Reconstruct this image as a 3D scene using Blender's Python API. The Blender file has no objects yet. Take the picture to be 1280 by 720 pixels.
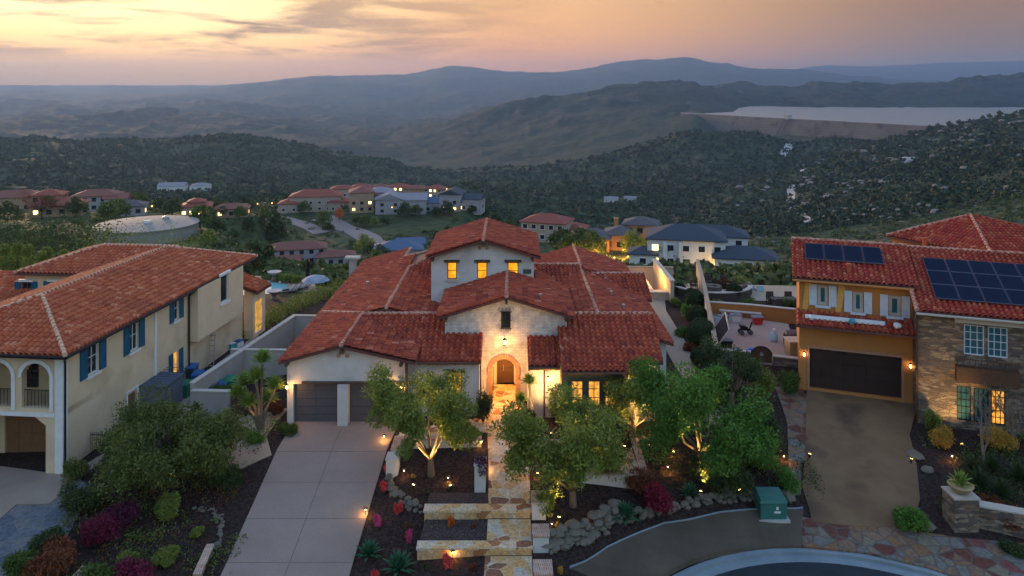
SKY_STR, SUN_STR, EXPO = .15, 2.5, 1.12
HAZE_COL, HAZE_D, HAZE_G = (.24, .40, .70, 1), 8.5e-5, .35
import bpy, bmesh, math, random
import numpy as np
from mathutils import Vector, Matrix
R = math.radians
rnd = random.Random(7)
F, CX, CY, CZ = 950.0, 640.0, 108.0, 20.6
sc = bpy.context.scene
COL = sc.collection
V = Vector

def P(px, py, Y):                      # a photo measurement at a known distance, in metres
    return V(((px-CX)*Y/F, Y, CZ-(py-CY)*Y/F))
def G(px, py, Z):                      # a photo measurement at a known height, in metres
    Y = (CZ-Z)*F/(py-CY)
    return V(((px-CX)*Y/F, Y, Z))

# ---------------------------------------------------------------- object helpers
def tag(o, label=None, cat=None, group=None, kind=None):
    if label: o['label'] = label
    if cat: o['category'] = cat
    if group: o['group'] = group
    if kind: o['kind'] = kind
    return o
def thing(name, loc, label, cat, group=None):
    o = bpy.data.objects.new(name, None); COL.objects.link(o)
    o.empty_display_size = .3
    o.location = loc
    return tag(o, label, cat, group)
def org(o):
    v = V((0, 0, 0))
    while o is not None:
        v = v + V(o.location); o = o.parent
    return v
def copy_tree(o, parent=None):
    c = o.copy(); COL.objects.link(c)
    if parent is not None: c.parent = parent
    for ch in list(o.children): copy_tree(ch, c)
    return c

class MB:
    """collects faces in world coordinates, then links them as ONE mesh object"""
    def __init__(s): s.v = []; s.f = []; s.m = []; s.uv = []
    def add(s, vs, fs, m=0, uv=(0, 0)):
        n = len(s.v); s.v.extend([tuple(v) for v in vs])
        for f in fs: s.f.append([i+n for i in f]); s.m.append(m); s.uv.append(uv)
    def quad(s, a, b, c, d, m=0, uv=(0, 0)): s.add([a, b, c, d], [(0, 1, 2, 3)], m, uv)
    def hexa(s, b, t, m=0):            # bottom ring, top ring
        n = len(b)
        s.add(list(b)+list(t), [tuple(range(n-1, -1, -1)), tuple(range(n, 2*n))] +
              [(i, (i+1) % n, n+(i+1) % n, n+i) for i in range(n)], m)
    def box(s, c, size, rz=0, m=0, tilt=None):
        hx, hy, hz = [k/2 for k in size]
        M_ = Matrix.Rotation(rz, 3, 'Z')
        if tilt is not None: M_ = M_ @ tilt
        c = V(c)
        p = [c+M_ @ V((x*hx, y*hy, z*hz)) for z in (-1, 1) for x, y in ((-1, -1), (1, -1), (1, 1), (-1, 1))]
        s.hexa(p[:4], p[4:], m)
    def prism(s, pts, z0, z1, m=0):    # footprint (ccw) raised from z0 to z1
        s.hexa([(p[0], p[1], z0) for p in pts], [(p[0], p[1], z1) for p in pts], m)
    def tube(s, pts, rad, n=6, m=0, cap=True):
        pts = [V(p) for p in pts]; rings = []
        if not hasattr(rad, '__len__'): rad = [rad]*len(pts)
        base = len(s.v)
        ref = None
        for i, p in enumerate(pts):
            d = (pts[min(i+1, len(pts)-1)]-pts[max(i-1, 0)])
            d = d.normalized() if d.length > 1e-9 else V((0, 0, 1))
            if ref is None: ref = V((1, 0, 0)) if abs(d.x) < .8 else V((0, 1, 0))
            a = d.cross(ref).normalized(); b = d.cross(a); ref = b.cross(d) if False else ref
            for k in range(n):
                t = 2*math.pi*k/n
                s.v.append(tuple(p+(a*math.cos(t)+b*math.sin(t))*rad[i]))
        for i in range(len(pts)-1):
            for k in range(n):
                s.f.append([base+i*n+k, base+i*n+(k+1) % n, base+(i+1)*n+(k+1) % n, base+(i+1)*n+k]); s.m.append(m); s.uv.append((0, 0))
        if cap:
            s.f.append([base+k for k in range(n-1, -1, -1)]); s.m.append(m); s.uv.append((0, 0))
            s.f.append([base+(len(pts)-1)*n+k for k in range(n)]); s.m.append(m); s.uv.append((0, 0))
    def lathe(s, c, prof, n=14, m=0):  # (radius, z) pairs, closed at both ends
        c = V(c); base = len(s.v)
        for r, z in prof:
            for k in range(n):
                t = 2*math.pi*k/n; s.v.append((c.x+r*math.cos(t), c.y+r*math.sin(t), c.z+z))
        for i in range(len(prof)-1):
            for k in range(n):
                s.f.append([base+i*n+k, base+i*n+(k+1) % n, base+(i+1)*n+(k+1) % n, base+(i+1)*n+k]); s.m.append(m); s.uv.append((0, 0))
        s.f.append([base+k for k in range(n-1, -1, -1)]); s.m.append(m); s.uv.append((0, 0))
        s.f.append([base+(len(prof)-1)*n+k for k in range(n)]); s.m.append(m); s.uv.append((0, 0))
    def build(s, name, mats, parent=None, smooth=False, at=None, uv=False):
        o0 = org(parent) if parent is not None else (V(at) if at is not None else V((0, 0, 0)))
        me = bpy.data.meshes.new(name)
        if not hasattr(mats, '__len__'): mats = [mats]
        for mt in mats: me.materials.append(mt)
        me.from_pydata([(v[0]-o0.x, v[1]-o0.y, v[2]-o0.z) for v in s.v], [], s.f)
        if len(mats) > 1: me.polygons.foreach_set('material_index', s.m)
        if uv:
            l = me.uv_layers.new(name='tile')
            d = []
            for f, u in zip(s.f, s.uv): d.extend(list(u)*len(f))
            l.data.foreach_set('uv', d)
        if smooth: me.polygons.foreach_set('use_smooth', [True]*len(me.polygons))
        me.update()
        o = bpy.data.objects.new(name, me); COL.objects.link(o)
        if parent is not None: o.parent = parent
        elif at is not None: o.location = at
        return o

# ---------------------------------------------------------------- materials
def newmat(name):
    m = bpy.data.materials.new(name); m.use_nodes = True
    nt = m.node_tree; return m, nt, nt.nodes['Principled BSDF']
def N(nt, t, **k):
    n = nt.nodes.new(t)
    for a, b in k.items():
        if a.startswith('i_'):
            key = a[2:]; n.inputs[int(key) if key.isdigit() else key.replace('_', ' ')].default_value = b
        else: setattr(n, a, b)
    return n
def c4(c): return (c[0], c[1], c[2], 1)
def mat(name, c1, c2=None, scale=3, rough=.8, bump=0, bscale=None, metal=0, emit=None, estr=0, spec=.22, detail=6, c3=None, s3=20, coord='Object', stretch=None):
    m, nt, b = newmat(name)
    b.inputs['Roughness'].default_value = rough; b.inputs['Metallic'].default_value = metal
    b.inputs['Specular IOR Level'].default_value = spec
    tc = N(nt, 'ShaderNodeTexCoord'); src = tc.outputs[coord]
    if stretch:
        mp = N(nt, 'ShaderNodeMapping'); mp.inputs['Scale'].default_value = stretch
        nt.links.new(src, mp.inputs[0]); src = mp.outputs[0]
    if c2 is None: b.inputs['Base Color'].default_value = c4(c1)
    else:
        n = N(nt, 'ShaderNodeTexNoise', i_Scale=scale, i_Detail=detail, i_Roughness=.65)
        nt.links.new(src, n.inputs['Vector'])
        r = N(nt, 'ShaderNodeMapRange', i_1=.3, i_2=.7); nt.links.new(n.outputs['Fac'], r.inputs[0])
        mx = N(nt, 'ShaderNodeMix', data_type='RGBA'); mx.inputs[6].default_value = c4(c1); mx.inputs[7].default_value = c4(c2)
        nt.links.new(r.outputs[0], mx.inputs[0]); out = mx.outputs[2]
        if c3 is not None:
            n3 = N(nt, 'ShaderNodeTexNoise', i_Scale=s3, i_Detail=3.0); nt.links.new(src, n3.inputs['Vector'])
            r3 = N(nt, 'ShaderNodeMapRange', i_1=.5, i_2=.68); nt.links.new(n3.outputs['Fac'], r3.inputs[0])
            m3 = N(nt, 'ShaderNodeMix', data_type='RGBA'); m3.inputs[7].default_value = c4(c3)
            nt.links.new(out, m3.inputs[6]); nt.links.new(r3.outputs[0], m3.inputs[0]); out = m3.outputs[2]
        nt.links.new(out, b.inputs['Base Color'])
    if emit is not None:
        estr *= 3*2**-EXPO
        b.inputs['Emission Color'].default_value = c4(emit); b.inputs['Emission Strength'].default_value = estr
    if bump:
        n2 = N(nt, 'ShaderNodeTexNoise', i_Scale=bscale or scale*6, i_Detail=5.0); nt.links.new(src, n2.inputs['Vector'])
        bp = N(nt, 'ShaderNodeBump', i_Strength=bump, i_Distance=.05); nt.links.new(n2.outputs['Fac'], bp.inputs['Height'])
        nt.links.new(bp.outputs[0], b.inputs['Normal'])
    return m
def ramp(nt, stops, interp='LINEAR'):
    r = N(nt, 'ShaderNodeValToRGB'); cr = r.color_ramp; cr.interpolation = interp
    while len(cr.elements) < len(stops): cr.elements.new(.5)
    for e, (p, c) in zip(cr.elements, stops): e.position = p; e.color = c4(c)
    return r
def roofmat(name, stops, dirt=(.05, .03, .03)):
    """per-tile colour from the tile's own (column, row) number, plus weathering patches"""
    m, nt, b = newmat(name); b.inputs['Roughness'].default_value = .78; b.inputs['Specular IOR Level'].default_value = .15
    uv = N(nt, 'ShaderNodeUVMap', uv_map='tile')
    wn = N(nt, 'ShaderNodeTexWhiteNoise', noise_dimensions='2D'); nt.links.new(uv.outputs[0], wn.inputs['Vector'])
    rp = ramp(nt, stops); nt.links.new(wn.outputs['Value'], rp.inputs[0])
    tc = N(nt, 'ShaderNodeTexCoord')
    n = N(nt, 'ShaderNodeTexNoise', i_Scale=.35, i_Detail=7.0, i_Roughness=.7); nt.links.new(tc.outputs['Object'], n.inputs['Vector'])
    r = N(nt, 'ShaderNodeMapRange', i_1=.5, i_2=.78, i_4=.45); nt.links.new(n.outputs['Fac'], r.inputs[0])
    mx = N(nt, 'ShaderNodeMix', data_type='RGBA'); mx.inputs[7].default_value = c4(dirt)
    nt.links.new(rp.outputs[0], mx.inputs[6]); nt.links.new(r.outputs[0], mx.inputs[0])
    n2 = N(nt, 'ShaderNodeTexNoise', i_Scale=9.0, i_Detail=4.0); nt.links.new(tc.outputs['Object'], n2.inputs['Vector'])
    hs = N(nt, 'ShaderNodeHueSaturation'); mr = N(nt, 'ShaderNodeMapRange', i_1=.3, i_2=.7, i_3=.75, i_4=1.25)
    nt.links.new(n2.outputs['Fac'], mr.inputs[0]); nt.links.new(mr.outputs[0], hs.inputs['Value']); nt.links.new(mx.outputs[2], hs.inputs['Color'])
    nt.links.new(hs.outputs[0], b.inputs['Base Color'])
    return m
def stonemat(name, stops, scale=2.0, grout=(.3, .27, .22), gw=.04, bump=.6, rough=.7, stretch=(1, 1, 1), rnd_=1.0):
    """flagstone / rubble: voronoi cells with mortar joints"""
    m, nt, b = newmat(name); b.inputs['Roughness'].default_value = rough; b.inputs['Specular IOR Level'].default_value = .2
    tc = N(nt, 'ShaderNodeTexCoord'); mp = N(nt, 'ShaderNodeMapping'); mp.inputs['Scale'].default_value = stretch
    nt.links.new(tc.outputs['Object'], mp.inputs[0])
    nz = N(nt, 'ShaderNodeTexNoise', i_Scale=2.0, i_Detail=3.0); nt.links.new(mp.outputs[0], nz.inputs['Vector'])
    ad = N(nt, 'ShaderNodeMix', data_type='VECTOR'); ad.inputs[0].default_value = .08
    nt.links.new(mp.outputs[0], ad.inputs[4]); nt.links.new(nz.outputs['Color'], ad.inputs[5])
    v1 = N(nt, 'ShaderNodeTexVoronoi', i_Scale=scale, i_Randomness=rnd_); v2 = N(nt, 'ShaderNodeTexVoronoi', feature='DISTANCE_TO_EDGE', i_Scale=scale, i_Randomness=rnd_)
    nt.links.new(ad.outputs[1], v1.inputs['Vector']); nt.links.new(ad.outputs[1], v2.inputs['Vector'])
    sp = N(nt, 'ShaderNodeSeparateColor'); nt.links.new(v1.outputs['Color'], sp.inputs[0])
    rp = ramp(nt, stops, 'CONSTANT'); nt.links.new(sp.outputs[0], rp.inputs[0])
    n2 = N(nt, 'ShaderNodeTexNoise', i_Scale=scale*4, i_Detail=5.0); nt.links.new(mp.outputs[0], n2.inputs['Vector'])
    hs = N(nt, 'ShaderNodeHueSaturation'); mr = N(nt, 'ShaderNodeMapRange', i_1=.3, i_2=.7, i_3=.7, i_4=1.3)
    nt.links.new(n2.outputs['Fac'], mr.inputs[0]); nt.links.new(mr.outputs[0], hs.inputs['Value']); nt.links.new(rp.outputs[0], hs.inputs['Color'])
    r = N(nt, 'ShaderNodeMapRange', i_1=gw*.5, i_2=gw); nt.links.new(v2.outputs['Distance'], r.inputs[0])
    mx = N(nt, 'ShaderNodeMix', data_type='RGBA'); mx.inputs[6].default_value = c4(grout)
    nt.links.new(r.outputs[0], mx.inputs[0]); nt.links.new(hs.outputs[0], mx.inputs[7]); nt.links.new(mx.outputs[2], b.inputs['Base Color'])
    bp = N(nt, 'ShaderNodeBump', i_Strength=bump, i_Distance=.04)
    nt.links.new(r.outputs[0], bp.inputs['Height']); nt.links.new(bp.outputs[0], b.inputs['Normal'])
    return m
def brickmat(name, c1, c2, mortar, bw=.4, bh=.13, bump=.5, rot=(R(90), 0, 0), ms=.012):
    m, nt, b = newmat(name); b.inputs['Roughness'].default_value = .8
    tc = N(nt, 'ShaderNodeTexCoord'); mp = N(nt, 'ShaderNodeMapping', vector_type='TEXTURE'); mp.inputs['Rotation'].default_value = rot
    nt.links.new(tc.outputs['Object'], mp.inputs[0])
    br = N(nt, 'ShaderNodeTexBrick', i_Scale=1.0); br.inputs['Brick Width'].default_value = bw; br.inputs['Row Height'].default_value = bh
    br.inputs['Mortar Size'].default_value = ms; br.inputs['Color1'].default_value = c4(c1); br.inputs['Color2'].default_value = c4(c2); br.inputs['Mortar'].default_value = c4(mortar)
    nt.links.new(mp.outputs[0], br.inputs['Vector'])
    n2 = N(nt, 'ShaderNodeTexNoise', i_Scale=3.0, i_Detail=6.0); nt.links.new(tc.outputs['Object'], n2.inputs['Vector'])
    hs = N(nt, 'ShaderNodeHueSaturation'); mr = N(nt, 'ShaderNodeMapRange', i_1=.3, i_2=.7, i_3=.75, i_4=1.2)
    nt.links.new(n2.outputs['Fac'], mr.inputs[0]); nt.links.new(mr.outputs[0], hs.inputs['Value']); nt.links.new(br.outputs['Color'], hs.inputs['Color'])
    nt.links.new(hs.outputs[0], b.inputs['Base Color'])
    bp = N(nt, 'ShaderNodeBump', i_Strength=bump, i_Distance=.03, invert=True); nt.links.new(br.outputs['Fac'], bp.inputs['Height']); nt.links.new(bp.outputs[0], b.inputs['Normal'])
    return m
def litmat(name, col, strength, scale=2.0):
    """a lit window: uneven interior light"""
    m, nt, b = newmat(name); b.inputs['Base Color'].default_value = (.05, .04, .02, 1); b.inputs['Roughness'].default_value = .3
    tc = N(nt, 'ShaderNodeTexCoord'); n = N(nt, 'ShaderNodeTexNoise', i_Scale=scale, i_Detail=3.0); nt.links.new(tc.outputs['Object'], n.inputs['Vector'])
    strength *= 2.4*2**-EXPO; r = N(nt, 'ShaderNodeMapRange', i_1=.3, i_2=.7, i_3=strength*.5, i_4=strength*1.3); nt.links.new(n.outputs['Fac'], r.inputs[0])
    nt.links.new(r.outputs[0], b.inputs['Emission Strength']); b.inputs['Emission Color'].default_value = c4(col)
    return m
def leafmat(name, c1, c2, scale=.9, rough=.6, trans=.25):
    m, nt, b = newmat(name); b.inputs['Roughness'].default_value = rough; b.inputs['Specular IOR Level'].default_value = .3
    g = N(nt, 'ShaderNodeNewGeometry'); tc = N(nt, 'ShaderNodeTexCoord')
    n = N(nt, 'ShaderNodeTexNoise', i_Scale=scale, i_Detail=2.0); nt.links.new(tc.outputs['Object'], n.inputs['Vector'])
    a = N(nt, 'ShaderNodeMath', operation='MULTIPLY_ADD'); a.inputs[1].default_value = .55
    nt.links.new(g.outputs['Random Per Island'], a.inputs[0]); nt.links.new(n.outputs['Fac'], a.inputs[2])
    s = N(nt, 'ShaderNodeMath', operation='SUBTRACT'); s.inputs[1].default_value = .28; nt.links.new(a.outputs[0], s.inputs[0])
    mx = N(nt, 'ShaderNodeMix', data_type='RGBA'); mx.inputs[6].default_value = c4(c1); mx.inputs[7].default_value = c4(c2)
    nt.links.new(s.outputs[0], mx.inputs[0]); nt.links.new(mx.outputs[2], b.inputs['Base Color'])
    if trans:
        tr = N(nt, 'ShaderNodeBsdfTranslucent'); nt.links.new(mx.outputs[2], tr.inputs[0])
        ms = N(nt, 'ShaderNodeMixShader'); ms.inputs[0].default_value = trans
        out = nt.nodes['Material Output']; nt.links.new(b.outputs[0], ms.inputs[1]); nt.links.new(tr.outputs[0], ms.inputs[2]); nt.links.new(ms.outputs[0], out.inputs[0])
    return m

# ---------------------------------------------------------------- camera, world, sun
cam = bpy.data.cameras.new('camera'); co = bpy.data.objects.new('camera', cam); COL.objects.link(co)
co.location = (0, 0, CZ); co.rotation_euler = (R(90), 0, 0)
cam.sensor_width = 36; cam.lens = F/1280*36; cam.shift_y = -(360-CY)/1280; cam.clip_end = 90000; cam.clip_start = .5
sc.camera = co
SUN_AZ, SUN_EL = R(-33), R(5.0)       # clockwise from +Y; elevation
w = bpy.data.worlds.new('World'); sc.world = w; w.use_nodes = True
nt = w.node_tree; bg = nt.nodes['Background']
sky = N(nt, 'ShaderNodeTexSky', sky_type='NISHITA', sun_disc=False)
sky.sun_elevation = SUN_EL; sky.sun_rotation = SUN_AZ % (2*math.pi); sky.altitude = 200; sky.air_density = 1.3; sky.dust_density = 4.0; sky.ozone_density = 2.0
tc = N(nt, 'ShaderNodeTexCoord')
sep = N(nt, 'ShaderNodeSeparateXYZ'); nt.links.new(tc.outputs['Generated'], sep.inputs[0])
def M_(op, a, b=None, clamp=False):
    n = N(nt, 'ShaderNodeMath', operation=op, use_clamp=clamp)
    for i, x in enumerate((a, b)):
        if x is None: continue
        if hasattr(x, 'links'): nt.links.new(x, n.inputs[i])
        else: n.inputs[i].default_value = x
    return n.outputs[0]
# thin evening cloud: long flat streaks low in the sky, warm on the side of the sun
mp = N(nt, 'ShaderNodeMapping'); mp.inputs['Scale'].default_value = (3.2, 3.2, 26); nt.links.new(tc.outputs['Generated'], mp.inputs[0])
cn = N(nt, 'ShaderNodeTexNoise', i_Scale=1.6, i_Detail=8.0, i_Roughness=.58, i_Distortion=.35); nt.links.new(mp.outputs[0], cn.inputs['Vector'])
cm = N(nt, 'ShaderNodeMapRange', i_1=.43, i_2=.56); nt.links.new(cn.outputs['Fac'], cm.inputs[0])
lowm = N(nt, 'ShaderNodeMapRange', i_1=.028, i_2=.045); nt.links.new(sep.outputs[2], lowm.inputs[0])
sund = V((math.sin(SUN_AZ)*math.cos(SUN_EL), math.cos(SUN_AZ)*math.cos(SUN_EL), math.sin(SUN_EL)))
dot = N(nt, 'ShaderNodeVectorMath', operation='DOT_PRODUCT'); nt.links.new(tc.outputs['Generated'], dot.inputs[0]); dot.inputs[1].default_value = sund
near = N(nt, 'ShaderNodeMapRange', i_1=.80, i_2=.97); nt.links.new(dot.outputs['Value'], near.inputs[0])
cf = M_('MULTIPLY', M_('MULTIPLY', cm.outputs[0], lowm.outputs[0]), M_('MULTIPLY', near.outputs[0], .95))
def vmix(fac, a, b_, blend='MULTIPLY'):
    n = N(nt, 'ShaderNodeMix', data_type='RGBA', blend_type=blend)
    nt.links.new(fac, n.inputs[0]) if hasattr(fac, 'links') else setattr(n.inputs[0], 'default_value', fac)
    nt.links.new(a, n.inputs[6])
    nt.links.new(b_, n.inputs[7]) if hasattr(b_, 'links') else setattr(n.inputs[7], 'default_value', c4(b_))
    return n.outputs[2]
el = ramp(nt, [(0, (.8, .66, .62)), (.12, (1.0, .92, .88)), (.3, (1.5, 1.5, 1.6)), (1, (2.3, 2.3, 2.6))])  # sky above the view brightened and tinted to add ambient fill
nt.links.new(sep.outputs[2], el.inputs[0]); c_ = vmix(1.0, sky.outputs[0], el.outputs[0])
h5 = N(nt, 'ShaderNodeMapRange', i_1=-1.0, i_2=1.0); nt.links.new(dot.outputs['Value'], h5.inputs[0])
aw = ramp(nt, [(0, (1.6, 1.45, 1.45)), (.5, (1.7, 1.55, 1.6)), (.85, (1, .95, 1)), (1, (.6, .6, .6))]); nt.links.new(h5.outputs[0], aw.inputs[0])  # unseen sky away from the sun brightened too, as added fill
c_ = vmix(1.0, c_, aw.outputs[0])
# the low band of evening haze: peach towards the sun, mauve-grey away from it
K_ = 1/(SKY_STR*2**EXPO)
def kk(r, g_, b_, m_=1): f = lambda v: (v/255.)**2.2*K_*m_; return (f(r)*1.1, f(g_)*.83, f(b_)*.43)
def bandramp(stops, lo_=1, hi_=1):
    n = ramp(nt, [(p_, kk(*c, m_=lo_+(hi_-lo_)*min(1, p_/.5))) for p_, c in stops]); zz_ = N(nt, 'ShaderNodeMapRange', i_1=-.02, i_2=.18); nt.links.new(sep.outputs[2], zz_.inputs[0]); nt.links.new(zz_.outputs[0], n.inputs[0]); return n.outputs[0]
bl = bandramp([(0, (150, 125, 105)), (.13, (190, 152, 112)), (.25, (236, 190, 128)), (.38, (252, 226, 176)), (.52, (255, 244, 226)), (1, (255, 246, 235))], 2.9, 2.4)
bm_ = bandramp([(0, (150, 120, 112)), (.13, (196, 142, 112)), (.27, (228, 166, 122)), (.45, (246, 196, 142)), (.62, (246, 206, 165)), (1, (225, 200, 190))], 2.5, 1.3)
br_ = bandramp([(0, (96, 98, 110)), (.13, (112, 108, 116)), (.3, (136, 118, 114)), (.55, (160, 134, 118)), (1, (170, 150, 145))], 1.75, 1.05)
at = N(nt, 'ShaderNodeMath', operation='ARCTAN2'); nt.links.new(sep.outputs[0], at.inputs[0]); nt.links.new(sep.outputs[1], at.inputs[1])
f1_ = N(nt, 'ShaderNodeMapRange', i_1=-.50, i_2=.02); f1_.interpolation_type = 'SMOOTHSTEP'; nt.links.new(at.outputs[0], f1_.inputs[0])
f2_ = N(nt, 'ShaderNodeMapRange', i_1=-.02, i_2=.58); f2_.interpolation_type = 'SMOOTHSTEP'; nt.links.new(at.outputs[0], f2_.inputs[0])
band = vmix(f2_.outputs[0], vmix(f1_.outputs[0], bl, bm_, 'MIX'), br_, 'MIX')
band = vmix(cf, band, (.26, .22, .24))
top = N(nt, 'ShaderNodeMapRange', i_1=.10, i_2=.26); nt.links.new(sep.outputs[2], top.inputs[0])
front = N(nt, 'ShaderNodeMapRange', i_1=-.2, i_2=.35); nt.links.new(sep.outputs[1], front.inputs[0])
inv = M_('MULTIPLY', M_('SUBTRACT', 1.0, top.outputs[0]), front.outputs[0])
c_ = vmix(inv, c_, band, 'MIX')
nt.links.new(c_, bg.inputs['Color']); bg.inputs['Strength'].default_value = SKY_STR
sun = bpy.data.lights.new('sun', 'SUN'); so = bpy.data.objects.new('sun', sun); COL.objects.link(so)
sun.energy = SUN_STR; sun.angle = R(6); sun.color = (1, .62, .34)
so.rotation_euler = (-sund).to_track_quat('-Z', 'Y').to_euler(); so.location = (0, 0, 60)
sc.view_settings.view_transform = 'Standard'; sc.view_settings.look = 'None'; sc.view_settings.exposure = EXPO; sc.view_settings.gamma = 1
sc.view_settings.use_curve_mapping = False
cy = sc.cycles
try:
    cy.use_denoising = True; cy.denoiser = 'OPENIMAGEDENOISE'
    cy.max_bounces = 6; cy.diffuse_bounces = 3; cy.glossy_bounces = 3; cy.transmission_bounces = 4; cy.transparent_max_bounces = 6; cy.volume_bounces = 0
    cy.use_adaptive_sampling = True; cy.adaptive_threshold = .02; cy.sample_clamp_indirect = 4
    cy.use_light_tree = True
except Exception: pass
# ---------------------------------------------------------------- ground heights
XS = np.array([-60, -30, -22, -18.5, -15, -14, -6.6, -6, -1, 1.9, 5, 9, 12, 15, 18, 20, 26, 32, 45, 70.])
YS = np.array([12, 25, 33, 35.3, 37.7, 41, 44, 46.3, 50, 56, 75, 92.])
dr = lambda y: -.148*(46.3-y) if y < 46.3 else 0
row = {
 12:   [-4, -4, -4, -4, -4.5, -5, -5, -5, -5, -5, -5, -5, -5, -5, -5, -5, -5, -5, -5, -5],
 25:   [-2.8, -2.8, -2.9, -2.9, -3.1, dr(25), dr(25), -3.0, -2.6, -2.6, -2.8, -3.1, -3.1, -3.1, -3.1, -3.1, -3.1, -3.1, -3.1, -3.1],
 33:   [-2.2, -2.2, -1.9, -1.8, -1.9, dr(33), dr(33), -1.9, -1.25, -1.25, -2.0, -2.3, -2.35, -2.4, -2.4, -2.4, -2.4, -2.4, -2.4, -2.4],
 35.3: [-2.0, -1.9, -1.5, -1.4, -1.6, dr(35.3), dr(35.3), -1.5, -1.15, -1.15, -1.9, -2.25, -2.3, -2.32, -2.32, -2.32, -2.32, -2.3, -2.2, -2.2],
 37.7: [-1.8, -1.7, -1.2, -1.1, -1.3, dr(37.7), dr(37.7), -1.15, -.84, -.84, -1.1, -1.9, -2.25, -2.25, -2.25, -2.2, -2.15, -2.0, -1.8, -1.8],
 41:   [-1.6, -1.55, -1.0, -.9, -.9, dr(41), dr(41), -.45, -.2, -.2, -.5, -.9, -1.1, -1.7, -1.85, -1.6, -1.5, -1.2, -1.0, -1],
 44:   [-1.5, -1.5, -.9, -.7, -.5, dr(44), dr(44), -.15, -.05, -.05, -.1, -.3, -.5, -.9, -1.2, -1.05, -1.0, -.7, -.6, -.6],
 46.3: [-1.5, -1.5, -.9, -.6, -.1, 0, 0, 0, 0, 0, 0, 0, -.1, -.4, -.8, -.8, -.75, -.4, -.4, -.4],
 50:   [-1.5, -1.5, -.9, -.6, 0, 0, 0, 0, 0, 0, 0, 0, 0, -.1, -.3, -.3, -.3, -.3, -.3, -.3],
 56:   [-1.5, -1.5, -1., -.6, 0, 0, 0, 0, 0, 0, 0, 0, 0, -.1, -.15, -.1, 0, 0, 0, 0],
 75:   [-1.5, -1.5, -1.3, -1.3, -1, -.6, 0, 0, 0, 0, 0, 0, 0, -.2, -.4, -.5, -.5, -.5, -.5, -.5],
 92:   [-2.5, -2.5, -2.5, -2.5, -2.5, -2.5, -2.5, -2.5, -2.5, -2.5, -2.5, -2.5, -2.5, -2.5, -2.5, -2.5, -2.5, -2.5, -2.5, -2.5],
}
ZT = np.array([row[k] for k in (12, 25, 33, 35.3, 37.7, 41, 44, 46.3, 50, 56, 75, 92)], float)
def site(x, y):
    x = np.clip(np.asarray(x, float), XS[0], XS[-1]-1e-6); y = np.clip(np.asarray(y, float), YS[0], YS[-1]-1e-6)
    i = np.searchsorted(XS, x, 'right')-1; j = np.searchsorted(YS, y, 'right')-1
    fx = (x-XS[i])/(XS[i+1]-XS[i]); fy = (y-YS[j])/(YS[j+1]-YS[j])
    return (ZT[j, i]*(1-fx)+ZT[j, i+1]*fx)*(1-fy)+(ZT[j+1, i]*(1-fx)+ZT[j+1, i+1]*fx)*fy
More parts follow.
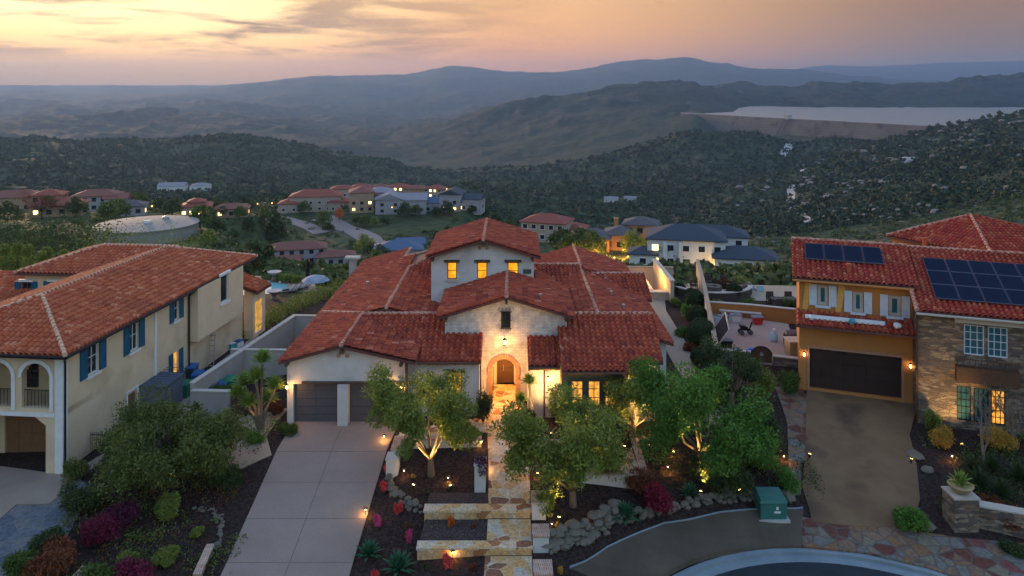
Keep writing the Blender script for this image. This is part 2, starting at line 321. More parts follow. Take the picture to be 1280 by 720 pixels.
# the country beyond: heights worked out from how far below the horizon each slope shows (in 1/950 of its distance)
PX = np.array([-500, 0, 100, 200, 300, 400, 500, 560, 640, 700, 760, 840, 870, 900, 940, 1000, 1040, 1080, 1120, 1180, 1280, 1500, 1800.])
FAR = {   # distance: apparent line on those stations
 105:   [340]*23,
 170:   [300, 305, 306, 312, 330, 340, 345, 345, 345, 342, 341, 340, 340, 340, 340, 345, 350, 355, 355, 350, 345, 340, 340],
 230:   [280, 275, 276, 288, 318, 336, 335, 330, 322, 318, 318, 322, 325, 328, 330, 335, 338, 340, 340, 335, 325, 320, 320],
 285:   [262, 262, 264, 276, 308, 329, 318, 310, 312, 316, 320, 326, 330, 334, 336, 338, 338, 336, 334, 325, 310, 300, 300],
 330:   [255, 255, 258, 268, 285, 296, 287, 287, 300, 312, 320, 325, 328, 330, 332, 330, 328, 324, 320, 310, 292, 280, 280],
 400:   [250, 251, 253, 260, 262, 258, 256, 262, 284, 300, 308, 312, 312, 312, 312, 308, 304, 299, 293, 282, 262, 250, 250],
 480:   [246, 247, 249, 254, 252, 246, 245, 255, 280, 292, 298, 298, 296, 294, 292, 286, 280, 274, 268, 256, 236, 225, 225],
 700: [236, 240, 244, 248, 250, 254, 258, 262, 268, 274, 280, 284, 282, 278, 272, 258, 249, 240, 232, 218, 197, 185, 180],
 1000: [218, 222, 226, 232, 238, 242, 240, 234, 230, 234, 240, 246, 246, 244, 238, 226, 217, 209, 200, 186, 166, 155, 150],
 1350: [190, 195, 198, 203, 210, 226, 244, 250, 250, 246, 236, 216, 214, 218, 222, 206, 193, 181, 176, 163, 141, 135, 130],
 1700: [170, 172, 175, 174, 171, 184, 205, 213, 211, 204, 190, 168, 160, 168, 169, 182, 174, 181, 184, 180, 165, 160, 150],
 1900: [186, 188, 190, 188, 186, 200, 222, 226, 224, 218, 206, 186, 176, 178, 175, 176, 174, 172, 171, 170, 168, 166, 160],
 2150: [190, 194, 196, 194, 190, 204, 216, 214, 208, 200, 190, 172, 166, 174, 176, 160, 158, 158, 158, 158, 158, 158, 158],
 2450: [190, 194, 196, 194, 188, 196, 204, 200, 190, 180, 168, 152, 141, 156, 156, 153, 152, 152, 152, 152, 152, 152, 152],
 2800: [180, 184, 186, 184, 178, 184, 190, 184, 168, 156, 144, 134, 132, 144, 147, 148, 148, 148, 148, 148, 148, 148, 148],
 3200: [168, 172, 172, 172, 168, 174, 177, 168, 146, 136, 124, 116, 118, 132, 140, 142, 142, 142, 141, 141, 141, 141, 141],
 3500: [164, 166, 164, 163, 162, 168, 166, 154, 131, 122, 111, 104, 106, 122, 131, 131, 131, 130, 130, 129, 128, 127, 127],
 4500: [150, 150, 142, 140, 150, 156, 162, 158, 146, 136, 124, 112, 108, 107, 111, 111, 110, 107, 105, 100, 97, 94, 92],
 5500:  [146, 150, 147, 142, 146, 152, 156, 150, 142, 138, 134, 130, 128, 128, 126, 124, 122, 120, 118, 116, 114, 112, 110],
 7000:  [136, 138, 134, 136, 132, 140, 146, 142, 136, 132, 128, 124, 122, 122, 120, 120, 118, 118, 118, 116, 114, 112, 110],
 8500:  [124, 126, 130, 124, 128, 124, 126, 122, 114, 118, 112, 110, 112, 112, 112, 114, 114, 114, 114, 114, 112, 110, 110],
 12500: [112, 113, 114, 117, 106, 93, 96, 84, 92, 92, 82, 71, 72, 80, 85, 88, 93, 98, 100, 103, 108, 108, 108],
 14500: [111, 111, 111, 112, 110, 106, 106, 104, 104, 104, 104, 104, 104, 104, 104, 104, 104, 104, 104, 104, 104, 104, 104],
 17000: [106, 106, 106, 106, 105, 107, 107, 107, 107, 107, 104, 104, 104, 104, 102, 84, 80, 82, 81, 78, 75, 77, 80],
 18600: [109]*23,
}
YF = np.array(sorted(FAR), float); ZF = np.array([[CZ-(p-CY)*y/F for p in FAR[int(y)]] for y in YF])
LY = np.log(YF)
def pchip_slopes(x, y):                # monotone cubic through the knots (axis 0)
    h = np.diff(x)[:, None]; d = np.diff(y, axis=0)/h
    m = np.zeros_like(y); w1 = 2*h[1:]+h[:-1]; w2 = h[1:]+2*h[:-1]
    with np.errstate(all='ignore'):
        hm = (w1+w2)/(w1/d[:-1]+w2/d[1:])
    m[1:-1] = np.where(d[:-1]*d[1:] > 0, hm, 0); m[0] = d[0]; m[-1] = d[-1]
    return m
def vnoise(x, y, seed):
    xi = np.floor(x).astype(np.int64); yi = np.floor(y).astype(np.int64); fx = x-xi; fy = y-yi
    fx = fx*fx*fx*(fx*(fx*6-15)+10); fy = fy*fy*fy*(fy*(fy*6-15)+10)
    def h(a, b):
        n = (a*374761393+b*668265263+seed*1442695041) & 0xffffffff
        n = ((n ^ (n >> 13))*1274126177) & 0xffffffff
        return ((n ^ (n >> 16)) & 0xffff)/65535.*2-1
    return (h(xi, yi)*(1-fx)+h(xi+1, yi)*fx)*(1-fy)+(h(xi, yi+1)*(1-fx)+h(xi+1, yi+1)*fx)*fy
def fbm(x, y, seed, o=5, ridge=False):
    t = 0; a = 1; f = 1
    for k in range(o):
        n = vnoise(x*f+k*17.3, y*f-k*9.1, seed+k)
        if ridge: n = 1-2*np.abs(n)
        t = t+n*a; a *= .54; f *= 2.03
    return t/1.9
PXL = (PX-CX)/F
PXF = np.linspace(PXL[0], PXL[-1], 400)
ZFF = np.array([np.interp(PXF, PXL, r) for r in ZF])
ker = np.array([1, 3, 4, 3, 1.]); ker /= ker.sum()
ZFF = np.array([np.convolve(np.pad(r, 2, 'edge'), ker, 'valid') for r in ZFF])
MFF = pchip_slopes(LY, ZFF)
SMOOTH = []                            # (x, y, radius, z): levelled house plots and roads
def ground(x, y):
    x = np.asarray(x, float); y = np.asarray(y, float); yy = np.maximum(y, 12.)
    u = np.clip(x/yy, PXF[0], PXF[-1]-1e-6); ly = np.log(np.clip(yy, YF[0], YF[-1]-1))
    fi = (u-PXF[0])/(PXF[1]-PXF[0]); i = np.clip(fi.astype(int), 0, 398); fu = fi-i
    j = np.clip(np.searchsorted(LY, ly, 'right')-1, 0, len(LY)-2); h = LY[j+1]-LY[j]; t = (ly-LY[j])/h
    def at(A, jj): return A[jj, i]*(1-fu)+A[jj, i+1]*fu
    z = ((2*t**3-3*t**2+1)*at(ZFF, j)+(t**3-2*t**2+t)*h*at(MFF, j)+(-2*t**3+3*t**2)*at(ZFF, j+1)+(t**3-t**2)*h*at(MFF, j+1))
    ll = np.log(yy); amp = np.clip((yy-150)/500, 0, 1)*.0052*yy
    px = u*F+CX
    wet = (yy > 1750) & (yy < 3300) & (px > 860)
    amp = np.where(wet, amp*.12, amp); amp = np.where((yy > 10000), amp*.9, amp); amp = np.where(yy > 15500, amp*.4, amp)
    amp = amp*(1+np.clip((yy-2400)/1500, 0, 1)*np.clip((9500-yy)/2500, 0, 1)*1.1+np.clip((yy-450)/250, 0, 1)*np.clip((1500-yy)/300, 0, 1)*1.0)
    z = z+amp*(.9*fbm(u*9, ll*7, 3, 6, True)+.5*fbm(u*30, ll*24, 11, 5))
    z = z-np.clip((yy-150)/500, 0, 1)*.0014*yy*np.where(wet, .1, 1)
    b = np.clip((yy-84)/18, 0, 1); b = b*b*(3-2*b)
    z = site(x, yy)*(1-b)+z*b
    dc = np.sqrt((x-14)**2+(yy-26.7)**2); z = np.where(dc < 10.8, np.minimum(z, -2.8), z)
    for (cx_, cy_, r, cz_) in SMOOTH:
        d = np.sqrt((x-cx_)**2+(y-cy_)**2); k = np.clip((d-r)/(r*.8), 0, 1); k = k*k*(3-2*k)
        z = cz_*(1-k)+z*k
    return z
def gz(x, y): return float(ground(np.array([x]), np.array([y]))[0])
def on_ground(px, py, y0=20, y1=3000):
    """where the line of sight through a photo point meets the ground"""
    ys = np.geomspace(y0, y1, 1500); xs = (px-CX)*ys/F
    d = (CZ-(py-CY)*ys/F)-ground(xs, ys); k = np.argmax(d < 0)
    if d[k] >= 0: k = len(ys)-1
    y = float(ys[k]); x = float(xs[k]); return V((x, y, gz(x, y)))
# ---------------------------------------------------------------- house plots out on the slopes: photo x, y of the base, distance, plot radius
PLOT = {'white_modern': (880, 334, 172, 15), 'amber': (757, 311, 208, 11), 'red_white': (684, 299, 238, 10), 'grey_low': (392, 328, 285, 19), 'blue_roof': (498, 322, 250, 9),
        'ridge_a': (396, 262, 392, 13), 'ridge_b': (452, 263, 375, 11), 'ridge_c': (487, 265, 372, 12), 'ridge_d': (538, 263, 380, 10), 'ridge_e': (566, 262, 378, 9),
        'row_1': (428, 246, 455, 9), 'row_2': (452, 245, 460, 9), 'row_3': (476, 244, 465, 9), 'row_4': (500, 245, 455, 9), 'row_5': (522, 246, 450, 9), 'row_6': (545, 247, 448, 9),
        'west_a': (122, 262, 300, 13), 'west_b': (20, 262, 300, 14), 'west_c': (75, 268, 250, 11), 'west_d': (246, 268, 305, 11), 'west_e': (290, 270, 310, 9), 'west_f': (160, 268, 270, 9),
        'hut': (216, 238, 900, 22), 'hut_2': (764, 252, 900, 22), 'hilltop': (1268, 157, 1250, 22), 'tank': (184, 296, 198, 15), 'stub_row': (586, 256, 420, 9)}
for k_, (px, py, Y, r) in PLOT.items():
    p = P(px, py, Y); SMOOTH.append((p.x, p.y, r, p.z))
# ---------------------------------------------------------------- land
def landmat():
    m, nt, b = newmat('land'); b.inputs['Roughness'].default_value = .95; b.inputs['Specular IOR Level'].default_value = .15
    tc = N(nt, 'ShaderNodeTexCoord'); co_ = tc.outputs['Object']; sp = N(nt, 'ShaderNodeSeparateXYZ'); nt.links.new(co_, sp.inputs[0])
    def nz(s, d=6.0, r=.6, st=None):
        n = N(nt, 'ShaderNodeTexNoise', i_Scale=s, i_Detail=d, i_Roughness=r); nt.links.new(co_, n.inputs['Vector']); return n.outputs['Fac']
    def mr(x, a, b_, c=0, d=1):
        n = N(nt, 'ShaderNodeMapRange', i_1=a, i_2=b_, i_3=c, i_4=d); nt.links.new(x, n.inputs[0]); return n.outputs[0]
    def mix(f, a, b_):
        n = N(nt, 'ShaderNodeMix', data_type='RGBA')
        for k, x in ((6, a), (7, b_)):
            if isinstance(x, tuple): n.inputs[k].default_value = c4(x)
            else: nt.links.new(x, n.inputs[k])
        nt.links.new(f, n.inputs[0]); return n.outputs[2]
    def mul(a, b_):
        n = N(nt, 'ShaderNodeMath', operation='MULTIPLY', use_clamp=True); nt.links.new(a, n.inputs[0]); nt.links.new(b_, n.inputs[1]); return n.outputs[0]
    # chaparral: dark shrubs on dry grass and bare soil, at two sizes
    near = mix(mr(nz(.35), .42, .6), (.05, .065, .024), (.14, .14, .055))
    near = mix(mr(nz(.05), .5, .7), near, (.15, .13, .065))
    mid = mix(mr(nz(.045, 8), .4, .62), (.022, .040, .017), (.055, .072, .030))
    mid = mix(mr(nz(.008, 8), .55, .72), mid, (.11, .085, .05))
    rock = mul(mr(nz(.03, 10, .75), .58, .68), mr(nz(.004, 4), .5, .6))
    mid = mix(rock, mid, (.30, .26, .22))
    far = mix(mr(nz(.0035, 10, .65), .4, .62), (.008, .018, .015), (.034, .046, .032))
    far = mix(mr(nz(.022, 8, .7), .5, .66), far, (.07, .07, .045)); far = mix(mr(nz(.009, 10, .75), .62, .70), far, (.17, .14, .11))
    mid = mix(mr(nz(.02, 9, .7), .60, .68), mid, (.15, .12, .085))
    c = mix(mr(sp.outputs[1], 150, 420), near, mid); c = mix(mr(sp.outputs[1], 1500, 3200), c, far)
    # planted garden ground near the houses: dark bark mulch
    mul_ = mix(mr(nz(6), .4, .62), (.020, .012, .010), (.055, .036, .03))
    c = mix(mr(sp.outputs[1], 78, 86), mul_, c)
    nt.links.new(c, b.inputs['Base Color'])
    v = N(nt, 'ShaderNodeTexVoronoi', i_Scale=.22); nt.links.new(co_, v.inputs['Vector'])
    bp = N(nt, 'ShaderNodeBump', i_Strength=.9, i_Distance=2.5, invert=True)
    h = mul(v.outputs['Distance'], mr(sp.outputs[1], 150, 400)); nt.links.new(h, bp.inputs['Height'])
    b2 = N(nt, 'ShaderNodeBump', i_Strength=.5, i_Distance=.06); nt.links.new(nz(9.0), b2.inputs['Height']); nt.links.new(bp.outputs[0], b2.inputs['Normal'])
    nt.links.new(b2.outputs[0], b.inputs['Normal'])
    return m
M_land = landmat()
def grid_mesh(name, X, Y, Z, m, smooth=True):
    nr, nc = X.shape
    me = bpy.data.meshes.new(name); co_ = np.stack([X, Y, Z], -1).reshape(-1, 3).astype(np.float32)
    me.vertices.add(nr*nc); me.vertices.foreach_set('co', co_.ravel())
    r, c = np.meshgrid(np.arange(nr-1), np.arange(nc-1), indexing='ij'); a = (r*nc+c).ravel()
    q = np.stack([a, a+1, a+nc+1, a+nc], 1).astype(np.int32); nf = len(q)
    me.loops.add(nf*4); me.loops.foreach_set('vertex_index', q.ravel())
    me.polygons.add(nf); me.polygons.foreach_set('loop_start', np.arange(0, nf*4, 4, dtype=np.int32)); 
    me.update(calc_edges=True); me.validate()
    me.polygons.foreach_set('use_smooth', np.ones(nf, bool)); me.materials.append(m)
    o = bpy.data.objects.new(name, me); COL.objects.link(o); return o
ys = np.concatenate([np.linspace(12, 30, 20)[:-1], np.linspace(30, 60, 90)[:-1], np.geomspace(60, 600, 200)[:-1], np.geomspace(600, 18550, 330)])
us = np.linspace(-1.0, 1.0, 760)
YY, UU = np.meshgrid(ys, us, indexing='ij'); XX = UU*YY
land = grid_mesh('terrain', XX, YY, ground(XX, YY)-.45*(np.sqrt((XX-14)**2+(YY-26.7)**2) < 11.45), M_land); tag(land, kind='structure')
# reservoir behind the dam
M_water = mat('water', (.05, .065, .08), rough=.32, spec=1.0, bump=1.0, bscale=.05, c2=(.03, .045, .06)) 
wz = -72.0
mb = MB()
dm0, dm1 = V((560, 2520, 0)), V((1010, 1500, 0))
mb.add([(dm0.x+6, dm0.y+8, wz), (dm1.x+6, dm1.y+8, wz), (3600, 1500, wz), (4200, 4300, wz), (1300, 4300, wz), (1020, 3400, wz), (800, 2750, wz)], [(0, 1, 2, 3, 4, 5, 6)])
tag(mb.build('reservoir_water', M_water), kind='structure')
# dam: stepped concrete face, walkway parapet, intake tower
M_dam = mat('dam_concrete', (.13, .118, .105), (.19, .17, .15), .02, .9, c3=(.09, .08, .072), s3=.03, bump=.5, bscale=.12)
M_conc = mat('concrete', (.36, .34, .32), (.5, .47, .44), .6, .85, bump=.2)
dam = thing('dam', (700, 2250, -75), 'long pale concrete dam with a stepped face holding back the reservoir', 'dam')
d = (dm1-dm0).normalized(); nrm = V((-d.y, d.x, 0)) if V((-d.y, d.x, 0)).y < 0 else V((d.y, -d.x, 0))
mb = MB(); prof = [(0, -68)]
zz = -70.; off = 2.
while zz > -170:
    prof += [(off, zz), (off, zz-7.0)]; off += 5.2; zz -= 7.0
L = (dm1-dm0).length
for a, b_ in zip(prof[:-1], prof[1:]):
    p = [dm0+nrm*a[0]+V((0, 0, a[1])), dm1+nrm*a[0]+V((0, 0, a[1])), dm1+nrm*b_[0]+V((0, 0, b_[1])), dm0+nrm*b_[0]+V((0, 0, b_[1]))]
    mb.quad(p[0], p[3], p[2], p[1])
mb.quad(dm0+V((0, 0, -68)), dm1+V((0, 0, -68)), dm1-nrm*8+V((0, 0, -68)), dm0-nrm*8+V((0, 0, -68)))
mb.quad(dm0-nrm*8+V((0, 0, -68)), dm1-nrm*8+V((0, 0, -68)), dm1-nrm*8+V((0, 0, -150)), dm0-nrm*8+V((0, 0, -150)))
mb.build('face', M_dam, dam)
mb = MB(); mb.tube([dm0+nrm*.5+V((0, 0, -66.8)), dm1+nrm*.5+V((0, 0, -66.8))], 1.1, 4); mb.build('parapet', M_conc, dam)
s = 0.43; q = dm0+(dm1-dm0)*s
mb = MB(); mb.box(q+V((0, 0, -64))-nrm*3, (16, 12, 12), math.atan2(d.y, d.x)); mb.box(q+V((0, 0, -57.4))-nrm*3, (19, 14, 1.6), math.atan2(d.y, d.x)); mb.build('gate_house', M_conc, dam)
mb = MB()
for k in (-7, 7):
    a = q+d*k; mb.tube([a+nrm*3+V((0, 0, -68)), a+nrm*60+V((0, 0, -146))], 1.5, 4)
mb.build('spillway_wall', mat('dam_dark', (.16, .14, .13)), dam)
# haze: the evening air over the valley
bpy.ops.mesh.primitive_cube_add(size=1); hz = bpy.context.object; hz.name = 'haze'
zmin, zmax = float(ZFF.min())-160, 600.; hz.location = (0, 9300, (zmin+zmax)/2); hz.scale = (40000, 18900, zmax-zmin)
m = bpy.data.materials.new('haze'); m.use_nodes = True; nt = m.node_tree; nt.nodes.clear()
o = N(nt, 'ShaderNodeOutputMaterial'); pv = N(nt, 'ShaderNodeVolumePrincipled'); pv.inputs['Color'].default_value = HAZE_COL; pv.inputs['Density'].default_value = HAZE_D; pv.inputs['Anisotropy'].default_value = HAZE_G
nt.links.new(pv.outputs[0], o.inputs['Volume']); hz.data.materials.append(m); tag(hz, kind='stuff')
# ---------------------------------------------------------------- shared materials
TILE = [(0, (.17, .035, .025)), (.25, (.34, .06, .028)), (.5, (.44, .09, .038)), (.8, (.26, .045, .03)), (.97, (.46, .12, .06)), (1, (.54, .20, .12))]
M_tile = roofmat('clay_tile', TILE)
M_tile_left = roofmat('clay_tile_warm', [(0, (.32, .07, .035)), (.3, (.48, .12, .05)), (.6, (.40, .10, .045)), (.92, (.54, .17, .08)), (1, (.60, .26, .14))])
M_tile_right = roofmat('clay_tile_red', [(0, (.26, .035, .03)), (.3, (.38, .05, .035)), (.6, (.33, .06, .03)), (.85, (.45, .11, .05)), (1, (.50, .17, .09))], (.07, .02, .02))
M_cap = mat('ridge_tile', (.45, .2, .13), (.62, .36, .25), 1.4, .7, bump=.3, c3=(.3, .1, .07), s3=3)
M_cap_l = mat('ridge_tile_pale', (.55, .32, .2), (.68, .45, .30), 1.4, .7, bump=.3)
M_fascia = mat('fascia', (.16, .06, .045), (.10, .045, .04), 2, .7)
M_eave = mat('eave_timber', (.07, .045, .035), (.11, .07, .05), 3, .7)
M_stucco = mat('stucco_white', (.50, .49, .46), (.60, .585, .55), .9, .9, bump=.35, bscale=14, c3=(.40, .38, .35), s3=.35)
M_stucco_l = mat('stucco_cream', (.60, .455, .285), (.68, .53, .345), .7, .9, bump=.35, bscale=12, c3=(.53, .39, .24), s3=.5)
M_stucco_o = mat('stucco_ochre', (.40, .165, .048), (.47, .205, .065), .8, .9, bump=.3, bscale=12)
M_white = mat('white_paint', (.62, .61, .58), (.72, .71, .68), 3, .6)
M_brick = brickmat('painted_brick', (.58, .53, .47), (.68, .63, .56), (.45, .40, .34), .32, .1, .6)
M_archbrick = mat('arch_brick', (.36, .17, .10), (.46, .26, .16), 7, .8, bump=.4)
M_wood = mat('dark_wood', (.075, .04, .025), (.13, .07, .04), 3, .55, stretch=(1, 1, 8))
M_iron = mat('black_iron', (.02, .02, .022), rough=.45, metal=.6)
M_garage = mat('garage_door_grey', (.085, .08, .085), (.10, .095, .10), 2, .55)
M_garage_d = mat('garage_door_brown', (.035, .02, .018), (.05, .03, .025), 2, .5)
M_gdoor_l = mat('garage_door_wood', (.16, .08, .04), (.22, .12, .06), 2, .6, stretch=(6, 6, 1))
M_green = mat('bay_timber', (.05, .065, .055), (.075, .09, .075), 2, .6)
M_blue = mat('shutter_blue', (.012, .085, .15), (.02, .12, .20), 2, .55)
M_shut_w = mat('shutter_white', (.52, .56, .62), (.62, .66, .72), 2, .6)
M_glass = mat('window_glass', (.012, .018, .025), rough=.05, spec=.9)
M_glass_t = mat('window_glass_teal', (.03, .10, .12), (.05, .15, .18), 2, rough=.08, spec=.9)
M_sill = mat('sill_stone', (.42, .37, .30), (.5, .45, .38), 3, .8)
M_lit = litmat('lit_window', (1, .40, .012), .5)
M_lit2 = litmat('lit_window_soft', (1, .42, .06), .5, 5)
M_dim = litmat('lit_window_dim', (1, .5, .08), .28, 3)
M_copper = mat('copper_pipe', (.12, .06, .04), (.16, .09, .05), 3, .4, metal=.6)
M_pframe = mat('panel_frame', (.10, .12, .16), rough=.5, metal=.3)
M_panel = mat('solar_glass', (.006, .012, .03), (.008, .016, .036), 2, .5, spec=.03)
M_alu = mat('aluminium', (.45, .46, .48), rough=.4, metal=.7)
M_stone_v = stonemat('stone_veneer', [(0, (.10, .08, .065)), (.25, (.18, .12, .08)), (.45, (.23, .18, .13)), (.65, (.13, .10, .085)), (.85, (.28, .21, .15))], 2.1, (.14, .12, .10), .05, .9, stretch=(1, 1, 3.2))
FLAG = [(0, (.58, .36, .16)), (.3, (.60, .47, .31)), (.5, (.34, .16, .07)), (.62, (.58, .34, .13)), (.78, (.50, .42, .33)), (.9, (.24, .11, .06))]
M_flag = stonemat('flagstone', FLAG, 1.75, (.60, .50, .36), .03, .5)
M_flag_r = stonemat('flagstone_mixed', [(0, (.19, .12, .075)), (.2, (.12, .045, .03)), (.4, (.15, .14, .12)), (.6, (.20, .11, .055)), (.75, (.17, .15, .10)), (.88, (.17, .06, .05))], 1.5, (.12, .095, .08), .05, .6)
M_flag_b = stonemat('flagstone_blue', [(0, (.09, .11, .13)), (.3, (.12, .13, .14)), (.6, (.15, .15, .145)), (.8, (.07, .09, .11))], 1.3, (.17, .16, .15), .03, .5)
M_ledge = stonemat('ledge_stone', FLAG, 1.6, (.4, .3, .2), .03, .4, stretch=(1.2, 1, 1))
M_brickcap = brickmat('brick_cap', (.36, .19, .12), (.46, .27, .18), (.5, .42, .34), .1, .3, .5, (0, 0, 0), .014)

# ---------------------------------------------------------------- roofs
def tile_slope(mb, poly, cp=.36, rp=.44, hh=.15):
    """barrel tiles laid in stepped courses over one convex roof plane, cut to its outline"""
    poly = [V(p) for p in poly]
    n = (poly[1]-poly[0]).cross(poly[2]-poly[0]).normalized()
    if n.z < 0: n = -n; poly = poly[::-1]
    u = V((0, 0, 1)).cross(n); u = u.normalized(); v = n.cross(u).normalized()
    if v.z < 0: v = -v; u = -u
    o = poly[0]
    L = [((p-o).dot(u), (p-o).dot(v)) for p in poly]
    gu, gv = o.dot(u), o.dot(v)
    u0, u1 = min(a for a, b in L), max(a for a, b in L); v0, v1 = min(b for a, b in L), max(b for a, b in L)
    ca, cb = math.floor((u0+gu)/cp)-1, math.ceil((u1+gu)/cp)+1
    ra, rb = math.floor((v0+gv)/rp)-1, math.ceil((v1+gv)/rp)+1
    area = sum(L[i][0]*L[(i+1) % len(L)][1]-L[(i+1) % len(L)][0]*L[i][1] for i in range(len(L)))
    if area < 0: L = L[::-1]
    bm = bmesh.new(); uvl = bm.loops.layers.uv.new('tile')
    prof = [(0, .0), (.1, .55), (.27, .95), (.45, .95), (.62, .55), (.72, .0), (1, -.05)]
    E = [(L[i], L[(i+1) % len(L)]) for i in range(len(L))]
    def inside(a, b, m_):
        for (p, q) in E:
            ex, ey = q[0]-p[0], q[1]-p[1]; l = math.hypot(ex, ey)
            if l < 1e-6: continue
            if (ex*(b-p[1])-ey*(a-p[0]))/l < -m_: return False
        return True
    for r in range(ra, rb):
        for c in range(ca, cb):
            uu, vv = c*cp-gu, r*rp-gv
            if not inside(uu+cp/2, vv+rp/2, .36): continue
            h1 = hash((c*7919+r*104729) & 0xffff) % 100/100.; lift = .045+.018*h1; jit = (h1-.5)*.012
            lo = [bm.verts.new((uu+a*cp, vv+jit, b*hh+lift)) for a, b in prof]
            hi = [bm.verts.new((uu+a*cp, vv+rp+.01, b*hh*.85)) for a, b in prof]
            ba = [bm.verts.new((uu+a*cp, vv+jit, -.01)) for a, b in prof]
            for k in range(len(prof)-1):
                for f in (bm.faces.new((lo[k], lo[k+1], hi[k+1], hi[k])), bm.faces.new((ba[k], ba[k+1], lo[k+1], lo[k]))):
                    for l in f.loops: l[uvl].uv = (c+.5, r+.5)
    for (p, q) in E:
        ex, ey = q[0]-p[0], q[1]-p[1]
        if math.hypot(ex, ey) < 1e-6: continue
        bmesh.ops.bisect_plane(bm, geom=bm.verts[:]+bm.edges[:]+bm.faces[:], plane_co=(p[0], p[1], 0), plane_no=(ey, -ex, 0), clear_outer=True)
    base = len(mb.v); bm.verts.index_update()
    for w_ in bm.verts: mb.v.append(tuple(o+u*w_.co.x+v*w_.co.y+n*w_.co.z))
    for f in bm.faces:
        mb.f.append([base+x.index for x in f.verts]); mb.m.append(0); mb.uv.append(tuple(f.loops[0][uvl].uv))
    bm.free()
    # deck under the tiles
    a = [p-V((0, 0, .02)) for p in poly]; b = [p-V((0, 0, .17)) for p in poly]
    mb.hexa(b, a, 1)
def caps(mb, a, b, r=.13, seg=.42):
    a, b = V(a), V(b); L = (b-a).length; n = max(1, round(L/seg)); d = (b-a)/n
    for i in range(n):
        p = a+d*i; q = p+d*1.08
        mb.tube([p+V((0, 0, .05)), q+V((0, 0, .02))], [r*1.12, r*.9], 8)
def mk_roof(parent, polys, ridges, mt=None, cap=None, name='roof', cp=.36, rp=.44):
    mb = MB()
    for p in polys: tile_slope(mb, p, cp, rp)
    o = mb.build(name, [mt or M_tile, M_fascia], parent, uv=True)
    if ridges:
        for a, b in ridges:
            mb = MB(); caps(mb, a, b); mb.build('ridge_cap', cap or M_cap, o)
    return o

# ---------------------------------------------------------------- walls and openings
class Fr:                              # a wall plane: origin, direction along it, outward side
    def __init__(s, o, d, out):
        s.o = V((o[0], o[1], 0)); s.d = V((d[0], d[1], 0)).normalized(); n = V((s.d.y, -s.d.x, 0))
        s.n = n if n.dot(V((out[0], out[1], 0))) > 0 else -n
    def p(s, u, z, w=0): return s.o+s.d*u+s.n*w+V((0, 0, z))
    def at(s, px, py=None):            # position along the wall of a photo measurement
        r = V(((px-CX)/F, 1, 0)); t = s.o.dot(s.n)/r.dot(s.n); q = r*t
        u = (q-s.o).dot(s.d)
        return u if py is None else (u, CZ-(py-CY)*t/F)
def fbox(mb, fr, u0, u1, z0, z1, w0, w1, m=0):
    mb.hexa([fr.p(u0, z0, w0), fr.p(u1, z0, w0), fr.p(u1, z0, w1), fr.p(u0, z0, w1)], [fr.p(u0, z1, w0), fr.p(u1, z1, w0), fr.p(u1, z1, w1), fr.p(u0, z1, w1)], m)
def wall(mb, fr, u0, u1, z0, z1, ops=(), t=.3, arches=(), m=0):
    us = {u0, u1}
    for o in ops: us |= {o[0], o[1]}
    arc = []
    for (a, b, zb, zs, zt) in arches:   # jambs a,b, base, spring, crown
        k = 14
        for i in range(k):
            x0, x1 = a+(b-a)*i/k, a+(b-a)*(i+1)/k; xm = ((x0+x1)/2-(a+b)/2)/((b-a)/2)
            arc.append((x0, x1, zb, zs+(zt-zs)*math.sqrt(max(0, 1-xm*xm)))); us |= {x0, x1}
    ops = list(ops)+arc
    us = sorted(x for x in us if u0-1e-6 <= x <= u1+1e-6)
    for a, b in zip(us[:-1], us[1:]):
        if b-a < 1e-5: continue
        c = (a+b)/2; hs = sorted((o[2], o[3]) for o in ops if o[0] < c < o[1]); z = z0
        for h0, h1 in hs:
            if h0 > z+1e-4: fbox(mb, fr, a, b, z, h0, -t, 0, m)
            z = max(z, h1)
        if z < z1-1e-4: fbox(mb, fr, a, b, z, z1, -t, 0, m)
def gable(mb, fr, pts, t=.3, m=0):     # (u, z) outline
    mb.hexa([fr.p(u, z, 0) for u, z in pts], [fr.p(u, z, -t) for u, z in pts], m)
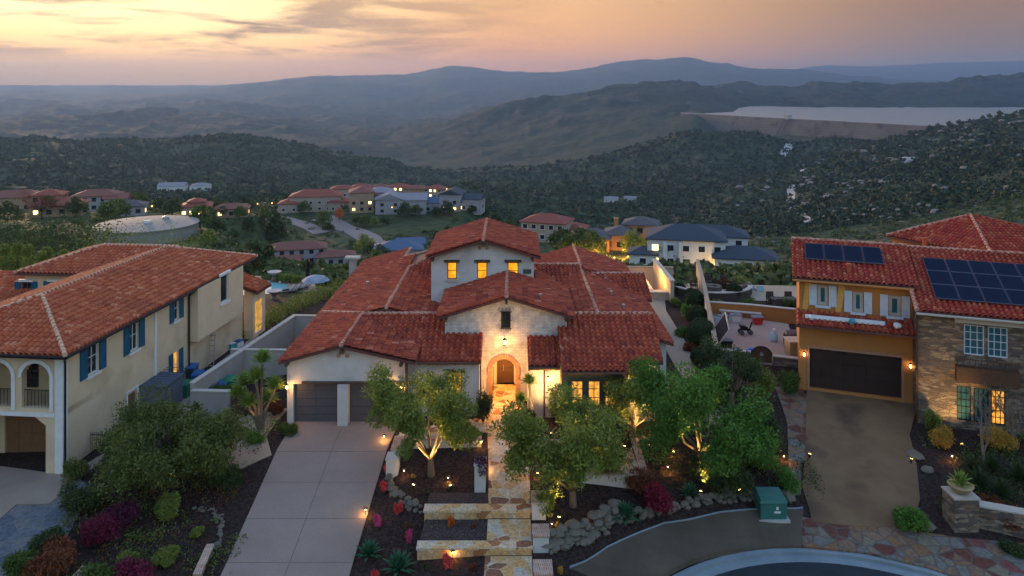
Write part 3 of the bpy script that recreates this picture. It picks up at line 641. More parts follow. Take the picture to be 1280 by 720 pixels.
def window(parent, fr, u0, u1, z0, z1, pane=None, frame=None, nx=2, nz=2, depth=.12, sill=None, head=None, fw=.06, name='window', shut=None, sw=None, out=False):
    pane = pane or M_glass; frame = frame or M_wood
    w0, w1 = (-.02, .05) if out else (-depth-.03, -depth+.05)
    mb = MB()
    fbox(mb, fr, u0, u1, z0, z0+fw, w0, w1); fbox(mb, fr, u0, u1, z1-fw, z1, w0, w1)
    fbox(mb, fr, u0, u0+fw, z0+fw, z1-fw, w0, w1); fbox(mb, fr, u1-fw, u1, z0+fw, z1-fw, w0, w1)
    for i in range(1, nx):
        c = u0+(u1-u0)*i/nx; fbox(mb, fr, c-.02, c+.02, z0+fw, z1-fw, w0+.02, w1-.015)
    for i in range(1, nz):
        c = z0+(z1-z0)*i/nz; fbox(mb, fr, u0+fw, u1-fw, c-.018, c+.018, w0+.022, w1-.018)
    o = mb.build(name, frame, parent)
    mb = MB(); fbox(mb, fr, u0+fw*.8, u1-fw*.8, z0+fw*.8, z1-fw*.8, w0+.005, w0+.025); mb.build('pane', pane, o)
    if sill:
        mb = MB(); fbox(mb, fr, u0-.15, u1+.15, z0-.16, z0-.004, -.05, .13); mb.build('sill', sill, o)
    if head:
        mb = MB(); fbox(mb, fr, u0-.22, u1+.22, z1+.004, z1+.2, -.05, .12); mb.build('lintel', head, o)
    if shut:
        sw = sw or (u1-u0)*.5
        for a, b in ((u0-sw-.05, u0-.05), (u1+.05, u1+sw+.05)):
            mb = MB(); fbox(mb, fr, a, b, z0-.04, z1+.04, .01, .05)
            k = int((z1-z0)/.12)
            for i in range(k):
                z = z0+(z1-z0)*(i+.3)/k; fbox(mb, fr, a+.06, b-.06, z, z+.05, .05, .075)
            for a2, b2 in ((a, a+.06), (b-.06, b)): fbox(mb, fr, a2, b2, z0-.04, z1+.04, .051, .085)
            mb.build('shutter', shut, o)
    return o
def panelled(parent, fr, u0, u1, z0, z1, m, depth=.25, cols=2, rows=4, name='garage_door', vert=False):
    mb = MB(); fbox(mb, fr, u0, u1, z0, z1, -depth-.06, -depth)
    for i in range(cols):
        for j in range(rows):
            a, b = u0+(u1-u0)*i/cols+.04, u0+(u1-u0)*(i+1)/cols-.04; c, d = z0+(z1-z0)*j/rows+.02, z0+(z1-z0)*(j+1)/rows-.02
            fbox(mb, fr, a, b, c, d, -depth, -depth+.025)
    return mb.build(name, m, parent)
def pipe(parent, pts, r=.05, m=None, name='downspout'):
    mb = MB(); mb.tube(pts, r, 6); return mb.build(name, m or M_copper, parent)
def lamp_light(parent, loc, e, r=.08, col=(1, .47, .11), name='lamp_glow'):
    l = bpy.data.lights.new(name, 'POINT'); l.energy = e; l.color = col; l.shadow_soft_size = r
    o = bpy.data.objects.new(name, l); COL.objects.link(o)
    if parent is not None: o.parent = parent; o.location = V(loc)-org(parent)
    else: o.location = loc
    return o
M_bulb = mat('lamp_bulb', (1, .8, .5), emit=(1, .62, .22), estr=14)
M_bulb_s = mat('lamp_bulb_small', (1, .8, .5), emit=(1, .55, .16), estr=5)
# ---------------------------------------------------------------- the main house
H = thing('spanish_house', (-2, 48, 0), 'sprawling white stucco and brick house with dark red clay tile roofs and an arched entry', 'house')
Zw = lambda x: 3.97+.268*(x+14.1)
S1 = lambda y: 3.58+.284*(y-47.0)
GB = lambda x: 4.95-.219*(x+10.3)
WE = lambda x: 5.42-.27*(x+8.6)
N1 = lambda y: 4.72+.27*(y-61)
polys = []
def pl(f, pts): polys.append([(x, y, f(x, y)) for x, y in pts])
fw = lambda x, y: Zw(x)
pl(fw, [(-14.1, 45.8), (-10.3, 45.8), (-10.3, 52), (-14.1, 52)])
pl(fw, [(-14.1, 52), (-8.6, 52), (-8.6, 62.9), (-14.1, 62.9)])
pl(fw, [(-14.1, 62.9), (-8.6, 62.9), (-8.6, 63.6), (-7.3, 64.87), (-7.3, 68.5), (-14.1, 68.5)])
pl(fw, [(-14.1, 68.5), (-9.65, 68.5), (-9.65, 72.4), (-14.1, 72.4)])
pl(lambda x, y: GB(x), [(-10.3, 45.8), (-5.83, 45.8), (-5.83, 48.37), (-10.3, 51.82)])
fs = lambda x, y: S1(y)
pl(fs, [(-5.83, 47), (-1.9, 47), (-1.9, 49.8), (-5.83, 49.8)])
pl(fs, [(-5.83, 48.37), (-5.83, 52), (-10.3, 52), (-10.3, 51.82)])
pl(fs, [(-5.83, 49.8), (-4.45, 49.8), (-4.45, 52), (-5.83, 52)])
pl(lambda x, y: WE(x), [(-8.6, 52), (-4.4, 52), (-4.4, 56), (-5.9, 61), (-8.6, 63.6)])
pl(lambda x, y: N1(y), [(-6, 61), (-6, 66.1), (-8.6, 63.6)])
fg = lambda x, y: 6.95-.3*abs(x+.36)
pl(fg, [(-.36, 49.3), (-.36, 55.9), (-4.9, 55.9), (-4.9, 49.3)])
pl(fg, [(-.36, 49.3), (4.1, 49.3), (4.1, 55.9), (-.36, 55.9)])
pl(fg, [(1.7, 55.9), (4.1, 55.9), (2.6, 58.5), (1.7, 58.5)])
fu = lambda x, y: 9.4-.3*abs(x+2.1)
pl(fu, [(-2.1, 55.3), (-2.1, 64), (-6.3, 64), (-6.3, 55.3)])
pl(fu, [(-2.1, 55.3), (2.1, 55.3), (2.1, 64), (-2.1, 64)])
SR = lambda x, y: 3.58+.284*(y-45.3)
pl(SR, [(2.98, 45.3), (7.0, 45.3), (7.0, 49.75), (2.98, 49.75)])
pl(SR, [(7.0, 46.2), (9.2, 46.2), (9.45, 49.75), (7.0, 49.75)])
pl(SR, [(3.62, 49.75), (9.45, 49.75), (9.45, 51.2), (3.62, 51.2)])
pl(lambda x, y: 4.2-.284*(49.8-y), [(1.0, 46.8), (2.96, 46.8), (2.96, 49.8), (1.0, 49.8)])
ER = lambda x, y: 5.2-.278*(x-5.8)
pl(ER, [(9.46, 49.3), (10.5, 49.3), (10.5, 51.2), (9.46, 51.2)])
pl(ER, [(5.8, 51.2), (10.5, 51.2), (10.5, 59.4), (6.6, 63.2), (5.8, 63.2)])
EX = lambda x, y: 3.9+.284*(y-59.4)
pl(EX, [(6.6, 63.2), (10.5, 59.38), (10.95, 59.38), (10.95, 63.2)])
pl(lambda x, y: 4.98-.284*(y-63.2), [(6.6, 63.2), (10.95, 63.2), (10.95, 67), (10.5, 67)])
WR = lambda x, y: 5.2-.278*(5.8-x)
pl(WR, [(1.9, 51.2), (5.8, 51.2), (5.8, 63.5), (1.9, 59.6)])
pl(lambda x, y: 4.59+.28*(y-61.3), [(1.7, 59.4), (5.8, 63.5), (5.8, 64.4), (1.7, 64.4)])
RR = lambda x, y: 5.45-.3*abs(x-5.8)
pl(RR, [(5.8, 64.4), (5.8, 72), (1.7, 72), (1.7, 64.4)])
pl(lambda x, y: 5.45-.33*(x-5.8), [(5.8, 63.3), (6.7, 63.3), (10.6, 67), (10.6, 71.2), (5.8, 72)])
c3 = lambda f, x, y: (x, y, f(x, y))
ridges = [((-10.3, 45.8, 4.97), (-10.3, 52, 4.97)), ((-8.6, 52, 5.45), (-8.6, 63.6, 5.45)), ((-8.6, 63.6, 5.45), (-7.3, 64.9, 5.8)),
          ((-7.3, 68.5, 5.78), (-9.65, 68.5, 5.2)), ((-9.65, 68.5, 5.2), (-9.65, 72.4, 5.2)), ((-10.3, 52, 5.03), (-4.5, 52, 5.03)),
          ((-13.9, 55.6, 4.05), (-10.3, 52.1, 5.0)), ((-.36, 49.3, 6.97), (-.36, 55.9, 6.97)), ((-2.1, 55.3, 9.42), (-2.1, 64, 9.42)),
          ((3.65, 51.2, 5.27), (9.45, 51.2, 5.27)), ((5.8, 51.3, 5.24), (5.8, 63.5, 5.24)), ((5.8, 64.4, 5.5), (5.8, 72, 5.5)),
          ((6.6, 63.2, 5.02), (10.95, 63.2, 5.02)), ((1.7, 64.4, 5.5), (5.8, 64.4, 5.5)), ((5.8, 63.5, 5.25), (5.8, 64.4, 5.5))]
roof = mk_roof(H, polys, ridges)
for x, y, z in ((1.9, 51, 6.3), (7.5, 57.5, 4.75), (8.0, 54.5, 4.6), (-11.5, 60.5, 4.7)):
    mb = MB(); mb.tube([(x, y, z-.1), (x, y, z+.32)], .07, 8); mb.tube([(x, y, z+.3), (x, y, z+.38)], .12, 8); mb.build('vent_pipe', M_alu, roof)
# walls
mb = MB()
fg_ = Fr((-14.05, 46.3), (1, 0), (0, -1))
GD = [(.72, 3.45, 0, 2.47), (4.11, 6.84, 0, 2.47)]
wall(mb, fg_, .35, 7.52, -.3, 3.88, GD, .35)
gable(mb, fg_, [(.35, 3.88), (7.52, 3.88), (3.75, 4.8)], .35)
fp = Fr((-14.05, 46.05), (1, 0), (0, -1)); fbox(mb, fp, 3.47, 4.09, -.3, 2.5, -.25, .02)
wall(mb, Fr((-6.53, 46.65), (0, 1), (1, 0)), 0, .55, -.3, 3.9)
fe = Fr((-6.83, 47.5), (1, 0), (0, -1)); EW = (fe.at(559), fe.at(577), 1.05, 2.72)
wall(mb, fe, .3, 4.78, -.3, 3.62, [EW])
wall(mb, Fr((-2.05, 47.8), (0, 1), (1, 0)), 0, 2.0, -.3, 3.75)
wall(mb, Fr((-13.7, 46.65), (0, 1), (-1, 0)), 0, 25.4, -.9, 3.98, [(2, 3, 1, 2.2), (9, 10.6, .9, 2.3), (15, 16.6, .9, 2.3)])
wall(mb, Fr((-4.4, 50.1), (0, 1), (-1, 0)), 0, 6, 0, 5.6); wall(mb, Fr((3.6, 50.1), (0, 1), (1, 0)), 0, 8, 0, 5.6)
fu_ = Fr((-5.94, 55.9), (1, 0), (0, -1))
UW = [(fu_.at(a), fu_.at(b), fu_.at(a, 349)[1], fu_.at(a, 328)[1]) for a, b in ((559, 571), (596.5, 609), (634.5, 648))]
wall(mb, fu_, 0, 7.53, 3.5, 8.1, UW); gable(mb, fu_, [(0, 8.1), (7.53, 8.1), (3.8, 9.22)], .3)
wall(mb, Fr((-5.94, 56.2), (0, 1), (-1, 0)), 0, 7.3, 3.5, 8.1); wall(mb, Fr((1.59, 56.2), (0, 1), (1, 0)), 0, 7.3, 3.5, 8.1)
wall(mb, Fr((-5.94, 63.2), (1, 0), (0, 1)), 0, 7.53, 3.5, 8.1)
gable(mb, Fr((-5.94, 63.2), (1, 0), (0, 1)), [(0, 8.1), (7.53, 8.1), (3.8, 9.22)], .3)
fr1 = Fr((1.0, 47.3), (1, 0), (0, -1)); wall(mb, fr1, 0, 2.1, -.3, 3.3)
wall(mb, Fr((1.0, 47.6), (0, 1), (-1, 0)), 0, 2.2, -.3, 3.4)
fr2 = Fr((6.95, 46.75), (1, 0), (0, -1)); wall(mb, fr2, 0, 2.15, -.3, 3.65)
wall(mb, Fr((9.1, 47.05), (0, 1), (1, 0)), 0, 2.7, -.3, 3.85)
wall(mb, Fr((9.1, 49.8), (1, 0), (0, -1)), 0, 1.0, -.3, 4.1)
wall(mb, Fr((10.1, 50.1), (0, 1), (1, 0)), 0, 9.6, -.3, 3.92, [(2, 3.6, .9, 2.3), (5.5, 7.1, .9, 2.3)])
wall(mb, Fr((10.1, 59.8), (1, 0), (0, -1)), 0, .5, -.3, 3.95); wall(mb, Fr((10.6, 60.1), (0, 1), (1, 0)), 0, 6.6, -.3, 3.9)
gable(mb, Fr((10.6, 60.1), (0, 1), (1, 0)), [(0, 3.9), (6.6, 3.9), (3.1, 4.85)], .3)
wall(mb, Fr((10.2, 66.8), (0, 1), (1, 0)), 0, 4.2, -.3, 3.85)
wall(mb, Fr((1.7, 71.2), (1, 0), (0, 1)), 0, 8.8, -.3, 4.0); wall(mb, Fr((-13.7, 71.9), (1, 0), (0, 1)), 0, 4.5, -.9, 4.0)
mb.build('wall', M_stucco, H)
# brick entrance front
fa = Fr((-4.4, 49.8), (1, 0), (0, -1)); ax = (fa.at(615), fa.at(644.5))
mb = MB(); wall(mb, fa, 0, 8.0, -.3, 5.6, t=.55, arches=[(ax[0], ax[1], 0, 1.95, 2.75)])
gable(mb, fa, [(0, 5.6), (8.0, 5.6), (4.04, 6.8)], .55); mb.build('brick_front', M_brick, H)
mb = MB()                              # arch surround of brick voussoirs and jamb bricks
am, ar = (ax[0]+ax[1])/2, (ax[1]-ax[0])/2
for k in range(19):
    t0, t1 = math.pi*k/19, math.pi*(k+.88)/19
    q = [(math.cos(t)*(ar+r_)+am, math.sin(t)*(.8+r_)+1.95) for t, r_ in ((t0, 0), (t0, .3), (t1, .3), (t1, 0))]
    gable(mb, Fr((-4.4, 49.74), (1, 0), (0, -1)), q, .12)
for k in range(14):
    z = k*.139
    for s_ in (-1, 1):
        u = am+s_*(ar+.14); fbox(mb, fa, u-.15, u+.15, z+.01, z+.128, -.03, .06)
mb.build('arch_surround', M_archbrick, H)
mb = MB()                              # vestibule behind the arch
fv = Fr((-4.4, 52.6), (1, 0), (0, -1)); dx = (fv.at(621), fv.at(642.5))
wall(mb, fv, ax[0]-.6, ax[1]+.6, -.02, 3.4, [(dx[0], dx[1], 0, 2.5)]); 
wall(mb, Fr((-4.4+ax[0]-.3, 50.36), (0, 1), (1, 0)), 0, 2.2, -.02, 3.4, t=.2); wall(mb, Fr((-4.4+ax[1]+.3, 50.36), (0, 1), (-1, 0)), 0, 2.2, -.02, 3.4, t=.2)
fbox(mb, fv, ax[0]-.6, ax[1]+.6, 3.4, 3.5, -.3, 2.2)
mb.build('vestibule', M_stucco, H)
d_ = panelled(H, fv, dx[0], dx[1], 0.02, 2.5, M_wood, .15, 2, 7, 'front_door')
mb = MB(); mb.tube([fv.p(am-.05, .9, -.1), fv.p(am-.05, 1.3, -.1)], .02, 6); mb.build('handle', M_alu, d_)
mb = MB()                              # wrought iron gate leaf standing open inside the arch
for k in range(6): mb.tube([fa.p(ax[0]+.06, .05, -.6-k*.11), fa.p(ax[0]+.06, 2.0, -.6-k*.11)], .012, 5)
for z in (.1, 1.0, 2.0): mb.tube([fa.p(ax[0]+.06, z, -.55), fa.p(ax[0]+.06, z, -1.2)], .015, 5)
mb.build('iron_gate', M_iron, H)
# eave timbers and gutters
mb = MB()
for x in [k*.55+1.05 for k in range(4)]: mb.box((x, 46.98, 3.18), (.09, .5, .12))
for x in [k*.5+3.1 for k in range(8)]: mb.box((x, 45.5, 3.42), (.09, .5, .12))
for x in [-5.7+k*.55 for k in range(7)]: mb.box((x, 47.2, 3.44), (.09, .5, .12))
for x, y, z in ((-13.6, 46.0, 3.85), (-6.7, 46.0, 3.85), (-4.3, 49.5, 5.45), (3.5, 49.5, 5.5), (-5.8, 55.6, 7.95), (1.5, 55.6, 7.95), (-.36, 49.5, 6.6), (-10.3, 46, 4.6), (-2.1, 55.6, 9.05)):
    mb.box((x, y, z), (.16, .7, .2))
mb.box((-7.3-2.0, 46.27, 2.57), (7.0, .12, .14))
mb.build('eave_timber', M_eave, H)
for a_, b_ in (((2.95, 45.22, 3.5), (7.0, 45.22, 3.5)), ((-5.8, 46.92, 3.5), (-1.9, 46.92, 3.5)), ((1, 46.72, 3.24), (2.95, 46.72, 3.24))): pipe(H, [a_, b_], .075, name='gutter')
pipe(H, [(-1.97, 46.95, 3.5), (-1.97, 47.42, 3.2), (-1.97, 47.42, .1)]); pipe(H, [(2.02, 46.72, 3.24), (2.02, 47.22, 3.0), (2.02, 47.22, .1)])
pipe(H, [(9.2, 46.5, 3.8), (9.02, 46.68, 3.5), (9.02, 46.68, .1)]); pipe(H, [(-6.45, 46.2, 3.8), (-6.45, 46.2, .1)])
# garage doors
for a, b, c, d in GD: panelled(H, fg_, a, b, c+.01, d, M_garage, .28, 2, 5)
# bay with three lit windows
fb = Fr((2.98, 45.8), (1, 0), (0, -1)); BW = [(fb.at(a), fb.at(b), 1.32, 2.86) for a, b in ((714, 729), (735, 750.5), (756, 771.5))]
mb = MB(); wall(mb, fb, 0, 4.0, -.3, 3.5, BW, .2)
wall(mb, Fr((2.98, 46.0), (0, 1), (-1, 0)), 0, 1.25, -.3, 3.5, t=.15); wall(mb, Fr((6.98, 46.0), (0, 1), (1, 0)), 0, .75, -.3, 3.5, t=.15)
fbox(mb, fb, -.03, 4.03, 1.05, 1.16, 0, .1); fbox(mb, fb, -.03, 4.03, 3.1, 3.24, 0, .08)
for u in (.05, 1.0, 2.95, 3.87): fbox(mb, fb, u, u+.09, -.3, 1.05, 0, .05)
mb.build('bay_front', M_green, H)
for o_ in BW: window(H, fb, *o_, pane=M_lit2, frame=M_wood, nx=2, nz=3, depth=.08)
window(H, fe, *EW, pane=M_lit, frame=M_wood, nx=1, nz=1, head=M_wood)
for o_ in UW: window(H, fu_, *o_, pane=M_lit, frame=M_wood, nx=1, nz=2, sill=M_sill, head=M_wood)
fl_ = Fr((-13.7, 46.65), (0, 1), (-1, 0))
for o_ in [(2, 3, 1, 2.2), (9, 10.6, .9, 2.3), (15, 16.6, .9, 2.3)]: window(H, fl_, *o_)
fr_ = Fr((10.1, 50.1), (0, 1), (1, 0))
for o_ in [(2, 3.6, .9, 2.3), (5.5, 7.1, .9, 2.3)]: window(H, fr_, *o_, pane=M_dim)
# gable vents: three clay pipe ends in a triangle, louvred panel, iron window grille
for fr, c, z in ((fg_, 3.75, 4.2), (fu_, 3.83, 8.72)):
    mb = MB()
    for du, dz in ((-.27, 0), (.27, 0), (0, .2)):
        p = fr.p(c+du, z+dz, .0); mb.tube([p+fr.n*.05, p-fr.n*.02], .13, 10)
    mb.build('gable_vent', M_archbrick, H)
a = fu_.at(654, 342); b = fu_.at(664, 336.5)
mb = MB(); fbox(mb, fu_, a[0], b[0], a[1], b[1], 0, .04)
for k in range(5): fbox(mb, fu_, a[0]+.03, b[0]-.03, a[1]+.03+k*.06, a[1]+.06+k*.06, .04, .06)
mb.build('wall_vent', M_garage, H)
a = fa.at(626.5, 410); b = fa.at(638, 389)
g_ = window(H, fa, a[0], b[0], a[1], b[1], pane=M_glass, nx=1, nz=1, out=True, name='iron_window', fw=.05)
mb = MB()
for k in range(5):
    u = a[0]+(b[0]-a[0])*k/4; mb.tube([fa.p(u, a[1]-.1, .14), fa.p(u, b[1]+.12, .14)], .014, 5)
for z in (a[1], (a[1]+b[1])/2, b[1]): mb.tube([fa.p(a[0]-.12, z, .14), fa.p(b[0]+.12, z, .14)], .018, 5)
for k in range(5): mb.tube([fa.p(a[0]-.2+k*.25, b[1]+.12, .14), fa.p(a[0]-.1+k*.22, b[1]+.26, .14)], .02, 5)
for s_ in (-1, 1): mb.tube([fa.p((a[0]+b[0])/2+s_*.3, a[1]-.16, .06), fa.p((a[0]+b[0])/2+s_*.3, a[1]+.0, .18)], .02, 5)
mb.build('grille', M_iron, g_)
# wall lanterns
def lantern(parent, p, e, s=1.0, name='wall_lantern'):
    p = V(p); mb = MB(); mb.tube([p+V((0, .25*s, .38*s)), p+V((0, 0, .42*s)), p+V((0, 0, .26*s))], .014*s, 5)
    mb.lathe(p+V((0, 0, .14*s)), [(.13*s, 0), (.1*s, .06*s), (.02*s, .13*s)], 6); mb.lathe(p+V((0, 0, -.2*s)), [(.03*s, 0), (.08*s, .04*s), (.08*s, .06*s)], 6)
    for k in range(4):
        t = k*math.pi/2+.4; mb.tube([p+V((math.cos(t)*.08*s, math.sin(t)*.08*s, -.16*s)), p+V((math.cos(t)*.11*s, math.sin(t)*.11*s, .15*s))], .008*s, 4)
    o = mb.build(name, M_iron, parent)
    mb = MB(); mb.lathe(p+V((0, 0, -.12*s)), [(.03*s, 0), (.06*s, .08*s), (.055*s, .18*s), (.02*s, .24*s)], 8); mb.build('bulb', M_bulb, o)
    if e: lamp_light(o, p-V((0, .16*s, .02)), e, .1*s)
    return o
l = lantern(H, P(631, 428, 49.4), 45, 1.1); lantern(H, P(358.5, 484, 46.0), 28, .8); lantern(H, P(501, 484, 46.0), 40, .8)
lantern(H, P(797, 483, 46.4), 75, .8); lantern(H, P(685, 474, 46.95), 65, .8)
lamp_light(H, (-.6, 51.2, 2.6), 180, .2, (1, .45, .10)); lamp_light(H, (-.6, 48.9, 1.9), 110, .3, (1, .45, .10))
# ---------------------------------------------------------------- the cream house
LH = thing('cream_house', (-28, 50, -1.5), 'two-storey cream stucco house with blue shutters, arched loggia and warm clay tile roof', 'house')
LA = V((-25.26, 42.7, 0)); Ld = V((.0943, .9955, 0)); Le = V((-.9955, .0943, 0))
def LP(k, t, z): q = LA+Le*k+Ld*t; return (q.x, q.y, z)     # k metres back from the long side wall, t metres along it
ov = .6; Ze, Zr = 5.68, 7.38; hw = 5.6
pol = [[LP(-ov, -ov, Ze), LP(hw-ov, hw-ov, Zr), LP(hw-ov, 19.4, Zr), LP(-ov, 24.2, Ze)],
       [LP(-ov, -ov, Ze), LP(2*hw-ov, -ov, Ze), LP(hw-ov, hw-ov, Zr)],
       [LP(2*hw-ov, -ov, Ze), LP(2*hw-ov, 17, Ze), LP(hw-ov, 19.4, Zr), LP(hw-ov, hw-ov, Zr)],
       [LP(-ov, 24.2, Ze), LP(hw-ov, 19.4, Zr), LP(2*hw-ov, 24.6, Ze)]]
# west wing across the back
Y0, k1, kk = 16.6, 16.2, 4.6
pol += [[LP(hw-ov+3.5, Y0, Ze), LP(k1, Y0, Ze), LP(k1-kk, Y0+kk, Ze+.3*kk), LP(hw-ov, Y0+kk, Ze+.3*kk)],
        [LP(k1, Y0, Ze), LP(k1, Y0+2*kk, Ze), LP(k1-kk, Y0+kk, Ze+.3*kk)],
        [LP(k1, Y0+2*kk, Ze), LP(hw, Y0+2*kk, Ze), LP(hw, Y0+kk, Ze+.3*kk), LP(k1-kk, Y0+kk, Ze+.3*kk)],
        [LP(12, 14.5, 3.4), LP(24, 14.5, 3.4), LP(24, 20, 4.9), LP(12, 20, 4.9)],
        [LP(-1.3, 22.65, 2.9), LP(-1.3, 25.6, 2.9), LP(2.0, 25.6, 4.0), LP(2.0, 22.65, 4.0)]]
rd = [(LP(-ov, -ov, Ze+.02), LP(hw-ov, hw-ov, Zr)), (LP(hw-ov, hw-ov, Zr), LP(hw-ov, 19.4, Zr)), (LP(2*hw-ov, -ov, Ze), LP(hw-ov, hw-ov, Zr)),
      (LP(k1-kk, Y0+kk, Ze+.3*kk), LP(hw-ov, Y0+kk, Ze+.3*kk)), (LP(k1, Y0, Ze), LP(k1-kk, Y0+kk, Ze+.3*kk)), (LP(hw-ov, 19.4, Zr), LP(-ov, 24.2, Ze+.03))]
mk_roof(LH, pol, rd, M_tile_left, M_cap_l)
fE = Fr(LA, Ld, (1, 0)); fS = Fr(LA, Le, (0, -1))
def op(fr, x0, x1, yt, yb):
    a = fr.at(x0, yt); b = fr.at(x1, yb); zt = a[1]; zb = b[1]
    c = fr.at((x0+x1)/2, yt)[1]; return (min(a[0], b[0]), max(a[0], b[0]), zb, zt)
LW = [(a, b, fE.at((x0+x1)/2, yb)[1], fE.at((x0+x1)/2, yt)[1]) for (x0, x1, yt, yb) in ((109, 123, 424, 467), (162, 172.5, 400, 438), (217, 223.5, 371, 400), (216, 223, 440, 472)) for a, b in ((fE.at(x0), fE.at(x1)),)]
dr_ = (fE.at(159), fE.at(171), -1.45, .75)
mb = MB(); wall(mb, fE, 0, 22.6, -1.9, 5.62, LW+[dr_], .3)
arch = [(.75+k*2.3, 2.45+k*2.3, 2.45, 4.2, 5.0) for k in range(3)]
wall(mb, fS, .0, 10.8, 2.0, 5.62, [], .4, arches=arch)
wall(mb, fS, .0, 1.0, -1.9, 2.0, t=.4); wall(mb, fS, 6.6, 10.8, -1.9, 2.0, t=.4)
gable(mb, fS, [(1.0, 1.5), (1.7, 2.0), (1.0, 2.0)], .4)
wall(mb, Fr(V(LP(0, 2.6, 0)), Le, (0, -1)), .3, 10.8, -1.9, 2.0, [(2.2, 5.6, -1.7, 1.2)], t=.25)
wall(mb, Fr(V(LP(0, 2.6, 0)), Le, (0, -1)), .3, 10.8, 2.4, 5.6, [(1, 2.2, 2.5, 4.8), (3.4, 4.6, 2.5, 4.8)], t=.25)
fbox(mb, fS, .0, 10.8, 2.0, 2.35, -2.6, -.4)
wall(mb, Fr(V(LP(10.8, 0, 0)), Ld, (-1, 0)), 0, 22.6, -1.9, 5.62)
wall(mb, Fr(V(LP(0, 22.6, 0)), Le, (0, 1)), .3, 10.8, -1.9, 5.62)
# west wing
fW = Fr(V(LP(10.8, Y0+.6, 0)), Le, (0, -1)); WW = [(fW.at(b), fW.at(a), fW.at(a, 371)[1], fW.at(a, 352)[1]) for a, b in ((27, 39), (63, 76))]
wall(mb, fW, -.1, 4.9, -1.9, Ze-.05, WW); wall(mb, Fr(V(LP(15.7, Y0+.6, 0)), Ld, (-1, 0)), .3, 8, -1.9, Ze-.05)
# upper room jettied out over the side yard
fJ = Fr(V(LP(-.75, 0, 0)), Ld, (1, 0)); j0, j1 = fJ.at(247.5), fJ.at(304)
JW = (fJ.at(276), fJ.at(285.5), fJ.at(281, 377)[1], fJ.at(281, 343)[1])
wall(mb, fJ, j0, j1, 1.9, 5.6, [JW], .3); fbox(mb, fE, j0, j0+.3, 1.9, 5.6, 0.004, .44); fbox(mb, fE, j1-.3, j1, 1.9, 5.6, .004, .44)
fbox(mb, fE, j0, j1, 1.7, 1.9, 0.004, .75)
# low garden room beyond
wall(mb, Fr(V(LP(-.8, 22.95, 0)), Ld, (1, 0)), 0, 2.5, -1.9, 2.9, [(.35, 2.1, -.9, 1.9)]); wall(mb, Fr(V(LP(-.8, 22.95, 0)), Le, (0, -1)), .3, .8, -1.9, 3.0)
mb.build('wall', M_stucco_l, LH)
for i, o_ in enumerate(LW): window(LH, fE, *o_, pane=M_lit if i == 3 else M_glass, frame=M_white, nx=2 if i < 2 else 1, nz=2, sill=M_white, shut=M_blue, sw=.62 if i < 2 else .5)
window(LH, fJ, *JW, frame=M_white, nx=1, nz=1, sill=M_white, head=M_white)
for o_ in WW: window(LH, fW, *o_, pane=M_glass, frame=M_wood, shut=M_blue, sw=.5, head=M_white)
for o_ in ((.35, 2.1, -.9, 1.9),): window(LH, Fr(V(LP(-.8, 22.95, 0)), Ld, (1, 0)), *o_, pane=M_dim, frame=M_white, nx=2, nz=1)
fI = Fr(V(LP(0, 2.6, 0)), Le, (0, -1))
for o_ in ((1, 2.2, 2.5, 4.8), (3.4, 4.6, 2.5, 4.8)): window(LH, fI, *o_, frame=M_wood, nx=2, nz=4)
panelled(LH, fI, 2.2, 5.6, -1.68, 1.2, M_gdoor_l, .15, 4, 4); panelled(LH, fE, *dr_, M_gdoor_l, .12, 1, 2, 'side_door')
mb = MB()                              # white trim: corner board, band course, arch rings, railing caps
fbox(mb, fE, -.02, .35, -1.9, 5.55, .003, .06); fbox(mb, fS, -.06, .42, -1.9, 5.55, .003, .06)
fbox(mb, fS, .43, 10.8, 2.0, 2.22, .003, .08); fbox(mb, fE, fE.at(192.5), fE.at(195), -1.5, 5.2, .003, .07)
for a, b, _, zs, zt in arch:
    m_, r_ = (a+b)/2, (b-a)/2
    for k in range(16):
        t0, t1 = math.pi*k/16, math.pi*(k+1)/16
        q = [(math.cos(t)*(r_+e)+m_, math.sin(t)*(zt-zs+e)+zs) for t, e in ((t0, 0), (t0, .22), (t1, .22), (t1, 0))]
        gable(mb, Fr(LA+V((.006, -.07, 0)), Le, (0, -1)), q, .06)
    fbox(mb, fS, a-.22, a-.0, 2.3, zs, .003, .06)
fbox(mb, fE, dr_[0]-.12, dr_[0], -1.5, .9, .003, .06); fbox(mb, fE, dr_[1], dr_[1]+.12, -1.5, .9, .003, .06); fbox(mb, fE, dr_[0]-.12, dr_[1]+.12, .9, 1.0, .003, .06)
mb.build('trim', M_white, LH)
mb = MB()
for a, b, *_ in arch:
    for k in range(9): mb.tube([fS.p(a+(b-a)*k/8, 2.45, -.2), fS.p(a+(b-a)*k/8, 3.4, -.2)], .015, 4)
    mb.tube([fS.p(a, 3.4, -.2), fS.p(b, 3.4, -.2)], .025, 5)
mb.build('railing', M_iron, LH)
mb = MB(); mb.tube([LP(-ov-.05, -ov, Ze-.12), LP(-ov-.05, 24.1, Ze-.12)], .08, 6); mb.tube([LP(-ov, -ov-.05, Ze-.12), LP(2*hw-ov, -ov-.05, Ze-.12)], .08, 6)
mb.tube([LP(-.5, -.45, 5.5), LP(-.09, .1, 5.1), LP(-.09, .1, -1.5)], .06, 6); mb.tube([LP(-.6, j0-.1, 5.5), LP(-.12, j0-.1, 5.1), LP(-.12, j0-.1, -1.2)], .06, 6)
mb.build('gutter', M_iron, LH)
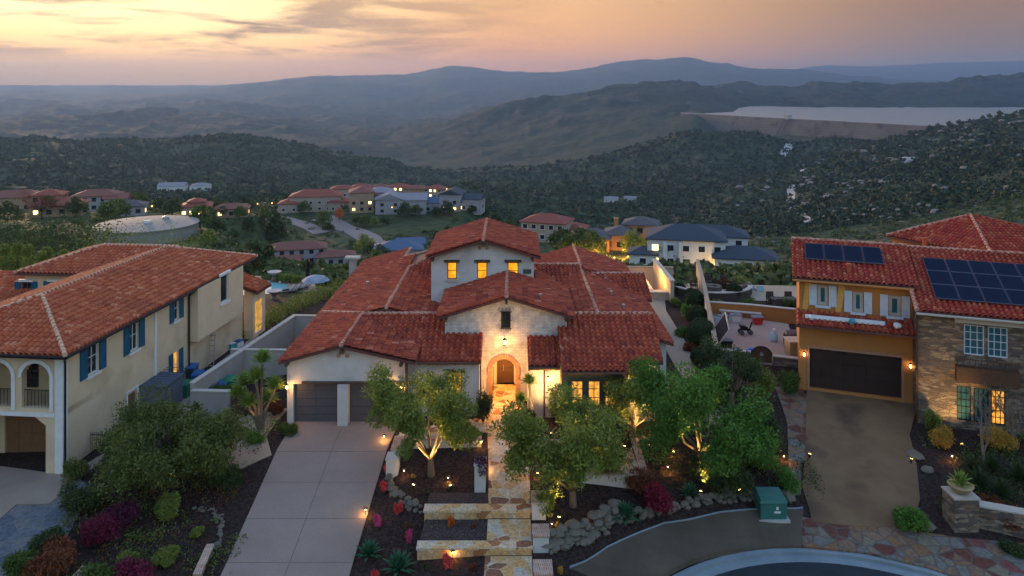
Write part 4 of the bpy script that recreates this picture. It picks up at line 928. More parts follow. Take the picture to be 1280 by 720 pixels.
# ---------------------------------------------------------------- the ochre and stone house
RH = thing('ochre_stone_house', (24, 50, -.3), 'ochre stucco and stone house with bright red tile roofs carrying solar panels', 'house')
g = V((.943, -.334, 0)).normalized(); gi = V((.334, .943, 0)).normalized()
RB = V((20.36, 52, 0)); f1 = Fr(RB, g, (0, -1)); RS = V((25.56, 47.8, 0)); f2 = Fr(RS, g, (0, -1))
def R1(u, r, z): q = RB+g*u+gi*r; return (q.x, q.y, z)
def R2(u, r, z): q = RS+g*u+gi*r; return (q.x, q.y, z)
s_, n_ = .3, 5.2
pol = [[R1(-1.1, -.5, 7.54), R1(6.6, -.5, 7.54), R1(6.6, 4.9, 9.16), R1(-1.1, 4.9, 9.16)], [R1(-1.1, 10.3, 7.54), R1(6.6, 10.3, 7.54), R1(6.6, 4.9, 9.16), R1(-1.1, 4.9, 9.16)],
       [R1(-.9, -1.15, 4.55), R1(6.3, -1.15, 4.55), R1(6.3, .15, 5.25), R1(-.9, .15, 5.25)],
       [R2(-.2, -.5, 6.6), R2(16, -.5, 6.6), R2(16, 7.5, 9.0), R2(-.2, 7.5, 9.0)], [R2(-.2, 15.5, 6.6), R2(16, 15.5, 6.6), R2(16, 7.5, 9.0), R2(-.2, 7.5, 9.0)]]
ap = P(1213, 280, 64); ea, eb, ec, ed = P(1133, 298, 66), P(1182, 312, 58), P(1320, 322, 56), P(1400, 306, 66)
zz = 7.6; hc = [V((ap.x-6.0, ap.y+2.2, zz)), V((ap.x-2.2, ap.y-6.5, zz)), V((ap.x+9.5, ap.y-7.5, zz)), V((ap.x+9, ap.y+4, zz))]
pol += [[tuple(hc[i]), tuple(hc[(i+1) % 4]), tuple(V((ap.x, ap.y, 9.75)))] for i in range(4)]
rd = [(R1(-1.1, 4.9, 9.18), R1(6.6, 4.9, 9.18)), (R2(-.2, 7.5, 9.02), R2(16, 7.5, 9.02)), (hc[1]+V((0, 0, .03)), V((ap.x, ap.y, 9.77))), (R2(-.15, -.5, 6.62), R2(-.15, 7.5, 9.02)), (hc[0]+V((0, 0, .03)), V((ap.x, ap.y, 9.77)))]
rr = mk_roof(RH, pol, rd, M_tile_right, M_cap, cp=.33, rp=.42)
mb = MB()
for px, py, Y in ((1155.5, 303, 57.5), (1217, 314, 54.5), (1061, 336, 51.8)):
    p = P(px, py, Y); mb.tube([p-V((0, 0, .5)), p+V((0, 0, .25))], .15, 8); mb.tube([p+V((0, 0, .25)), p+V((0, 0, .36))], .22, 8)
mb.build('roof_vent', M_tile_right, rr)
mb = MB(); wall(mb, f1, -.66, 6.6, -.6, 7.45, [(0, f1.at(1127), -.02, 2.72)]+[(f1.at(a), f1.at(b), f1.at(a, 381)[1]-d*.012, f1.at(a, 356)[1]) for a, b, d in ((1022, 1035, 0),)]+
     [(f1.at(1066), f1.at(1079), 5.45, 6.8), (f1.at(1111), f1.at(1126), 5.4, 6.75)], .3)
wall(mb, Fr(V(R1(-.66, .3, 0)), gi, (-1, 0)), 0, 9.6, -.6, 7.5); gable(mb, Fr(V(R1(-.66, .3, 0)), gi, (-1, 0)), [(0, 7.5), (9.6, 7.5), (4.6, 8.95)], .3)
wall(mb, Fr(V(R1(-.66, 9.6, 0)), g, (0, 1)), 0, 7.2, -.6, 7.45)
mb.hexa([tuple(p)[:2]+(3.,) for p in [hc[0]*.93+ap*.07, hc[1]*.93+ap*.07, hc[2]*.93+ap*.07, hc[3]*.93+ap*.07]], [tuple(p)[:2]+(7.5,) for p in [hc[0]*.93+ap*.07, hc[1]*.93+ap*.07, hc[2]*.93+ap*.07, hc[3]*.93+ap*.07]])
mb.build('stucco_wall', M_stucco_o, RH)
mb = MB(); up = [f2.at(1205), f2.at(1230.5), f2.at(1235), f2.at(1260)]; lo = [f2.at(1196), f2.at(1214), f2.at(1217), f2.at(1236), f2.at(1239), f2.at(1257)]
zt, zb = 5.9, 4.05; lt, lb = 2.05, -.05
O2 = [(up[0], up[1], zb, zt), (up[2], up[3], zb, zt)]+[(lo[i], lo[i+1], lb, lt) for i in (0, 2, 4)]
wall(mb, f2, 0, 15.5, -1.2, 6.5, O2, .35); wall(mb, Fr(V(R2(0, .35, 0)), gi, (-1, 0)), 0, 14, -1.2, 6.5)
gable(mb, Fr(V(R2(0, .35, 0)), gi, (-1, 0)), [(0, 6.5), (14, 6.5), (7.2, 8.75)], .3)
mb.build('stone_wall', M_stone_v, RH)
for i, (a, b) in enumerate(((1022, 1035), (1066, 1079), (1111, 1126))):
    z0, z1 = ((f1.at(a, 381)[1], f1.at(a, 356)[1]), (5.45, 6.8), (5.4, 6.75))[i]
    w_ = window(RH, f1, f1.at(a), f1.at(b), z0, z1, pane=M_glass_t, frame=M_sill, nx=1, nz=1, fw=.2, sill=M_shut_w, shut=M_shut_w, sw=.48)
for o_ in O2[:2]: window(RH, f2, *o_, pane=M_glass_t, frame=M_shut_w, nx=3, nz=4, fw=.07)
for i, o_ in enumerate(O2[2:]): window(RH, f2, *o_, pane=M_lit2 if i == 2 else M_glass_t, frame=M_iron, nx=3, nz=5, fw=.06)
mb = MB(); fbox(mb, f2, up[0]-.55, up[3]+.75, zt+.15, zt+.5, .003, .3); mb.build('timber_lintel', M_sill, RH)
mb = MB(); fbox(mb, f2, up[0]-.5, up[3]+.5, 2.5, 3.4, .003, .55)
for k in range(12): mb.tube([f2.p(up[0]-.45+k*.32, 3.4, .5), f2.p(up[0]-.45+k*.32, 3.9, .5)], .025, 5)
mb.tube([f2.p(up[0]-.5, 3.9, .5), f2.p(up[3]+.5, 3.9, .5)], .035, 5); mb.build('balcony', M_wood, RH)
gd = panelled(RH, f1, 0, f1.at(1127), -.01, 2.72, M_garage_d, .22, 8, 3)
mb = MB(); fbox(mb, f1, -.15, 0, -.3, 2.72, .003, .06); fbox(mb, f1, f1.at(1127), f1.at(1127)+.15, -.3, 2.72, .003, .06); fbox(mb, f1, -.15, f1.at(1127)+.15, 2.72, 2.9, .003, .06)
mb.build('door_trim', M_archbrick, RH)
lantern(RH, f1.p(-.35, 2.3, .25), 0, .9); lantern(RH, f1.p(f1.at(1127)+.5, 2.3, .25), 0, .9)
pipe(RH, [R2(-.15, -.6, 6.5), R2(-.1, -.12, 6.1), R2(-.1, -.12, -.6)], .06); pipe(RH, [R1(-1.1, -.6, 7.4), R1(6.3, -.6, 7.4)], .08, M_stucco_o, 'gutter'); pipe(RH, [R2(-.2, -.6, 6.46), R2(15, -.6, 6.46)], .08, M_sill, 'gutter')
# solar panels lie just above the tiles
def panel(fn, u0, u1, r0, r1, zf):
    q = [V(fn(u, r, zf(r)+.27)) for u, r in ((u0, r0), (u1, r0), (u1, r1), (u0, r1))]
    mb = MB(); mb.hexa([p-V((0, 0, .05)) for p in q], q); o = mb.build('solar_panel', M_pframe, rr)
    c = sum(q, V())/4; mb = MB(); mb.add([c+(p-c)*.965+V((0, 0, .005)) for p in q], [(0, 1, 2, 3)]); mb.build('cell_glass', M_panel, o)
z1f = lambda r: 7.54+.3*(r+.5); z2f = lambda r: 6.6+.3*(r+.5)
for k in range(4): panel(R1, -.2+k*1.27, 1.0+k*1.27, 1.7, 3.9, z1f)
for k in range(8):
    for j in range(3): panel(R2, 1.1+k*1.38, 2.42+k*1.38, .7+j*1.68, 2.32+j*1.68, z2f)
mb = MB()                              # ochre side drapes beside the first upper window
for px in (1008.5, 1050): u = f1.at(px); mb.hexa([f1.p(u-.3, 5.35, .01), f1.p(u+.05, 5.35, .01), f1.p(u+.05, 5.35, .06), f1.p(u-.3, 5.35, .06)], [f1.p(u-.1, 7.2, .01), f1.p(u+.35, 7.2, .01), f1.p(u+.35, 7.2, .06), f1.p(u-.1, 7.2, .06)])
mb.build('wall_banner', mat('ochre_cloth', (.60, .30, .06), (.7, .38, .1), 4), RH)
# ---------------------------------------------------------------- paving and walls
M_drive = mat('concrete_drive', (.27, .205, .165), (.34, .265, .215), .35, .85, c3=(.22, .16, .13), s3=40, bump=.15, bscale=60)
M_joint = mat('joint', (.17, .135, .115))
M_agg = mat('aggregate', (.085, .066, .045), (.135, .105, .075), .5, .9, c3=(.05, .045, .035), s3=45, bump=.4, bscale=60)
M_drive_r = mat('drive_tan', (.15, .088, .045), (.21, .13, .068), .5, .85, c3=(.08, .052, .032), s3=.35, bump=.3, bscale=50)
M_beige = mat('path_beige', (.33, .25, .18), (.40, .31, .22), .7, .85, bump=.2, bscale=30)
M_tan = mat('concrete_tan', (.26, .20, .15), (.32, .25, .19), .7, .85, bump=.2, bscale=30)
M_kerb = mat('kerb_concrete', (.17, .22, .24), (.24, .29, .31), 1, .85, bump=.2)
M_asph = mat('asphalt', (.022, .03, .036), (.035, .045, .05), .8, .85, bump=.4, bscale=60)
M_wallg = mat('wall_grey', (.33, .30, .27), (.40, .37, .33), .8, .9, bump=.3, bscale=14)
M_walltan = mat('wall_tan', (.42, .33, .24), (.48, .39, .29), .8, .9, bump=.3, bscale=14)
M_rock = stonemat('rock', [(0, (.25, .20, .15)), (.3, (.14, .17, .17)), (.55, (.30, .21, .13)), (.8, (.16, .18, .15))], 2.2, (.15, .13, .1), .0, .6)
M_mulch = mat('mulch', (.028, .016, .014), (.07, .045, .04), 5, .95, c3=(.16, .13, .13), s3=22, bump=1, bscale=25)
M_lawn = mat('lawn_grass', (.05, .13, .02), (.08, .17, .03), 2, .9, bump=.6, bscale=40)
def ribbon(name, L, R_, m, off=.05, k=5, across=4, kind='structure', flat=None, edge=.25, parent=None):
    def sub(P_):
        out = []
        for a, b in zip(P_[:-1], P_[1:]):
            for i in range(k): out.append((a[0]+(b[0]-a[0])*i/k, a[1]+(b[1]-a[1])*i/k))
        return out+[(P_[-1][0], P_[-1][1])]
    Ls, Rs = sub(L), sub(R_); mb = MB(); n = len(Ls); W = across+1
    X = np.array([[Ls[i][0]+(Rs[i][0]-Ls[i][0])*j/across for j in range(W)] for i in range(n)]); Y = np.array([[Ls[i][1]+(Rs[i][1]-Ls[i][1])*j/across for j in range(W)] for i in range(n)])
    Z = (ground(X, Y) if flat is None else np.full(X.shape, float(flat)))+off
    vs = [(X[i, j], Y[i, j], Z[i, j]) for i in range(n) for j in range(W)]
    fs = [(i*W+j, i*W+j+1, (i+1)*W+j+1, (i+1)*W+j) for i in range(n-1) for j in range(across)]
    ring = [i*W for i in range(n)]+[(n-1)*W+j for j in range(1, W)]+[i*W+W-1 for i in range(n-2, -1, -1)]+[j for j in range(W-2, 0, -1)]
    b0 = len(vs); vs += [(vs[r][0], vs[r][1], vs[r][2]-edge) for r in ring]
    for i in range(len(ring)):
        a, b = i, (i+1) % len(ring); fs.append((ring[a], ring[b], b0+b, b0+a))
    mb.add(vs, fs); o = mb.build(name, m, parent)
    bm = bmesh.new(); bm.from_mesh(o.data); bmesh.ops.recalc_face_normals(bm, faces=bm.faces)
    up = sum(f.normal.z*f.calc_area() for f in bm.faces)
    if up < 0: bmesh.ops.reverse_faces(bm, faces=bm.faces)
    bm.to_mesh(o.data); bm.free()
    if kind: tag(o, kind=kind)
    return o
def og(px, py, y0=24, y1=300): q = on_ground(px, py, y0, y1); return (q.x, q.y)
dl = [(-13.45, 46.6), (-13.35, 46.2)]+[og(347, 562), og(315, 635), og(277, 720)]; dl.append((dl[-1][0]*1.0-.2, 25))
dR = [(-7.1, 46.6), (-6.9, 46.2)]+[og(484, 562), og(462, 635), og(437, 720)]; dR.append((dR[-1][0]-.3, 25))
drive = ribbon('driveway', dl, dR, M_drive, .07, 6, 8)
def joint(pts, wd=.035, off=.076):
    L = [(p[0]-wd/2, p[1]) for p in pts]; R2_ = [(p[0]+wd/2, p[1]) for p in pts]
    return L, R2_
mbj = []
cpts = [(-10.27, 46.2)]+[((a[0]+b[0])/2, (a[1]+b[1])/2) for a, b in zip(dl[2:], dR[2:])]
L_, R__ = joint(cpts); o = ribbon('driveway_joint', L_, R__, M_joint, .075, 6, 1, edge=.01, kind=None); o.parent = drive
for py in (566, 605, 651, 705):
    a, b = None, None
    y = og(400, py)[1]
    xl = np.interp(-y, [-p[1] for p in dl], [p[0] for p in dl]); xr = np.interp(-y, [-p[1] for p in dR], [p[0] for p in dR])
    o = ribbon('driveway_joint', [(xl, y-.016), (xr, y-.016)], [(xl, y+.016), (xr, y+.016)], M_joint, .075, 10, 1, edge=.01, kind=None); o.parent = drive
# entry walk in three levels with ledge stone steps running on into the beds
ribbon('entry_path', [(-1.35, 52.4), (-1.3, 49.7), (-1.6, 47.6), (-1.45, 45), (-1.25, 41), (-1.2, 38.2)], [(.25, 52.4), (.3, 49.7), (.75, 47.6), (.9, 45), (.95, 41), (.92, 38.2)], M_flag, .06, 4, 3)
ribbon('entry_path', [(-6.75, 43.95), (-4.5, 44.9), (-2.6, 45.5), (-1.5, 45.2)], [(-6.75, 45.4), (-4.5, 46.2), (-2.6, 46.9), (-1.6, 47.4)], M_flag, .055, 4, 3)
ribbon('entry_path', [(-1.2, 37.62), (-1.2, 35.65)], [(.92, 37.62), (.92, 35.65)], M_flag, -.82, 3, 3, flat=0, edge=.4)
ribbon('entry_path', [(-1.25, 35.2), (-1.25, 30), (-1.25, 25)], [(.92, 35.2), (.92, 30), (.92, 25)], M_flag, -1.14, 3, 3, flat=0, edge=.3)
def step(y0, y1, x0, x1, zt, zb, lab):
    mb = MB(); st = thing('stone_step', ((x0+x1)/2, y0, zb), lab, 'step', 'long ledge stone steps of the entry walk')
    mb.box(((x0+x1)/2, (y0+y1)/2+.06, (zt-.1+zb)/2), (x1-x0, y1-y0-.1, zt-.1-zb)); mb.build('riser', M_ledge, st)
    mb = MB(); mb.box(((x0+x1)/2, (y0+y1)/2, zt-.05), (x1-x0+.08, y1-y0, .1)); mb.build('tread', M_flag, st)
step(37.6, 38.25, -4.35, .92, -.40, -1.0, 'upper long stone step crossing the entry walk beside the tallest brick-capped pier')
step(35.15, 35.75, -4.4, .92, -.76, -1.4, 'lower long stone step crossing the entry walk near the agaves')
def pier(x0, x1, y0, y1, zt, zb, lab, cap=M_brickcap, body=M_stucco, grp=None, name='garden_pier', capn='brick_cap'):
    t = thing(name, ((x0+x1)/2, (y0+y1)/2, zb), lab, 'pier', grp); mb = MB(); mb.box(((x0+x1)/2, (y0+y1)/2, (zt-.09+zb)/2), (x1-x0, y1-y0, zt-.09-zb)); mb.build('body', body, t)
    mb = MB(); mb.box(((x0+x1)/2, (y0+y1)/2, zt-.045), (x1-x0+.08, y1-y0+.08, .09)); mb.build(capn, cap, t); return t
gp = 'brick-capped white piers stepping down beside the entry walk'
pier(.98, 1.68, 37.6, 38.7, .02, -1.3, 'uppermost of the three white piers with brick caps along the walk', grp=gp)
pier(.98, 1.72, 35.4, 36.35, -.33, -1.6, 'middle of the three white piers with brick caps along the walk', grp=gp)
pier(.98, 1.76, 33.2, 34.2, -.70, -1.9, 'lowest of the three white piers with brick caps along the walk', grp=gp)
mb = MB(); mb.box((1.33, 38.15+1.0, -.45), (.5, .9, 1.1)); 
def lowwall(name, pts, zt, zb, th, body, cap, lab, cat='wall', ch=.08, co_=.06):
    t = thing(name, (pts[0][0], pts[0][1], zb if not hasattr(zb, '__len__') else zb[0]), lab, cat); mb = MB(); mc = MB()
    zt_ = zt if hasattr(zt, '__len__') else [zt]*len(pts); zb_ = zb if hasattr(zb, '__len__') else [zb]*len(pts)
    P2 = [V((p[0], p[1], 0)) for p in pts]
    def offs(h):
        L, R_ = [], []
        for i, p in enumerate(P2):
            a = (P2[i]-P2[max(i-1, 0)]); b = (P2[min(i+1, len(P2)-1)]-P2[i])
            a = a.normalized() if a.length > 0 else b.normalized(); b = b.normalized() if b.length > 0 else a
            d = (a+b).normalized(); n = V((-d.y, d.x, 0))*(h/max(.4, d.dot(a))); L.append(p+n); R_.append(p-n)
        return L, R_
    for (mbx, h, top, bot) in ((mb, th/2, [z-ch for z in zt_], zb_), (mc, th/2+co_, zt_, [z-ch for z in zt_])):
        L, R_ = offs(h); n = len(P2)
        vs = [l+V((0, 0, bot[i])) for i, l in enumerate(L)]+[r+V((0, 0, bot[i])) for i, r in enumerate(R_)]+[l+V((0, 0, top[i])) for i, l in enumerate(L)]+[r+V((0, 0, top[i])) for i, r in enumerate(R_)]
        fs = []
        for i in range(n-1):
            fs += [(2*n+i, 3*n+i, 3*n+i+1, 2*n+i+1), (i, 2*n+i, 2*n+i+1, i+1), (n+i, n+i+1, 3*n+i+1, 3*n+i)]
        fs += [(0, n, 3*n, 2*n), (n-1, 3*n-1, 4*n-1, 2*n-1)]; mbx.add(vs, fs)
    mb.build('body', body, t); mc.build('coping', cap, t); return t
lowwall('planter_wall', [(-6.55, 42.3), (-6.55, 43.75), (-1.75, 43.75)], .40, -.8, .32, M_stucco, M_brickcap, 'low white planter wall behind the lone olive tree by the driveway')
pier(-6.85, -6.2, 41.3, 42.1, .35, -.9, 'white pier beside the driveway at the end of the planter wall', M_stucco, name='planter_pier', capn='cap')
pier(-1.95, -1.38, 39.5, 40.3, .95, -.8, 'white pier at the walk with dark purple flowers trailing over it', M_stucco, name='flower_pier', capn='cap')
lowwall('terrace_wall', [(2.2, 40.6), (7.05, 40.5), (7.15, 44.7), (9.2, 44.75)], 0.02, [-1.4, -1.4, -1.1, -.6], .32, M_stucco, M_brickcap, 'low stucco terrace wall with brick coping turning a corner among the olive trees')
lowwall('glow_wall', [(1.9, 42.6), (4.7, 42.5)], .75, -.3, .3, M_walltan, M_beige, 'short tan garden wall lit gold behind the olive tree right of the walk')
ribbon('terrace_paving', [(1.9, 40.9), (4.5, 40.9), (6.9, 40.8)], [(1.9, 42.4), (4.5, 42.4), (6.9, 44.5)], M_flag, -.22, 3, 3, flat=0, edge=.5)
# street, kerb, parkway
cc_ = V((14, 26.7, 0)); arc = lambda r, a0, a1, n=40: [(cc_.x+r*math.sin(R(a0+(a1-a0)*i/n)), cc_.y+r*math.cos(R(a0+(a1-a0)*i/n))) for i in range(n+1)]
ribbon('street', arc(10.72, -100, 100), arc(.5, -100, 100), M_asph, -2.46, 1, 6, flat=0)
ribbon('gutter_pan', arc(10.72, -100, 100), arc(10.15, -100, 100), M_kerb, -2.452, 1, 1, flat=0, edge=.02)
ribbon('kerb', arc(10.70, -100, 100), arc(11.02, -100, 100), M_kerb, -2.31, 1, 2, flat=0, edge=.5)
A1 = [og(713, 712), og(760, 686), og(830, 657), og(900, 643), og(1004, 637)]
A0 = arc(11.0, -47, 2, 4); A0 = arc(11.03, -50, 2, 8); A1 = [A1[0], ((A1[0][0]+A1[1][0])/2, (A1[0][1]+A1[1][1])/2), A1[1], ((A1[1][0]+A1[2][0])/2, (A1[1][1]+A1[2][1])/2), A1[2], ((A1[2][0]+A1[3][0])/2, (A1[2][1]+A1[3][1])/2), A1[3], ((A1[3][0]+A1[4][0])/2, (A1[3][1]+A1[4][1])/2), A1[4]]
ribbon('parkway', A1, A0, M_agg, .05, 5, 5)
mbk = ribbon('parkway_edge', [(A1[0][0]-.04, A1[0][1]+.05)]+[(a[0], a[1]+.06) for a in A1[1:]], [(A1[0][0], A1[0][1]-.02)]+[(a[0], a[1]+.003) for a in A1[1:]], M_kerb, .09, 5, 1)
Fu = [og(1000, 648), og(1080, 652), og(1140, 664), og(1200, 674), (27.5, 37.5)]
Fl = arc(11.03, 2.2, 62, 4)
ribbon('stone_parkway', Fu, Fl, M_flag_r, .05, 5, 6)
ribbon('driveway', [(20.2, 52.1), og(1007, 560), og(1003, 610), og(1012, 640), og(1015, 654)], [(26.6, 49.85), og(1137, 545), og(1146, 585), og(1150, 625), og(1140, 662)], M_drive_r, .07, 6, 6)
ribbon('stone_margin', [(18.2, 52.6), og(984, 530), og(986, 580), og(992, 620)], [(19.9, 52.4), (19.6, 45.5), og(1002, 580), og(1001, 620)], M_flag_r, .06, 5, 3)
# the next-door apron: tan concrete, then blue-grey flagstone
ribbon('driveway', [(-36, 44), (-30, 44.2), (-25.4, 42.6), (-24.4, 43.6), (-23.6, 46)], [(-36, 38.6), og(0, 650), og(20, 632), og(62, 631), og(100, 600)], M_tan, .06, 5, 5)
ribbon('stone_apron', [(-36, 38.55), og(0, 651), og(20, 633), og(62, 632), og(100, 601)], [(-36, 33), og(-10, 735), og(30, 712), og(75, 690), og(118, 612)], M_flag_b, .05, 5, 5)
ribbon('side_path', [(-24.3, 46), (-23, 60), (-22.5, 66)], [(-21.3, 46), (-20.3, 60), (-19.5, 66)], M_tan, .05, 5, 3)
ribbon('side_path', [(-19.8, 47.5), (-18.4, 44.5), (-16.4, 41.5)], [(-14.3, 48.6), (-14.6, 45.2), (-13.7, 43.3)], M_beige, .06, 5, 4)
ribbon('side_path', [(11.9, 46.5), (12.0, 50), (12.0, 60), (11.6, 68), (11.6, 82)], [(13.6, 46.5), (13.9, 50), (14.0, 60), (14.2, 70), (16.2, 82)], M_beige, .06, 5, 3)
# boundary walls
wl = [(-20.6, 48.9), (-18.1, 63.2), (-14.3, 63.0)]
lowwall('boundary_wall', wl, [1.55, 1.6, 1.6], -1.4, .25, M_wallg, M_sill, 'tall grey stucco boundary wall running back between the cream and white houses', ch=.07)
lowwall('cross_wall', [(-20.4, 55.2), (-14.2, 55.0)], 1.55, -1.0, .22, M_wallg, M_sill, 'grey cross wall closing the side yard next to the white house garage', ch=.07)
t = lowwall('gate_wall', [(-20.55, 48.75), (-18.0, 48.6)], 1.15, -1.2, .25, M_wallg, M_sill, 'short low grey wall beside the yucca that ends at a brown gate', ch=.07)
t = thing('side_gate', (-17.3, 48.6, -.6), 'brown boarded side gate between the low grey wall and the yucca', 'gate')
mb = MB()
for k in range(7): mb.box((-17.85+k*.2, 48.6, .25), (.185, .05, 1.6))
mb.build('boards', M_wood, t)
mb = MB(); mb.box((-17.25, 48.64, .9), (1.4, .04, .12)); mb.build('rail', M_wood, t)
wr = [(14.3, 50.5), (14.95, 55.5), (18.5, 73.1), (20.5, 84)]
lowwall('boundary_wall', wr, [1.3, 1.5, 1.5, 1.5], -.7, .28, M_walltan, M_beige, 'long tan boundary wall with a pale coping behind the row of clipped shrubs', ch=.08, co_=.05)
lowwall('back_wall', [(11.4, 83), (17.5, 82.5)], [1.0, 1.0], -1.4, .3, M_walltan, M_beige, 'tan wall closing the far end of the beige side path')
# ---------------------------------------------------------------- rocks
def rock(mb, c, r, seed, flat=.6):
    rr_ = random.Random(seed); n1, n2 = 7, 4; c = V(c); vs = []; ax_ = [r*rr_.uniform(.75, 1.25), r*rr_.uniform(.75, 1.25), r*flat*rr_.uniform(.8, 1.3)]; rz = rr_.uniform(0, 3)
    for i in range(1, n2):
        for k in range(n1):
            t = math.pi*i/n2; p = 2*math.pi*(k+.5*(i % 2))/n1+rz; q = rr_.uniform(.8, 1.12)
            vs.append(c+V((math.sin(t)*math.cos(p)*ax_[0]*q, math.sin(t)*math.sin(p)*ax_[1]*q, math.cos(t)*ax_[2]*q)))
    top = len(vs); vs += [c+V((0, 0, ax_[2])), c-V((0, 0, ax_[2]))]; fs = []
    for k in range(n1):
        fs.append((top, k, (k+1) % n1)); b0 = (n2-2)*n1; fs.append((top+1, b0+(k+1) % n1, b0+k))
        for i in range(n2-2): fs.append((i*n1+k, (i+1)*n1+k, (i+1)*n1+(k+1) % n1, i*n1+(k+1) % n1))
    mb.add(vs, fs)
def border(name, pts, lab, r=(.12, .24), rows=2, gap=.26):
    mb = MB(); i = 0
    for a, b in zip(pts[:-1], pts[1:]):
        a, b = V(a+(0,)), V(b+(0,)); L = (b-a).length; n = max(1, int(L/gap))
        for k in range(n):
            for j in range(rows):
                p = a.lerp(b, (k+rnd.random()*.8)/n)+V((rnd.uniform(-.12, .12), rnd.uniform(-.1, .1)+j*.17, 0)); z = gz(p.x, p.y); s = rnd.uniform(*r); i += 1
                rock(mb, (p.x, p.y, z+s*.3+j*s*.5), s, i)
    o = mb.build(name, M_rock, None, at=(pts[0][0], pts[0][1], gz(*pts[0]))); return tag(o, lab, 'stone border')
border('stone_border', [og(492, 580), og(486, 600), og(489, 615), og(508, 634), og(530, 642)], 'curved edging of grey-green cobbles between the driveway bed and the olive tree')
border('rock_wall', [og(686, 692), og(730, 678), og(757, 664), og(775, 650)], 'heaped bank of green-grey rocks below the lit olive tree by the parkway', (.16, .34), 4)
border('rock_wall', [og(775, 652), og(830, 641), og(870, 632), og(948, 626)], 'low line of tan rocks edging the bed above the wide parkway', (.15, .3), 2)
border('stone_border', [og(243, 640), og(264, 640), og(276, 655), og(274, 676), og(262, 700)], 'curved pebble edging of the bed beside the driveway with yellow shrubs', (.07, .13), 2, .14)
lowwall('bed_wall', [og(263, 690), og(246, 728)], [gz(*og(263, 690))+.35, gz(*og(246, 728))+.35], -2.2, .25, M_beige, M_brickcap, 'short brick-topped bed wall next to the foot of the wide driveway')
pier(-19.4, -18.7, 33.6, 34.3, -1.05, -2.3, 'small brick-capped pier among the magenta shrubs at the street edge', name='garden_pier')
o = (lambda mb: (rock(mb, G(985, 622, -1.6), .42, 5, .8), mb.build('boulder', M_rock, None, at=G(985, 622, -1.6)))[1])(MB()); tag(o, 'round tan boulder behind the green utility cabinet', 'boulder')
for i, (px, py, r, lab) in enumerate(((1144, 572, .5, 'large tan boulder beside the right driveway under the garage corner'), (1160, 590, .42, 'flat tan rock just below the big boulder by the right driveway'), (1013, 668, .3, 'grey rock lying at the foot of the tan driveway'), (1160, 660, .45, 'blue-grey rock beside the dark bush at the foot of the tan driveway'))):
    q = on_ground(px, py); mb = MB(); rock(mb, q+V((0, 0, r*.2)), r, 40+i, .55); tag(mb.build('boulder', M_rock, None, at=q), lab, 'boulder')
for i, (u_, y_) in enumerate(((-3.9, 38.3), (-3.9, 35.8))): pass
for i, (x0, x1, y0, y1, lv) in enumerate(((-4.3, -1.25, 38.2, 39.4, -.46), (-4.35, -1.25, 35.7, 37.62, -.84))):
    ribbon('garden_bed', [(x0, y0), (x0+.05, y1)], [(x1, y0), (x1, y1)], M_mulch, lv, 4, 4, flat=0, edge=.5)
# utility cabinet
c = on_ground(967, 652); t = thing('utility_cabinet', c, 'squat teal-green metal utility cabinet standing on the parkway', 'utility box')
mb = MB(); mb.box(c+V((0, .5, .5)), (1.35, 1.1, .85)); M_ut = mat('utility_green', (.03, .12, .10), (.045, .16, .13), 3, .5); mb.build('cabinet_body', M_ut, t)
mb = MB(); mb.hexa([c+V((x, y, .93)) for x, y in ((-.72, -.1), (.72, -.1), (.72, 1.1), (-.72, 1.1))], [c+V((x, y, 1.06 if y < .5 else 1.2)) for x, y in ((-.66, -.02), (.66, -.02), (.62, 1.02), (-.62, 1.02))]); mb.build('lid', M_ut, t)
mb = MB(); mb.box(c+V((0, .5, .03)), (1.6, 1.4, .12)); mb.build('plinth', M_conc, t)
mb = MB(); mb.box(c+V((.18, -.056, .45)), (.34, .01, .1)); mb.box(c+V((.18, -.056, .65)), (.12, .01, .16)); mb.build('warning_label', M_white, t)
# stone pier with a potted agave, and the wall running on from it
pc = on_ground(1209, 668); t = pier(pc.x-.62, pc.x+.62, pc.y, pc.y+1.15, pc.z+1.75, pc.z-.4, 'square stacked-stone pier carrying a bowl planter by the flagstones', M_sill, M_stone_v, name='stone_pier', capn='cap')
lowwall('stone_wall', [(pc.x+.62, pc.y+.6), (pc.x+6.5, pc.y-1.6)], [pc.z+1.25, pc.z+1.15], pc.z-.8, .5, M_stone_v, M_sill, 'low stacked-stone wall with pale coping running from the stone pier')
bowl = thing('bowl_planter', pc+V((0, .57, 1.75)), 'round clay bowl planter with a spiky agave standing on the stone pier', 'planter')
mb = MB(); mb.lathe(pc+V((0, .57, 1.75)), [(.22, 0), (.42, .12), (.58, .34), (.62, .4), (.5, .4)], 16); mb.build('bowl', mat('clay_bowl', (.35, .24, .12), (.45, .32, .18), 3, .7), bowl, smooth=True)
